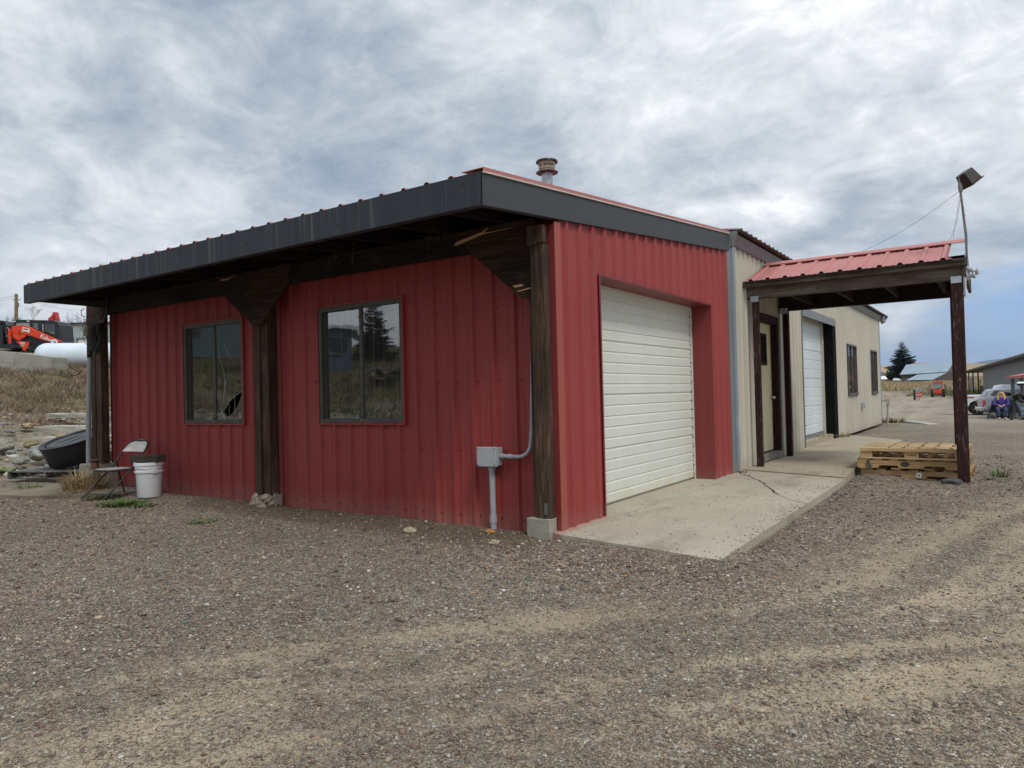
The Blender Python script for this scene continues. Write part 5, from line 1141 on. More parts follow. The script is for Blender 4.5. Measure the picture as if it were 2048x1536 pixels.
def bankgrass():
    nc = 5200; cx_ = rng.uniform(-31, -12, nc); cy_ = rng.uniform(-9, 13, nc); keep = rng.random(nc) < np.clip((-cx_-13.0)/5.0, .05, 1)*(.25+1.2*fbm(cx_*.35, cy_*.35, 3, 2)); cx_ = cx_[keep]; cy_ = cy_[keep]; nc = len(cx_)
    per = 40; r = rng.normal(0, .16, (nc, per, 2)); x = (cx_[:, None]+r[..., 0]).ravel(); y = (cy_[:, None]+r[..., 1]).ravel()
    P = np.array([(.25,.175,.12),(.34,.255,.17),(.17,.12,.09),(.42,.35,.25),(.14,.115,.095),(.24,.15,.11),(.11,.125,.06)]); ci = rng.integers(0, len(P), nc)
    c = np.repeat(P[ci], per, 0)*rng.uniform(.6, 1.35, (nc*per, 1)); h = np.repeat(rng.uniform(.08, .30, nc), per)*rng.uniform(.5, 1.1, nc*per)
    return blades('dry_weeds', x, y, h, .0045, c, .8)
tag(bankgrass(), 'brown dead weeds and grass covering the upper bank', kind='stuff')
def southgrass():
    n = 45000; x = rng.uniform(-34, -2, n); y = rng.uniform(-34, -10.5, n); P = np.array([(.14,.15,.06),(.20,.19,.09),(.28,.24,.13),(.10,.12,.045)])
    return blades('bank_grass', x, y, rng.uniform(.1, .28, n), .02, P[rng.integers(0, 4, n)]*rng.uniform(.6, 1.3, (n, 1)), .4)
tag(southgrass(), 'rough green and tan grass on the slope facing the red wall', kind='stuff')
def fieldgrass():
    n = 52000; x = rng.uniform(-45, 40, n); y = rng.uniform(135, 225, n)**1.0; P = np.array([(.52,.40,.22),(.42,.32,.17),(.60,.49,.30),(.34,.26,.14)])
    return blades('golden_grass', x, y, rng.uniform(.5, .95, n)*(.6+.7*fbm(x*.15, y*.1, 3, 12)), .08, P[rng.integers(0, 4, n)]*rng.uniform(.75, 1.15, (n, 1)), .2)
tag(fieldgrass(), 'tall golden grass of the field beyond the gravel lot', kind='stuff')
def greengrass():
    n = 16000; x = rng.uniform(-9, 4, n); y = rng.uniform(119, 136, n); P = np.array([(.20,.25,.07),(.28,.30,.10),(.36,.32,.14)])
    return blades('green_verge', x, y, rng.uniform(.15, .35, n), .07, P[rng.integers(0, 3, n)]*rng.uniform(.75, 1.15, (n, 1)), .3)
tag(greengrass(), 'green grass verge behind the orange tractor', kind='stuff')

# ================================================================ lamps on the canopy
fd = thing('floodlight', 'bronze floodlight tilted on a thin steel pole above the canopy', 'floodlight', (2.61, 5.40, 2.5))
mb = MB(); mb.tube([(2.645, 5.42, 2.42), (2.64, 5.42, 2.80), (2.642, 5.41, 2.95), (2.60, 5.40, 3.52)], [.013, .013, .015, .012], 10); mb.build('pole', M['greysteel'], fd, smooth=True)
mb = MB(); mb.tube([(2.603, 5.40, 3.50), (2.600, 5.40, 3.56), (2.597, 5.40, 3.61)], [.020, .026, .018], 10); mb.tube([(2.597, 5.40, 3.60), (2.585, 5.40, 3.69), (2.60, 5.40, 3.71)], .010, 8); mb.build('knuckle', M['galv'] if 'galv' in M else M['greysteel'], fd, smooth=True)
O = Vector((2.600, 5.40, 3.71)); e1 = (right*.72-down*.52+fwd*.25).normalized(); e2 = (right*.78+down*.52+fwd*.1); e2 = (e2-e1*e2.dot(e1)).normalized(); e3 = e1.cross(e2)
def bx(m_, a0, a1, b0, b1, c0, c1, taper=0.0):
    q = []
    for b in (b0, b1):
        k = taper if b == b0 else 0
        q += [O+e1*(a0+k)+e2*b+e3*(c0+k), O+e1*(a1-k)+e2*b+e3*(c0+k), O+e1*(a1-k)+e2*b+e3*(c1-k), O+e1*(a0+k)+e2*b+e3*(c1-k)]
    m_.hexa(q)
mb = MB(); bx(mb, -.02, .17, .0, .165, -.085, .085, .02); mb.build('housing', M['lamp_house'], fd, bevel=.004)
mb = MB(); bx(mb, -.035, .19, .1655, .176, -.10, .10); mb.build('rim', M['lamp_house'], fd)
mb = MB(); bx(mb, -.02, .175, .1765, .181, -.085, .085); mb.build('lens', M['lensglass'], fd)
sl_ = thing('twin_floodlight', 'pair of pale floodlights with a sensor on the canopy corner', 'floodlight', (2.65, 5.30, 2.5))
mb = MB(); mb.box(2.602, 2.622, 5.215, 5.26, 2.22, 2.58); mb.build('back_plate', M['boxgrey'], sl_)
mb = MB(); mb.tube([(2.625, 5.24, 2.53), (2.64, 5.24, 2.46), (2.66, 5.24, 2.40)], .024, 10); mb.build('base', M['boxgrey'], sl_, smooth=True)
def lampcone(c, d, r0, r1, ln):
    c = Vector(c); d = Vector(d).normalized(); m_ = MB(); m_.tube([c, c+d*ln*.5, c+d*ln], [r0, r0*1.1, r1], 14); h_ = m_.build('lamp_head', M['boxgrey'], sl_, smooth=True)
    m_ = MB(); m_.tube([c+d*(ln+.001), c+d*(ln+.012)], [r1*.92, r1*.85], 14); m_.build('lens', M['lensglass'], h_, smooth=True)
lampcone((2.64, 5.24, 2.545), (.85, -.1, -.5), .026, .030, .075); lampcone((2.70, 5.235, 2.50), (.9, -.1, -.15), .024, .045, .055); lampcone((2.65, 5.235, 2.44), (.95, -.2, .12), .022, .040, .07)
mb = MB()
for k in range(12): mb.tube([(2.618, 5.21, 2.42-k*.020), (2.632, 5.205, 2.413-k*.020)], .009, 8)
mb.build('cord_loop', M['white'], sl_, split=True)
mb = MB()
def sagline(a, b, sag, r=.0035, n=14):
    a = Vector(a); b = Vector(b); mb.tube([a.lerp(b, i/n)-Vector((0, 0, sag*4*(i/n)*(1-i/n))) for i in range(n+1)], r, 4, False)
sagline((2.597, 5.40, 3.52), (-1.0, 12.1, 4.06), .35, .0028); mb.build('overhead_wire', M['wire'], None)
tag(bpy.data.objects['overhead_wire'], 'thin wire sagging from the floodlight pole over to the tan roof', 'wire')
mb = MB(); sagline((2.595, 5.40, 3.50), (2.50, 5.6, 2.98), -.0, .002); sagline((2.61, 5.40, 3.48), (2.55, 5.6, 3.2), -.02, .002); sagline((2.55, 5.6, 3.2), (2.46, 5.7, 2.98), .0, .002); sagline((2.60, 5.4, 3.50), (2.64, 5.4, 3.2), .04, .002); tag(mb.build('guy_wire', M['wire'], None), 'fine guy wires under the floodlight knuckle', 'wire')
cpipe = thing('corner_conduit', 'pale bent conduit stub and box at the far corner of the tan building', 'pipe', (.05, 18.75, .0))
mb = MB(); mb.tube([(.02, 18.72, .70), (.10, 18.72, .74), (.16, 18.72, .74)], .022, 8); mb.box(.13, .23, 18.67, 18.77, .60, .78); mb.tube([(.18, 18.72, .62), (.15, 18.74, -.05)], .028, 8); mb.build('conduit', M['concold'], cpipe)

# ================================================================ upper terrace on the left
Hr = Vector((right.x, right.y, 0)).normalized(); Hf = Vector((fwd.x, fwd.y, 0)).normalized()
bw = thing('concrete_barrier', 'low cast concrete barrier wall on top of the bank below the red loader', 'wall', at(50, 735, 27.5))
mb = MB()
def wallseg(pa, pb, Da, Db, ta, tb, ba, bb, th=1.1):
    A0, B0_ = at(pa, ba, Da), at(pb, bb, Db); A1, B1 = at(pa, ta, Da), at(pb, tb, Db); k = Hf*th
    mb.hexa([A0, B0_, B0_+k, A0+k, A1, B1, B1+k, A1+k])
wallseg(-140, 27.6, 25, 26.6, 690, 704, 745, 742); mb.build('wall_block', M['concwall'], bw, bevel=.02); mb = MB(); wallseg(28.1, 102, 26.6, 28.0, 704.2, 713.5, 742, 745); mb.build('wall_block', M['concwall'], bw, bevel=.02)
# propane tank
tk = thing('propane_tank', 'long white horizontal propane tank on top of the bank', 'tank', at(130, 735, 31))
c0 = at(96, 711, 30.6); ax = (Hr*.97+Hf*.25).normalized(); pts = []; rad = []
for k in range(9): a = math.radians(90*k/8); pts.append(c0-ax*(.50*math.cos(a))); rad.append(max(.004, .535*math.sin(a)))
for k in range(9): a = math.radians(90-90*k/8); pts.append(c0+ax*(4.2+.50*math.cos(a))); rad.append(max(.004, .535*math.sin(a)))
mb = MB(); mb.tube(pts, rad, 36, False); mb.build('vessel', M['whitepaint'], tk, smooth=True)
mb = MB(); cc0 = c0+ax*.25+Vector((0, 0, .56)); ring = [cc0+ax*(.10*math.cos(a))+Vector((0, 0, .10*math.sin(a))) for a in [2*math.pi*j/16 for j in range(17)]]; mb.tube(ring, .035, 8, False); mb.build('lifting_lug', M['whitepaint'], tk, smooth=True)
mb = MB()
for k in (.8, 3.4): p = c0+ax*k; mb.box(-.15, .15, -.4, .4, -1.0, -.42, Matrix.Translation(p))
mb.build('saddle', M['concwall'], tk, split=True)
mb = MB(); p = c0+ax*1.92+Vector((0, 0, .56)); mb.tube([p, p+Vector((0, 0, .30))], .16, 12); mb.build('valve_dome', simple('brown_dome_paint', (.14, .09, .06), .6), tk)
# compact track loader with raised tool frame at its front
zs = .003056
LOC = at(60, 703, 37)
ld = thing('track_loader', 'orange and black compact track loader parked on the terrace', 'loader', LOC, math.atan2(Hr.y, Hr.x))
def P2(zx, zy): return ((zx-512)*zs, (880-zy)*zs)
def plate(name, poly, y0, y1, mat, bevel=.012, parent=None):
    m_ = MB(); m_.prism([P2(*q) for q in poly], lambda u, v, d: (u, d, v), y0, y1); return m_.build(name, mat, parent or ld, local=True, bevel=bevel, fix=True)
YN = -.15                                            # near side faces the camera
cab = plate('cab', [(490, 345), (520, 332), (850, 345), (925, 375), (960, 430), (972, 720), (900, 720), (480, 660), (470, 500)], .25, 1.45, M['machblk'])
plate('cab', [(165, 322), (470, 322), (490, 345), (490, 560), (455, 560), (455, 375), (225, 375), (210, 440), (165, 440)], .30, 1.40, M['machblk'])
for q in ([(225, 378), (452, 378), (452, 455), (215, 455)],): plate('front_glass', q, .27, .29, simple('pale_tinted_cab_glass', (.20, .30, .29), .15, 0, .15, 4), 0)
wg = simple('green_tinted_cab_glass', (.22, .31, .30), .15, 0, .2, 3)
for q in ([(520, 395), (600, 395), (600, 500), (520, 460)], [(675, 410), (700, 410), (700, 545), (675, 530)], [(720, 405), (880, 410), (880, 580), (720, 545)]): plate('window', q, .225, .2495, wg, 0, cab)
m_ = MB()
for zx in list(range(525, 600, 14))+list(range(722, 880, 15)): a = P2(zx, 400); b = P2(zx, 560 if zx > 700 else 480); m_.bar((a[0], .22, a[1]), (b[0], .22, b[1]), .012)
for zy in range(412, 560, 15): a = P2(722, zy); b = P2(880, zy); m_.bar((a[0], .22, a[1]), (b[0], .22, b[1]), .012)
m_.build('window_mesh', M['machblk'], cab, local=True)
m_ = MB()
for zx in (190, 425): a = P2(zx, 348); m_.box(a[0]-.06, a[0]+.06, .26, .30, a[1]-.03, a[1]+.03)
m_.build('work_lamp', M['signwhite'], ld, local=True, split=True)
arm = plate('lift_arm', [(210, 455), (250, 440), (330, 428), (430, 432), (520, 465), (620, 520), (1060, 722), (900, 735), (760, 700), (640, 655), (540, 615), (430, 580), (345, 540), (330, 590), (355, 640), (352, 692), (310, 680), (235, 640), (222, 560)], -.05, .14, M['orange'], .02)
plate('gusset_plate', [(345, 545), (470, 592), (440, 625), (360, 668)], -.02, .12, M['orange'])
tp = plate('tower_plate', [(285, 698), (380, 705), (518, 722), (500, 780), (442, 872), (400, 850), (390, 790), (330, 740)], -.07, -.02, M['orange'])
plate('white_label', [(408, 462), (528, 492), (520, 562), (400, 525)], -.075, -.055, M['signwhite'], 0, arm); plate('label_print', [(425, 480), (505, 498), (500, 520), (420, 502)], -.08, -.076, M['redlens'], 0, arm); plate('yellow_label', [(375, 530), (425, 540), (420, 560), (378, 552)], -.075, -.055, M['yellow'], 0, arm)
plate('chassis', [(340, 700), (420, 620), (500, 600), (980, 700), (1000, 760), (960, 850), (700, 870), (520, 870), (480, 760)], .12, 1.5, M['machblk'])
plate('track', [(500, 800), (520, 770), (1010, 760), (1040, 800), (1040, 850), (1010, 880), (520, 880), (480, 860)], -.02, .32, M['tyre'], .03)
plate('track', [(500, 800), (520, 770), (1010, 760), (1040, 800), (1040, 850), (1010, 880), (520, 880), (480, 860)], 1.4, 1.74, M['tyre'], .03)
plate('tool_frame', [(0, 335), (90, 345), (175, 430), (180, 760), (150, 745), (80, 420), (70, 745), (10, 760), (-120, 700), (-100, 400)], -.1, 1.7, M['machblk'], .02)
plate('tool_base', [(-120, 745), (190, 750), (260, 800), (250, 840), (-100, 800)], -.1, 1.7, M['machblk'], .01)
plate('coupler', [(172, 480), (215, 500), (205, 745), (180, 745), (168, 600)], -.12, .0, M['orange'], .006)
m_ = MB()
for q in ((150, 410), (150, 610), (185, 495), (165, 470)): a = P2(*q); m_.tube([(a[0], -.14, a[1]), (a[0], -.10, a[1])], .03, 8)
m_.build('pin', M['chrome'], ld, local=True, split=True)
m_ = MB(); a = P2(975, 520); b = P2(995, 560); c = P2(998, 710); m_.tube([(a[0], .3, a[1]), (b[0], .3, b[1]), (c[0], .3, c[1])], .02, 6); m_.build('grab_rail', M['machblk'], ld, local=True)
def lettering(txt, size, mat, parent, loc, rot, ext=.003, shear=0.0, name='lettering', bold=0.0, align='LEFT'):
    cu = bpy.data.curves.new(name, 'FONT'); cu.body = txt; cu.size = size; cu.extrude = ext; cu.shear = shear; cu.offset = bold; cu.align_x = align
    o_ = bpy.data.objects.new(name, cu); COL.objects.link(o_); bpy.context.view_layer.update(); dg = bpy.context.evaluated_depsgraph_get()
    me = bpy.data.meshes.new_from_object(o_.evaluated_get(dg)); bpy.data.objects.remove(o_); me.materials.clear(); me.materials.append(mat)
    q = bpy.data.objects.new(name, me); COL.objects.link(q); q.parent = parent; q.matrix_basis = Matrix.Translation(Vector(loc)) @ rot; return q
up = Matrix.Rotation(math.radians(90), 4, 'X')
a = P2(695, 640); lettering('Kubota', .28, M['signwhite'], arm, (a[0], -.065, a[1]), Matrix.Rotation(math.radians(24), 4, 'Y') @ up, bold=.006)
a = P2(362, 757); lettering('SVL', .17, M['signwhite'], tp, (a[0], -.085, a[1]), up, shear=.2, bold=.005); a = P2(372, 792); lettering('75-3', .10, M['signwhite'], tp, (a[0], -.085, a[1]), up, shear=.2, bold=.003)
# red excavator boom behind the loader cab
ex = thing('excavator', 'red excavator with folded boom standing behind the loader cab', 'excavator', at(107, 712, 47), math.atan2(Hr.y, Hr.x)); zs2 = 47/1419/8.533
def P3(zx, zy): return ((zx-913)*zs2, (955-zy)*zs2)
def plate3(name, poly, y0, y1, mat, parent=None): m_ = MB(); m_.prism([P3(*q) for q in poly], lambda u, v, d: (u, d, v), y0, y1); return m_.build(name, mat, parent or ex, local=True, bevel=.02, fix=True)
redp = simple('red_excavator_paint', (.50, .03, .025), .4, 0, .15, 3)
plate3('boom', [(820, 330), (835, 300), (885, 270), (900, 240), (908, 205), (955, 203), (962, 260), (972, 300), (970, 600), (930, 700), (900, 700), (935, 400), (930, 365), (880, 355), (850, 345)], 0, .35, redp)
plate3('dipper_arm', [(880, 300), (905, 250), (940, 260), (925, 360), (890, 350)], -.08, .0, redp); plate3('link_pin', [(915, 265), (930, 265), (930, 285), (915, 285)], -.12, -.081, M['machblk'])
plate3('body', [(700, 700), (1100, 700), (1110, 840), (1080, 950), (690, 950)], -.3, 1.6, redp); plate3('track', [(690, 880), (1120, 880), (1130, 955), (680, 955)], -.5, -.05, M['tyre'])
# far steel building with white doors
gb = thing('steel_building', 'pale grey green steel building with white roll doors beyond the tank', 'building', at(150, 700, 130), math.atan2(Hr.y, Hr.x)); z9 = 130/1419
def Q(px, py): return ((px-150)*z9, (700-py)*z9)
mb = MB(); W0 = Q(60, 0)[0]; W1 = Q(420, 0)[0]; top = Q(0, 648.5)[1]
ribbed(mb, lambda u, w, z: (u, -w*4, z), W0, W1, lambda u: -2, lambda u: top, [(Q(117, 0)[0], Q(147, 0)[0], -2, Q(0, 676)[1]), (Q(155, 0)[0], Q(186, 0)[0], -2, Q(0, 677)[1])], pitch=.9, h=.03, rw=.08, minor=False)
mb.box(W0, W1, 14, 14.2, -2, top); mb.box(W0, W0+.1, 0, 14, -2, top); gw = mb.build('wall', M['greenbldg'], gb, local=True)
mb = MB(); mb.box(W0-.4, W1+.4, -.35, 14.4, top, top+.28); mb.build('roof', M['shedroof'], gb, local=True)
for a, b, t_ in ((117, 147, 676), (155, 186, 677)):
    mb = MB(); x0, x1 = Q(a, 0)[0], Q(b, 0)[0]; zt_ = Q(0, t_)[1]; mb.box(x0, x1, .15, .25, -2, zt_); dr_ = mb.build('roll_door', M['signwhite'], gb, local=True)
    mb = MB(); mb.box(x0-.12, x0, -.15, .1, -2, zt_); mb.box(x1, x1+.12, -.15, .1, -2, zt_); mb.box(x0-.12, x1+.12, -.15, .1, zt_, zt_+.12); mb.build('door_frame', M['greytrim'], dr_, local=True)
# utility pole
pl = thing('utility_pole', 'tan wooden utility pole behind the loader', 'pole', at(32, 715, 60)); b = at(32, 715, 60); t_ = at(32.5, 588, 60)
mb = MB(); mb.tube([b-Vector((0, 0, 1)), t_], [.17, .12], 10); mb.build('pole', M['polewood'], pl, smooth=True)
mb = MB(); mb.bar(t_+Hr*-.3+Vector((0,0,-.5)), t_+Hr*.4+Vector((0, 0, -.5)), .06); mb.tube([t_+Hr*.12+Vector((0, 0, -1.1)), t_+Hr*.12+Vector((0, 0, -.75))], .10, 8); mb.build('crossarm', M['polewood'], pl)
mb = MB(); sagline(at(31, 592, 60), at(-300, 590, 55), .6, .012); sagline(at(31, 596, 60), at(-300, 597, 55), .6, .010); tag(mb.build('power_line', M['wire'], None), 'thin power lines running left from the utility pole', 'wire')
mb = MB(); sagline(at(33, 592, 60), at(183, 620, 120), .5, .010); tag(mb.build('power_line', M['wire'], None), 'thin power line running right from the utility pole', 'wire')
# conifers
NEED = [(.018, .036, .022), (.025, .048, .028), (.012, .027, .018), (.035, .06, .036)]
def conifer(name, base, H, R, label, cat, group=None, levels=26, per=13, seed=0, cols=NEED, sub=5, bare=.04, leanup=.15, trunk=True):
    r = random.Random(seed); root = thing(name, label, cat, base, 0, group); V = []; Fc = []; Cc = []
    for i in range(levels):
        f = i/(levels-1); z = H*(bare+(1-bare)*f); rr = R*((1-f)**.85)*r.uniform(.80, 1.12)+.02*H*(1-f)*0+.01*H
        for k in range(max(5, int(per*(1-f*.5)))):
            a = r.uniform(0, 6.283); ln = rr*r.uniform(.55, 1.1)**(1); d = Vector((math.cos(a), math.sin(a), -.20+leanup*f*2+r.uniform(-.08, .1)))
            sd = Vector((-math.sin(a), math.cos(a), 0)); q = r.choice(cols); sh = r.uniform(.6, 1.35)
            for j in range(sub):
                t0 = (j+.1)/sub; t1 = min(1.06, (j+1.5)/sub); w = ln*.20*(1-t0*.72)*r.uniform(.6, 1.4); c0_ = Vector((0, 0, z))+d*ln*t0+Vector((0, 0, .12*ln*t0*t0)); c1 = Vector((0, 0, z))+d*ln*t1+Vector((0, 0, .12*ln*t1*t1))
                for s in (-1, 1):
                    o_ = len(V); tip = c1+sd*s*w*1.15-Vector((0, 0, w*r.uniform(.2, .8))); V += [c0_, c0_.lerp(c1, .55)+Vector((0, 0, .03*ln)), c1, tip]; Fc += [(o_, o_+3, o_+2, o_+1)]
                    Cc += [(q[0]*sh, q[1]*sh, q[2]*sh, 1)]*4
    m_ = MB(); m_.add(V, Fc); m_.build('crown', M['needle'], root, local=True, cols=Cc)
    if trunk: m_ = MB(); m_.tube([(0, 0, -.5), (0, 0, H*.5), (0, 0, H*.97)], [H*.018, H*.010, H*.002], 8); m_.build('trunk', M['bark'], root, local=True)
    return root
conifer('spruce_tree', at(1806, 766, 244), 14.6, 6.6, 'large dark spruce standing left of the metal roofed barn', 'tree', levels=40, per=30, seed=3, sub=6)
far_t = [(118, 649, 626), (128, 649, 636), (136, 649, 622), (143, 650, 634), (146, 650, 630), (155, 650, 620), (161, 651, 633), (168, 652, 634), (173, 652, 624), (178, 652, 629), (183, 652, 634), (190, 652, 620)]
protos = {}
for i, (px, by, ty) in enumerate(far_t):
    D = 250+(i % 3)*14; b = at(px, by+14, D); H = (by+14-ty)*D/F
    words = ['tallest', 'short', 'pointed', 'ragged', 'narrow', 'tall pointed', 'squat', 'small', 'slender', 'dark', 'stubby', 'rightmost']
    w_ = conifer('pine_tree', b, H, H*.26, 'blue green pine on the ridge above the steel building roof, number %d from its left end' % (i+1) if False else ('blue green pine on the ridge above the steel building roof, %s from the left' % ['first', 'second', 'third', 'fourth', 'fifth', 'sixth', 'seventh', 'eighth', 'ninth', 'tenth', 'eleventh', 'twelfth'][i]), 'tree', 'pines on the far ridge', levels=14, per=9, seed=40+i, sub=2, cols=[(.035, .06, .05), (.05, .075, .06)])
for i, (px, by, ty, D, w, lb) in enumerate(((15, 660, 628, 90, .32, 'thin pine left of the utility pole'), (32, 660, 623, 95, .42, 'bushy pine behind the utility pole'), (42, 660, 632, 98, .4, 'small pine right of the utility pole'), (26, 660, 634, 100, .45, 'low pine behind the loader cab roof'))):
    b = at(px, by, D); H = (by-ty)*D/F; conifer('pine_tree', b, H, H*w, lb, 'tree', None, levels=16, per=12, seed=70+i, sub=3)
bt_ = thing('bare_tree', 'pale bare deciduous tree rising behind the loader cab', 'tree', at(67, 655, 110)); b = at(67, 655, 110); mb = MB(); rr_ = random.Random(4)
def br(p, d, ln, r, n):
    q = p+d*ln; mb.tube([p, q], [r, r*.7], 4, False)
    if n:
        for _ in range(3): dd_ = (d+Vector((rr_.gauss(0, .38), rr_.gauss(0, .38), rr_.uniform(0, .35)))).normalized(); br(q, dd_, ln*rr_.uniform(.6, .85), r*.62, n-1)
br(b, Vector((0, 0, 1)), 1.0, .07, 5); mb.build('crown', simple('pale_bare_twigs', (.38, .34, .32), .9), bt_)
mb = MB(); mb.tube([b-Vector((0, 0, 1)), b+Vector((0, 0, .9))], [.13, .07], 6); mb.build('trunk', M['bark'], bt_)

# ================================================================ distance on the right
# golden hills and blue mountains stand on the horizon
M['hill'] = simple('dry_golden_hill_grass', (.36, .26, .15), .95, var=.25, scale=.004, stretch=(1, 1, 3), dirt=(.20, .18, .11), dirtamt=.5)
M['mount'] = simple('forested_mountain', (.050, .075, .070), .95, var=.3, scale=.0006)
def ridge(name, D, pts, mat, depth):
    V = []; Fc = []; n = len(pts); rows = 7
    for r in range(rows):
        f = r/(rows-1)
        for i, (px, py) in enumerate(pts):
            top = at(px, py, D); z = -5+(top.z+5)*f; p = top+Hf*(depth*(f-1)); V.append((p.x, p.y, z+(.0 if f in (0, 1) else 1)*noise.noise(Vector((p.x*.012, p.y*.012, r)))*D*.004))
    b0 = len(V)
    for i, (px, py) in enumerate(pts): top = at(px, py, D); p = top+Hf*depth; V.append((p.x, p.y, -5))
    for r in range(rows): 
        for i in range(n-1): a = r*n+i; Fc.append((a, a+1, a+1+n, a+n))
    m_ = MB(); m_.add(V, Fc); return tag(m_.build(name, mat, None, smooth=True), kind='structure')
def interp_pts(P, step):
    xs = [p[0] for p in P]; ys = [p[1] for p in P]; out = []
    x = xs[0]
    while x <= xs[-1]: out.append((x, float(np.interp(x, xs, ys))+.5*noise.noise(Vector((x*.11, 3, 0))))); x += step
    return out
ridge('hills', 900, interp_pts([(1200, 745), (1600, 738), (1740, 733), (1765, 732), (1790, 731), (1815, 729), (1830, 726.5), (1845, 725.5), (1862, 727), (1875, 730), (1900, 729), (1925, 726), (1945, 726), (1960, 727.5), (1980, 734), (2010, 742), (2060, 748), (2300, 742), (2700, 735)], 5), M['hill'], 420)
ridge('mountains', 7000, interp_pts([(1500, 735), (1850, 734), (1950, 727), (1962, 723), (1980, 720), (2010, 717), (2025, 713), (2035, 710.5), (2060, 709.5), (2120, 705), (2250, 712), (2500, 700), (2900, 715)], 8), M['mount'], 2500)
# barn
bn = thing('barn', 'old barn with a pale galvanized roof sweeping down over a lean-to', 'building', at(1850, 757, 212)); zb_ = 6.65
def BP(zx, zy, D): return at(1740+zx/zb_, 660+zy/zb_, D)
R0, R1 = BP(482, 460, 218), BP(1112, 430, 214); E0, E1 = BP(392, 598, 212), BP(1035, 560, 209); B0_, B1 = BP(300+100, 690, 212), BP(1035, 690, 209)
BK = Hf*9
mb = MB(); dz = Vector((0, 0, -.12))
mb.add([R0, R1, E1, E0, R0+dz, R1+dz, E1+dz, E0+dz], [(0,3,2,1), (4,5,6,7), (3,7,6,2), (2,6,5,1), (0,4,7,3)])
K0 = Vector((2*R0.x-E0.x, 2*R0.y-E0.y, E0.z)); K1 = Vector((2*R1.x-E1.x, 2*R1.y-E1.y, E1.z))
mb.add([R0, R1, K1, K0, R0+dz, R1+dz, K1+dz, K0+dz], [(0,1,2,3), (7,6,5,4), (1,5,6,2)])
lt0, lt1, lt2, lt3 = BP(640, 588, 211), BP(1030, 560, 208.8), BP(820, 664, 203), BP(468, 672, 204.5); mb.add([lt0, lt1, lt2, lt3, lt0+dz, lt1+dz, lt2+dz, lt3+dz], [(0,3,2,1), (4,5,6,7), (3,7,6,2), (2,6,5,1)])
mb.build('roof', M['barnroof'], bn); mb = MB(); mb.bar(E0-dz*0-Hf*.1, E1-Hf*.1, .16); mb.bar(lt2-Hf*.1, lt3-Hf*.1, .14); mb.bar(lt1-Hf*.1+Vector((0,0,.1)), lt0-Hf*.1+Vector((0,0,.1)), .12); mb.build('eave_shade_bar', M['shedroof'], bn, split=True)  # dark bars stand in for the shade line under the barn eaves
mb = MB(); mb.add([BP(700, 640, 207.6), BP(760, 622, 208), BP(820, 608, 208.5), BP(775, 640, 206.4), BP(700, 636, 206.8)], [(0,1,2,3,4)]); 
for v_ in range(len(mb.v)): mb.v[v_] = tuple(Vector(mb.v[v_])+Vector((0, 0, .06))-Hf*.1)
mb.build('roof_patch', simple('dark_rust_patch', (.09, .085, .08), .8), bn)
mb = MB(); mb.add([R1, BP(1250, 560, 216), BP(1250, 700, 216), BP(820, 700, 203), lt2, lt1], [(0,1,2,3,4,5)]); mb.add([BP(410, 600, 212.2), BP(640, 590, 211.3), BP(640, 700, 211.3), BP(410, 700, 212.2)], [(0,1,2,3)]); mb.build('wall', M['barnwood'], bn)
mb = MB(); mb.add([BP(500, 612, 212.0), BP(610, 604, 211.2), BP(600, 640, 211.2), BP(500, 660, 212.0)], [(0,1,2,3)]); mb.build('opening', M['machblk'], bn)
# small far roofs and shed by the spruce
hs = thing('far_house', 'small white roofed house left of the spruce', 'building', at(1768, 760, 230))
mb = MB(); a = BP(148, 615, 230); 
mb.hexa([BP(100, 655, 230), BP(235, 655, 230), BP(235, 655, 238), BP(100, 655, 238), BP(100, 616, 234), BP(205, 612, 234), BP(205, 612, 235), BP(100, 616, 235)]); mb.build('roof', M['signwhite'], hs)
mb = MB(); mb.hexa([BP(110, 690, 231), BP(225, 690, 231), BP(225, 690, 237), BP(110, 690, 237), BP(110, 656, 231), BP(225, 656, 231), BP(225, 656, 237), BP(110, 656, 237)]); mb.build('wall', M['barnwood'], hs)
hs2 = thing('far_shed', 'low pale green roofed shed between the spruce and the barn', 'building', at(1795, 762, 205))
mb = MB(); mb.hexa([BP(300, 672, 205), BP(420, 672, 205), BP(420, 672, 210), BP(300, 672, 210), BP(315, 640, 208), BP(385, 643, 208), BP(385, 643, 208.5), BP(315, 640, 208.5)]); mb.build('roof', simple('pale_green_roof', (.40, .46, .43), .6), hs2)
mb = MB(); mb.hexa([BP(310, 700, 206), BP(410, 700, 206), BP(410, 700, 209), BP(310, 700, 209), BP(310, 673, 206), BP(410, 673, 206), BP(410, 673, 209), BP(310, 673, 209)]); mb.build('wall', M['barnwood'], hs2)
db = simple('dark_low_building_roof', (.09, .09, .095), .8)
dh = thing('far_hangar', 'dark low roof on the far slope behind the spruce', 'building', at(1765, 748, 300)); mb = MB(); mb.hexa([BP(60, 650, 300), BP(280, 650, 300), BP(280, 650, 320), BP(60, 650, 320), BP(80, 560, 308), BP(180, 556, 308), BP(180, 556, 312), BP(80, 560, 312)]); mb.build('roof', db, dh)
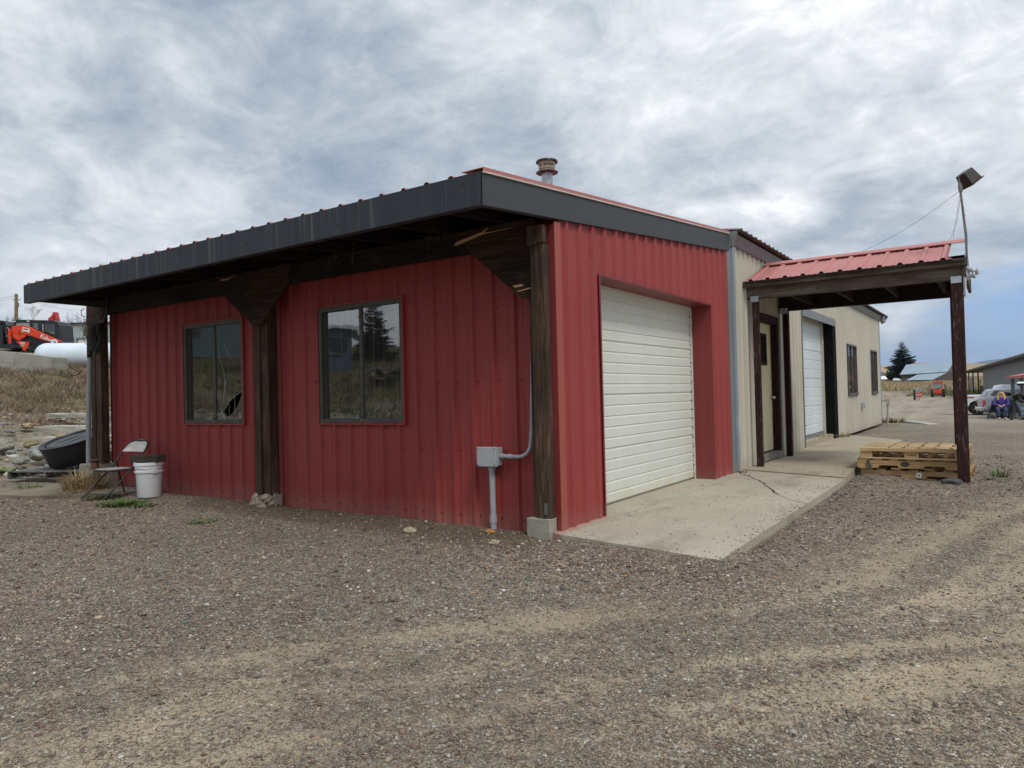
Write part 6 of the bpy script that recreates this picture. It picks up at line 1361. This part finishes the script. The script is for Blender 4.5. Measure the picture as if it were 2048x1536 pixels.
# long grey shed with open bays
sh = thing('long_shed', 'long grey metal shed with open bays and brown roof edge behind the trucks', 'building', (4.4, 58, -1))
A_, B_ = Vector((-1.34, 132.0, 0)), Vector((6.49, 39.4, 0)); dvec = (B_-A_); LN = dvec.length; dvec.normalize(); nv = Vector((dvec.y, -dvec.x, 0)); nv = nv if nv.x < 0 else -nv
def SP(s, z, o=0.0): p = A_+dvec*s-nv*o; return Vector((p.x, p.y, z))
SJ = 0
for s_ in np.linspace(0, LN, 400):                     # where the solid wall starts
    q = SP(s_, 0)-CAM; px_ = CX+F*q.dot(right)/q.dot(fwd)
    if px_ > 1967: SJ = s_; break
mb = MB(); ribbed(mb, lambda u, w, z: SP(u, z, -w), SJ, LN, lambda u: -1.2, lambda u: 3.02, pitch=.9, h=.03, rw=.06, minor=False); mb.add([SP(SJ, -1.2), SP(SJ, 3.02), SP(SJ, 3.02, .4), SP(SJ, -1.2, .4)], [(0,1,2,3)]); mb.add([SP(0, -.8, 12), SP(LN, -1.2, 12), SP(LN, 3.02, 12), SP(0, 3.02, 12)], [(0,1,2,3)]) if False else None
mb.build('wall', M['shed'], sh)
mb = MB()
ns = 3
for k in range(ns+1):
    s = SJ*k/ns; mb.box(-.08, .08, -.14, .14, -1.2, 2.98, Matrix.Translation(SP(s, 0, .12)))
mb.build('bay_post', M['shedroof'], sh, split=True)
mb = MB()
for k in (0,): a, b = .2, SJ*.18; mb.add([SP(a, -1.2, .3), SP(b, -1.2, .3), SP(b, 2.2 if k != 9 else 1.4, .3), SP(a, 2.2 if k != 9 else 1.4, .3)], [(0,1,2,3)])
mb.build('bay_infill', M['shed'], sh, split=True)
mb = MB(); mb.add([SP(SJ*.3, -1.2, 1.0), SP(SJ, -1.2, 1.0), SP(SJ, .9, 1.0), SP(SJ*.3, .9, 1.0)], [(0,1,2,3)]); mb.build('fence_panel', simple('dark_slat_panel', (.05, .048, .045), .8, var=.4, scale=1.0), sh)
mb = MB(); mb.hexa([SP(-1, 2.98, -.9), SP(LN, 2.98, -.9), SP(LN, 2.98, 3), SP(-1, 2.98, 3), SP(-1, 3.15, -.95), SP(LN, 3.15, -.95), SP(LN, 3.2, 3), SP(-1, 3.2, 3)]); mb.build('roof', M['shedroof'], sh)
mb = MB(); sA = None
for s_ in np.linspace(0, LN, 400):
    q = SP(s_, 0, -3)-CAM; px_ = CX+F*q.dot(right)/q.dot(fwd)
    if sA is None and px_ > 2000: sA = s_
mb.hexa([SP(sA, 1.42, -2.6), SP(LN, 1.42, -2.6), SP(LN, 2.0, 0), SP(sA, 2.0, 0), SP(sA, 1.54, -2.65), SP(LN, 1.54, -2.65), SP(LN, 2.12, 0), SP(sA, 2.12, 0)]); mb.build('awning', M['awning'], sh)
mb = MB()
for k in range(7): mb.box(-.09, .09, -.09, .09, -1.2, 1.42, Matrix.Translation(SP(sA+.3+k*4, 0, -2.4)))
mb.build('awning_post', M['shed'], sh, split=True)
mb = MB(); mb.hexa([SP(sA-4.5, 1.18, -1.6), SP(sA+5, 1.18, -1.6), SP(sA+5, 1.3, 0), SP(sA-4.5, 1.3, 0), SP(sA-4.5, 1.26, -1.6), SP(sA+5, 1.26, -1.6), SP(sA+5, 1.4, 0), SP(sA-4.5, 1.4, 0)]); mb.build('low_awning', M['shedroof'], sh)
mb = MB()
for s in (SJ+1.0, SJ+3.6): mb.box(-.03, .03, -.03, .03, -1, 1.7, Matrix.Translation(SP(s, 0, -.5)))
mb.bar(SP(SJ+1.0, 1.2, -.5), SP(SJ+3.6, 1.2, -.5), .05); mb.build('gate_frame', M['machblk'], sh)
# ---------------- vehicles
def circ(cx, cz, r, a0, a1, n): return [(cx+r*math.cos(a0+(a1-a0)*i/n), cz+r*math.sin(a0+(a1-a0)*i/n)) for i in range(n+1)]
def pickup(name, label, loc, rz, mat, cap=False):
    t = thing(name, label, 'pickup truck', loc, rz); hw = .98                # forward +x, rear bumper at x=0
    WX = (1.15, 4.85); wr = .42
    prof = [(.10, .55), (.10, .62)]
    body = [(.06, .62), (.04, 1.28), (2.02, 1.30), (4.05, 1.24), (5.75, 1.16), (5.90, .95), (5.92, .55), (WX[1]+.52, .52)]+circ(WX[1], .44, .52, 0, math.pi, 12)[1:-1]+[(WX[1]-.52, .50), (WX[0]+.52, .50)]+circ(WX[0], .44, .52, 0, math.pi, 12)[1:-1]+[(WX[0]-.52, .55), (.10, .58)]
    m_ = MB(); m_.prism(body, lambda u, v, d: (u, d, v), -hw, hw); m_.build('body', mat, t, local=True, bevel=.05, fix=True)
    m_ = MB(); gh = [(2.02, 1.28), (2.20, 1.86), (2.55, 1.93), (3.95, 1.92), (4.80, 1.22)]
    V = [(x, s*(hw-.04-(.16 if z > 1.5 else 0)), z) for s in (-1, 1) for x, z in gh]; n = len(gh)
    m_.add(V, [tuple(range(n)), tuple(reversed(range(n, 2*n)))]+[(i, n+i, n+(i+1) % n, (i+1) % n) for i in range(n)]); cabn = m_.build('cab', mat, t, local=True, bevel=.04, fix=True)
    for s in (-1, 1):
        m_ = MB(); m_.prism([(2.28, 1.34), (2.36, 1.78), (2.95, 1.80), (2.95, 1.34)], lambda u, v, d: (u, s*(hw-.052-(v-1.28)*.27+.006)+d, v), 0, .004); m_.prism([(3.02, 1.34), (3.02, 1.80), (3.90, 1.79), (4.45, 1.34)], lambda u, v, d: (u, s*(hw-.052-(v-1.28)*.27+.006)+d, v), 0, .004); m_.build('side_window', M['carglass'], cabn, local=True)
    if cap:
        m_ = MB(); q = [(.10, 1.28), (.42, 1.80), (.62, 1.87), (2.00, 1.89), (2.00, 1.28)]; V = [(x, s*(hw-.03-(.14 if z > 1.5 else 0)), z) for s in (-1, 1) for x, z in q]; n = 5
        m_.add(V, [tuple(range(n)), tuple(reversed(range(n, 2*n)))]+[(i, n+i, n+(i+1) % n, (i+1) % n) for i in range(n)]); cp_ = m_.build('bed_cap', mat, t, local=True, bevel=.05, fix=True)
        for s in (-1, 1):
            m_ = MB(); m_.prism([(.50, 1.42), (.44, 1.50), (.62, 1.74), (.72, 1.78), (1.86, 1.79), (1.92, 1.74), (1.92, 1.46), (1.86, 1.42)], lambda u, v, d: (u, s*(hw-.034-(v-1.28)*.27+.012)+d, v), 0, .006); m_.build('cap_window', M['carglass'], cp_, local=True)
        m_ = MB(); m_.add([(.155, -.78, 1.40), (.155, .78, 1.40), (.37, .72, 1.74), (.37, -.72, 1.74)], [(0,1,2,3)]); 
        for i in range(4): m_.v[i] = (m_.v[i][0]-.02, m_.v[i][1], m_.v[i][2])
        m_.build('rear_window', M['carglass'], cp_, local=True)
    m_ = MB(); m_.box(-.12, .10, -.97, .97, .50, .72); m_.build('rear_bumper', M['chrome'], t, local=True, bevel=.04)
    m_ = MB(); m_.box(5.90, 6.02, -.95, .95, .45, .72); m_.build('front_bumper', M['chrome'], t, local=True, bevel=.04)
    for s in (-1, 1):
        m_ = MB(); m_.box(.005, .15, s*(hw-.20), s*(hw+.012), .86, 1.16); m_.build('tail_light', M['redlens'], t, local=True, bevel=.02)
        m_ = MB(); m_.box(5.72, 5.91, s*(hw-.32), s*(hw+.006), .88, 1.06); m_.build('headlight', M['lensglass'], t, local=True, bevel=.02)
        m_ = MB(); m_.box(3.95, 4.10, s*(hw-.02), s*(hw+.22), 1.26, 1.46); m_.build('mirror', M['machblk'], t, local=True, bevel=.03)
        for wx in WX:
            m_ = MB(); R_ = Matrix.Rotation(math.radians(90), 4, 'X'); yo = s*(hw-.13)
            m_.lathe([(.26, -.13), (wr-.03, -.13), (wr, -.08), (wr, .08), (wr-.03, .13), (.26, .13)], (wx, yo, wr), 32, R_); w_ = m_.build('wheel', M['tyre'], t, local=True, smooth=True)
            m_ = MB(); m_.lathe([(.275, -.11), (.275, .11)], (wx, yo, wr), 32, R_); m_.lathe([(.0, s*-.085), (.06, s*-.085), (.07, s*-.07)], (wx, yo, wr), 16, R_)
            for k in range(6): a = k*math.pi/3+.2; m_.bar((wx+.05*math.cos(a), yo+s*.10, wr+.05*math.sin(a)), (wx+.27*math.cos(a), yo+s*.115, wr+.27*math.sin(a)), .07, .03, up=(0, 1, 0))
            m_.build('rim', M['chrome'], w_, local=True)
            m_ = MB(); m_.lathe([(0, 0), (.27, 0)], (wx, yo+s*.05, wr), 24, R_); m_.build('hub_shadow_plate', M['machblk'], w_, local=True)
    m_ = MB(); m_.box(.3, 5.6, -.85, .85, .35, .58); m_.build('chassis', M['machblk'], t, local=True)
    m_ = MB(); m_.box(-.005, .035, -.75, .75, .72, 1.22); m_.build('tailgate', mat, t, local=True, bevel=.015)
    return t
def ground_pt(px, py, D): p = at(px, py, D); return Vector((p.x, p.y, tz(p.x, p.y)))
g1 = ground_pt(1960, 833, 44.3); tr1 = pickup('pickup_truck', 'silver pickup with a canopy over its bed parked behind the seated woman', g1+Vector((0, .98, 0)), math.radians(11), M['trucksilver'], True)
g2_ = ground_pt(1919, 828, 50); tr2 = pickup('pickup_truck', 'white pickup with an open bed parked behind the silver pickup', g2_+Vector((-.25, 1.1, 0)), math.radians(6), M['truckwhite'], False)
tr1.scale = (.97,)*3; tr2.scale = (1.08,)*3
m_ = MB(); m_.box(.35, .95, -.992, -.985, 1.10, 1.17); m_.build('red_decal', M['redlens'], tr2, local=True)
# orange tractor seen from behind
tp_ = at(1876, 794, 103); tp_.z = tz(tp_.x, tp_.y); ot = thing('tractor', 'orange cab tractor seen from behind beside the field fence', 'tractor', tp_, math.radians(4))
def tpt(name, f, mat, **k): m_ = MB(); f(m_); return m_.build(name, mat, ot, local=True, **k)
for s in (-1, 1):
    tpt('rear_wheel', lambda m_: m_.lathe([(.0, -.17), (.5, -.17), (.58, -.12), (.58, .12), (.5, .17), (0, .17)], (s*.72, .2, .58), 24, Matrix.Rotation(math.radians(90), 4, 'Y')), M['tyre'], smooth=True)
    tpt('front_wheel', lambda m_: m_.lathe([(.0, -.12), (.32, -.12), (.36, 0), (.32, .12), (0, .12)], (s*.62, 1.9, .36), 20, Matrix.Rotation(math.radians(90), 4, 'Y')), M['tyre'], smooth=True)
    tpt('fender', lambda m_: m_.box(s*.50, s*.92, -.35, .75, 1.12, 1.22), M['orange'], bevel=.03)
    tpt('mirror', lambda m_: m_.box(s*.86, s*1.0, .8, .85, 1.5, 1.8), M['machblk'])
tpt('body', lambda m_: (m_.box(-.42, .42, -.2, .8, .45, 1.12), m_.box(-.36, .36, .8, 2.5, .6, 1.25)), M['orange'], bevel=.04)
cb = tpt('cab', lambda m_: [m_.bar((s*.62, y, 1.1), (s*.56, y, 2.15), .07) for s in (-1, 1) for y in (-.15, .85)], M['orange'])
tpt('cab_roof', lambda m_: m_.box(-.68, .68, -.3, 1.0, 2.15, 2.33), M['orange'], bevel=.05)
tpt('rear_window', lambda m_: m_.box(-.56, .56, -.14, -.12, 1.25, 2.12), wg); tpt('seat', lambda m_: m_.box(-.25, .25, .1, .5, 1.15, 1.7), M['machblk'], bevel=.05)
tpt('hitch', lambda m_: (m_.box(-.75, .75, -.75, -.5, .25, .45), m_.bar((-.35, -.2, .5), (-.35, -.7, .4), .08), m_.bar((.35, -.2, .5), (.35, -.7, .4), .08)), M['machblk'])
tpt('tail_light', lambda m_: (m_.box(-.30, -.12, -.23, -.20, .85, 1.05), m_.box(.12, .30, -.23, -.20, .85, 1.05)), simple('amber_red_lens', (.9, .16, .03), .3))
# gate posts, fence panels and the red sign
gpst = thing('gate_post', 'thick black gate post beside the red and white sign', 'post', ground_pt(1829, 787, 92)); q = ground_pt(1829, 787, 92)
mb = MB(); mb.box(-.12, .12, -.12, .12, -.2, 1.25, Matrix.Translation(q)); mb.tube([q+Vector((0, 0, 1.25)), q+Vector((0, 0, 1.32))], [.14, .05], 8); mb.build('post', M['machblk'], gpst)
fp = thing('wire_fence', 'grey wire mesh fence panels behind the tractor', 'fence', ground_pt(1850, 787, 98))
mb = MB(); fl_ = [ground_pt(1831, 787, 92), ground_pt(1839, 785, 104), ground_pt(1858, 784, 108), ground_pt(1893, 785, 106), ground_pt(1922, 785, 106)]
for i in range(4):
    a, b = fl_[i], fl_[i+1]; 
    for q in (a, b): mb.tube([q, q+Vector((0, 0, 1.5))], .05, 6)
    for h_ in (.15, 1.4): mb.tube([a+Vector((0, 0, h_)), b+Vector((0, 0, h_))], .04, 5)
    ln_ = (b-a).length; nw = 26 if i == 0 else 12
    for k in range(nw): c = a.lerp(b, k/nw); mb.tube([c+Vector((0, 0, .1)), c+Vector((0, 0, 1.4))], .018 if i == 0 else .010, 3)
mb.build('fence_panel', M['alu'], fp)
sg = thing('red_sign', 'small red sign with a white band on a thin post near the gate', 'sign', ground_pt(1838, 789, 90)); q = ground_pt(1838, 789, 90)
mb = MB(); mb.tube([q, q+Vector((0, 0, .8))], .03, 6); mb.build('post', M['wire'], sg); mb = MB(); mb.box(-.32, .32, -.02, .02, .42, .98, Matrix.Translation(q)); bd = mb.build('board', M['signred'], sg)
mb = MB(); mb.box(-.30, .30, -.028, -.021, .66, .74, Matrix.Translation(q)); mb.build('white_band', M['signwhite'], bd)
mb = MB(); q = ground_pt(1812, 777, 118)
for k in range(5): mb.box(-.9, .9, -.3, .3, -.1, .42+.1*(k % 2), Matrix.Translation(q+Vector((-3.4+k*1.6, .4*k, 0))))
tag(mb.build('concrete_edging', M['curb'], None), 'row of pale concrete blocks edging the road to the field', 'edging')
# people -------------------------------------------------------------
def skin_mesh(name, joints, edges, mat, parent, root=0, sub=2, matrix=None):
    me = bpy.data.meshes.new(name); me.from_pydata([Vector(j[0]) for j in joints], edges, []); o_ = bpy.data.objects.new(name, me); COL.objects.link(o_)
    md = o_.modifiers.new('s', 'SKIN'); md.use_smooth_shade = True
    for i, v in enumerate(me.skin_vertices[0].data): r = joints[i][1]; v.radius = (r, r) if not isinstance(r, tuple) else r; v.use_root = (i == root)
    o_.modifiers.new('u', 'SUBSURF').levels = sub
    bpy.context.view_layer.update(); dg = bpy.context.evaluated_depsgraph_get(); m2 = bpy.data.meshes.new_from_object(o_.evaluated_get(dg)); bpy.data.objects.remove(o_)
    m2.materials.clear(); m2.materials.append(mat); m2.name = name; m2.polygons.foreach_set('use_smooth', [True]*len(m2.polygons)); q_ = bpy.data.objects.new(name, m2); COL.objects.link(q_); q_.parent = parent; return q_
def person(label, loc, rz, J, top, pants, shoe, hair, longhair=False, pose=None):
    t = thing('person', label, 'person', loc, rz); V = Vector
    P = {k: V(v) for k, v in J.items()}
    # bare body: pelvis, spine, neck, head, arms to hands with fingers, legs
    js = []; ed = []; idx = {}
    def j(n, p, r): idx[n] = len(js); js.append((p, r)); return idx[n]
    def e(a, b): ed.append((idx[a], idx[b]))
    j('pel', P['pel'], .125); j('waist', P['pel'].lerp(P['chest'], .45), .115); j('chest', P['chest'], .13); j('neck', P['neck'], .055); j('hb', P['neck'].lerp(P['head'], .45), .062); j('head', P['head'], .092); j('crown', P['crown'], .07)
    e('pel', 'waist'); e('waist', 'chest'); e('chest', 'neck'); e('neck', 'hb'); e('hb', 'head'); e('head', 'crown')
    for s in 'LR':
        j('sh'+s, P['sh'+s], .06); j('el'+s, P['el'+s], .042); j('wr'+s, P['wr'+s], .028); hd = (P['wr'+s]-P['el'+s]).normalized(); j('pa'+s, P['wr'+s]+hd*.07, .032)
        e('chest', 'sh'+s); e('sh'+s, 'el'+s); e('el'+s, 'wr'+s); e('wr'+s, 'pa'+s); sd_ = hd.cross(V((0, 0, 1))); sd_ = sd_.normalized() if sd_.length > .1 else V((0, 1, 0))
        for k in range(4): n_ = 'f%d' % k+s; j(n_, P['wr'+s]+hd*(.12-.008*abs(k-1))+sd_*(k-1.5)*.022+V((0, 0, -.01)), .010); j(n_+'t', P['wr'+s]+hd*(.165-.012*abs(k-1))+sd_*(k-1.5)*.026+V((0, 0, -.035)), .0085); e('pa'+s, n_); e(n_, n_+'t')
        j('th'+s, P['wr'+s]+hd*.07+sd_*.05+V((0, 0, -.01)), .011); e('pa'+s, 'th'+s)
        j('hip'+s, P['hip'+s], .095); j('kn'+s, P['kn'+s], .062); j('an'+s, P['an'+s], .042); j('to'+s, P['to'+s], .035); e('pel', 'hip'+s); e('hip'+s, 'kn'+s); e('kn'+s, 'an'+s); e('an'+s, 'to'+s)
    skin_mesh('body', js, ed, M['skin'], t)
    # face
    fwd_ = P['face'].normalized(); hc = P['head']; m_ = MB(); m_.tube([hc+fwd_*.085+V((0, 0, .01)), hc+fwd_*.118+V((0, 0, -.018))], [.010, .017], 8); m_.build('nose', M['skin'], t, local=True, smooth=True)
    sdv = fwd_.cross(V((0, 0, 1))).normalized(); m_ = MB()
    for s in (-1, 1): m_.lathe([(0, -.010), (.012, 0), (0, .010)], hc+fwd_*.092+sdv*s*.032+V((0, 0, .018)), 8)
    m_.build('eye', M['machblk'], t, local=True, split=True); m_ = MB(); m_.bar(hc+fwd_*.095-sdv*.022+V((0, 0, -.052)), hc+fwd_*.095+sdv*.022+V((0, 0, -.052)), .008); m_.build('mouth', M['redlens'], t, local=True)
    # clothes
    js = []; ed = []; idx.clear(); j('w', P['pel']-(P['chest']-P['pel'])*.12, .150); j('m', P['pel'].lerp(P['chest'], .5), .145); j('c', P['chest'], .158); j('n', P['chest'].lerp(P['neck'], .8), .075); e('w', 'm'); e('m', 'c'); e('c', 'n')
    for s in 'LR': j('s'+s, P['sh'+s], .078); j('e'+s, P['el'+s], .062); j('q'+s, P['el'+s].lerp(P['wr'+s], .95), .045); e('c', 's'+s); e('s'+s, 'e'+s); e('e'+s, 'q'+s)
    skin_mesh('sweater', js, ed, top, t)
    js = []; ed = []; idx.clear(); j('p', P['pel'], .150)
    for s in 'LR': j('h'+s, P['hip'+s], .112); j('k'+s, P['kn'+s], .082); j('a'+s, P['kn'+s].lerp(P['an'+s], .92), .062); e('p', 'h'+s); e('h'+s, 'k'+s); e('k'+s, 'a'+s)
    skin_mesh('trousers', js, ed, pants, t)
    for s in 'LR':
        skin_mesh('shoe', [(P['an'+s]+V((0, 0, -.01)), .078), (P['an'+s].lerp(P['to'+s], .5)+V((0, 0, .01)), .074), (P['to'+s]+V((0, 0, .015)), .062)], [(0, 1), (1, 2)], shoe, t, 0, 1)
    hj = [(hc-fwd_*.02+V((0, 0, .03)), .108), (P['crown']-fwd_*.02+V((0, 0, .015)), .075), (hc-fwd_*.06-V((0, 0, .03)), .09)]; he = [(0, 1), (0, 2)]
    if longhair:
        hj += [(hc-fwd_*.03+sdv*.09-V((0, 0, .05)), .06), (hc+fwd_*.0+sdv*.12-V((0, 0, .20)), .062), (hc+fwd_*.03+sdv*.12-V((0, 0, .31)), .035), (hc-fwd_*.03-sdv*.09-V((0, 0, .05)), .06), (hc+fwd_*.0-sdv*.12-V((0, 0, .20)), .062), (hc+fwd_*.03-sdv*.12-V((0, 0, .31)), .035), (hc-fwd_*.10-V((0, 0, .2)), .10)]; he += [(0, 3), (3, 4), (4, 5), (0, 6), (6, 7), (7, 8), (2, 9)]
    skin_mesh('hair', hj, he, hair, t)
    return t
# frame for the figures: local -y faces the camera
wq = ground_pt(2004, 842, 31.3)
SE = .44
person('woman in a violet blue sweater and jeans seated with long blonde hair', wq, 0, dict(pel=(0, .16, SE+.10), chest=(.0, .15, SE+.43), neck=(0, .13, SE+.60), head=(0, .10, SE+.74), crown=(0, .11, SE+.82), face=(.05, -1, .0),
    shL=(.19, .14, SE+.52), shR=(-.19, .14, SE+.52), elL=(.27, .02, SE+.27), elR=(-.27, .02, SE+.27), wrL=(.10, -.14, SE+.22), wrR=(-.10, -.14, SE+.22), hipL=(.10, .12, SE+.07), hipR=(-.10, .12, SE+.07), knL=(.15, -.28, SE+.06), knR=(-.13, -.28, SE+.06), anL=(.13, -.25, .08), anR=(-.10, -.27, .08), toL=(.15, -.42, .04), toR=(-.12, -.44, .04)), M['purple'], M['jeans'], M['paleshoe'], M['blonde'], True)
mq = ground_pt(2030, 845, 31.6)
person('man in a black sweater and dark trousers bending forward at the right edge', mq, math.radians(-8), dict(pel=(-.10, .05, .86), chest=(.14, .0, 1.10), neck=(.34, -.02, 1.20), head=(.46, -.03, 1.20), crown=(.53, -.03, 1.24), face=(.75, -.1, -.55),
    shL=(.22, .19, 1.13), shR=(.22, -.20, 1.13), elL=(.36, .2, .90), elR=(.20, -.26, .88), wrL=(.56, .10, .82), wrR=(.40, -.22, .76), hipL=(-.12, .13, .82), hipR=(-.10, -.09, .82), knL=(.14, .12, .48), knR=(-.02, -.10, .46), anL=(.20, .12, .09), anR=(-.16, -.12, .09), toL=(.38, .08, .04), toR=(-.02, -.18, .04)), M['blackcloth'], M['darkpants'], M['darkshoe'], M['darkhair'])
ch = thing('camp_chair', 'low black camp chair under the seated woman', 'chair', wq)
mb = MB(); mb.box(-.30, .30, -.12, .38, SE-.06, SE-.01, Matrix.Translation(wq)); mb.build('seat', M['blackcloth'], ch, bevel=.02)
mb = MB(); mb.hexa([wq+Vector(q) for q in ((-.30, .36, SE), (.30, .36, SE), (.30, .40, SE), (-.30, .40, SE), (-.36, .52, SE+.42), (.30, .52, SE+.42), (.30, .56, SE+.42), (-.36, .56, SE+.42))]); mb.build('backrest', M['blackcloth'], ch, bevel=.02)
mb = MB()
for a, b in (((-.46, .05, .62), (-.5, -.18, .02)), ((-.28, .5, .8), (-.52, -.1, .1))): mb.bar(wq+Vector(a), wq+Vector(b), .03)
for s in (-1, 1): mb.tube([wq+Vector((s*.3, -.1, .0)), wq+Vector((s*.28, .36, SE))], .015, 6); mb.tube([wq+Vector((s*.3, .4, .0)), wq+Vector((s*.28, -.1, SE))], .015, 6)
mb.build('leg', M['machblk'], ch)
ml2 = MB(); ml2.hexa([wq+Vector(q) for q in ((-.56, .1, .14), (-.44, .1, .14), (-.36, .5, .14), (-.50, .5, .14), (-.36, .1, .70), (-.26, .1, .70), (-.26, .5, .80), (-.36, .5, .80))]); tag(ml2.build('black_jacket', M['blackcloth'], None, bevel=.03), 'black jacket draped beside the seated woman', 'jacket')
bq = ground_pt(1986, 841, 31.2); bp = thing('backpack', 'mottled grey backpack on the ground left of the seated woman', 'backpack', bq)
skin_mesh('bag', [((0, 0, .08), .15), ((0, .0, .22), .16), ((.0, .02, .36), .11)], [(0, 1), (1, 2)], M['camo'], bp); skin_mesh('pocket', [((-.02, -.13, .10), .08), ((-.02, -.13, .2), .08)], [(0, 1)], M['blackcloth'], bp); skin_mesh('strap', [((.13, .05, .35), .02), ((.2, .1, .2), .02), ((.16, .05, .05), .02)], [(0, 1), (1, 2)], M['blackcloth'], bp)
rq = ground_pt(2050, 838, 32.5); rl = thing('steel_barrel', 'blue grey steel barrel cut by the right edge of the picture', 'barrel', rq)
mb = MB(); mb.lathe([(0, .0), (.26, .0), (.27, .02), (.27, .22), (.285, .24), (.27, .26), (.27, .46), (.285, .48), (.27, .50), (.27, .70), (.285, .72), (.285, .74), (0, .74)], rq, 28); mb.build('body', M['barrel'], rl, smooth=True)
uq = ground_pt(2046, 840, 33.5); um = thing('tool_stand', 'thin dark stand with a small pale topped tray at the right edge', 'stand', uq)
mb = MB(); mb.tube([uq, uq+Vector((0, 0, 1.75))], .022, 8); mb.build('pole', M['machblk'], um); mb = MB(); mb.hexa([uq+Vector(q) for q in ((-.16, -.15, 1.62), (.4, -.15, 1.62), (.4, .15, 1.62), (-.16, .15, 1.62), (-.22, -.18, 1.72), (.4, -.18, 1.72), (.4, .18, 1.72), (-.22, .18, 1.72))]); mb.build('tray', M['machblk'], um); mb = MB(); mb.hexa([uq+Vector(q) for q in ((-.22, -.18, 1.723), (.4, -.18, 1.723), (.4, .18, 1.723), (-.22, .18, 1.723), (-.12, -.1, 1.80), (.4, -.1, 1.80), (.4, .1, 1.80), (-.12, .1, 1.80))]); mb.build('cover', M['signwhite'], um)
# ================================================================ the bank opposite, seen only in the window glass
def simple_house(name, label, x, y, rz, w, d, h, rh, wall, roofm):
    z = tz(x, y)-.3; t = thing(name, label, 'house', (x, y, z), rz); m_ = MB(); m_.box(-w/2, w/2, -d/2, d/2, 0, h); m_.prism([(-d/2, h), (d/2, h), (0, h+rh)], lambda u, v, q: (q, u, v), -w/2+.01, w/2-.01); m_.build('wall', wall, t, local=True)
    m_ = MB(); e = .35
    for s in (-1, 1): m_.hexa([(-w/2-e, s*(d/2+e), h-rh*e/(d/2)), (w/2+e, s*(d/2+e), h-rh*e/(d/2)), (w/2+e, 0, h+rh), (-w/2-e, 0, h+rh), (-w/2-e, s*(d/2+e), h-rh*e/(d/2)+.15), (w/2+e, s*(d/2+e), h-rh*e/(d/2)+.15), (w/2+e, 0, h+rh+.15), (-w/2-e, 0, h+rh+.15)])
    m_.build('roof', roofm, t, local=True)
    for k in range(3):
        m_ = MB(); x_ = -w/2+w*(k+.5)/3; m_.box(x_-.5, x_+.5, d/2+.001, d/2+.06, h*.4, h*.75); f_ = m_.build('window', M['greytrim'], t, local=True); m_ = MB(); m_.box(x_-.42, x_+.42, d/2+.061, d/2+.07, h*.4+.08, h*.75-.08); m_.build('pane', M['carglass'], f_, local=True)
    return t
simple_house('blue_house', 'blue grey gabled house on the opposite bank mirrored in the window glass', -25.3, -18.0, math.radians(-47), 4.2, 4.4, 2.3, 1.3, M['bluehouse'], M['truckwhite'])
simple_house('long_house', 'teal grey long house on the opposite bank mirrored in the cracked window', -36.5, -18.5, math.radians(-60), 12, 6, 2.8, .9, M['teal'], M['greytrim'])
conifer('pine_tree', (-25.2, -22.4, tz(-25.2, -22.4)-.2), 3.9, 1.35, 'dark pine on the opposite bank mirrored in the right window', 'tree', None, levels=28, per=30, seed=91, sub=4)
for i, (x, y, h, lb) in enumerate(((-27, -33, 3.2, 'first'), (-24, -34, 2.8, 'second'), (-21, -34, 3.3, 'third'), (-18.5, -36, 2.6, 'fourth'))): conifer('pine_tree', (x, y, tz(x, y)-.2), h, h*.35, 'small pine in the row on the opposite bank, %s from the blue house' % lb, 'tree', 'pines on the opposite bank', levels=12, per=10, seed=100+i, sub=2)
wp = thing('wood_pile', 'heap of old boards on the opposite bank mirrored in the window glass', 'wood pile', (-19.2, -17.6, tz(-19.2, -17.6)))
for i in range(40):
    a = random.uniform(-.5, .5); c = Vector((-19.2+random.gauss(0, 1.1), -17.6+random.gauss(0, .8), tz(-19.2, -17.6)+.05+random.random()*.5)); d_ = Vector((math.cos(a+.6), math.sin(a+.6), random.uniform(-.12, .12)))*random.uniform(.8, 1.6)
    m_ = MB(); m_.bar(c-d_, c+d_, .14, .04); m_.build('board', M['palletdk'] if i % 2 else M['oldpallet'], wp)
print('objects', len(bpy.data.objects))

# ================================================================ air
mb = MB(); mb.box(-9800, 9800, -3600, 13500, -3.5, 420); hz = MATS.get('x') or bpy.data.materials.new('thin_daylight_haze'); hz.use_nodes = True; t = hz.node_tree; t.nodes.clear()
ho = N(t, 'ShaderNodeOutputMaterial'); pv = N(t, 'ShaderNodeVolumePrincipled'); pv.inputs['Color'].default_value = (.62, .76, 1, 1); pv.inputs['Density'].default_value = 7e-5; pv.inputs['Anisotropy'].default_value = .2
L(t, pv.outputs[0], ho.inputs['Volume']); tag(mb.build('haze', hz, None), kind='stuff')
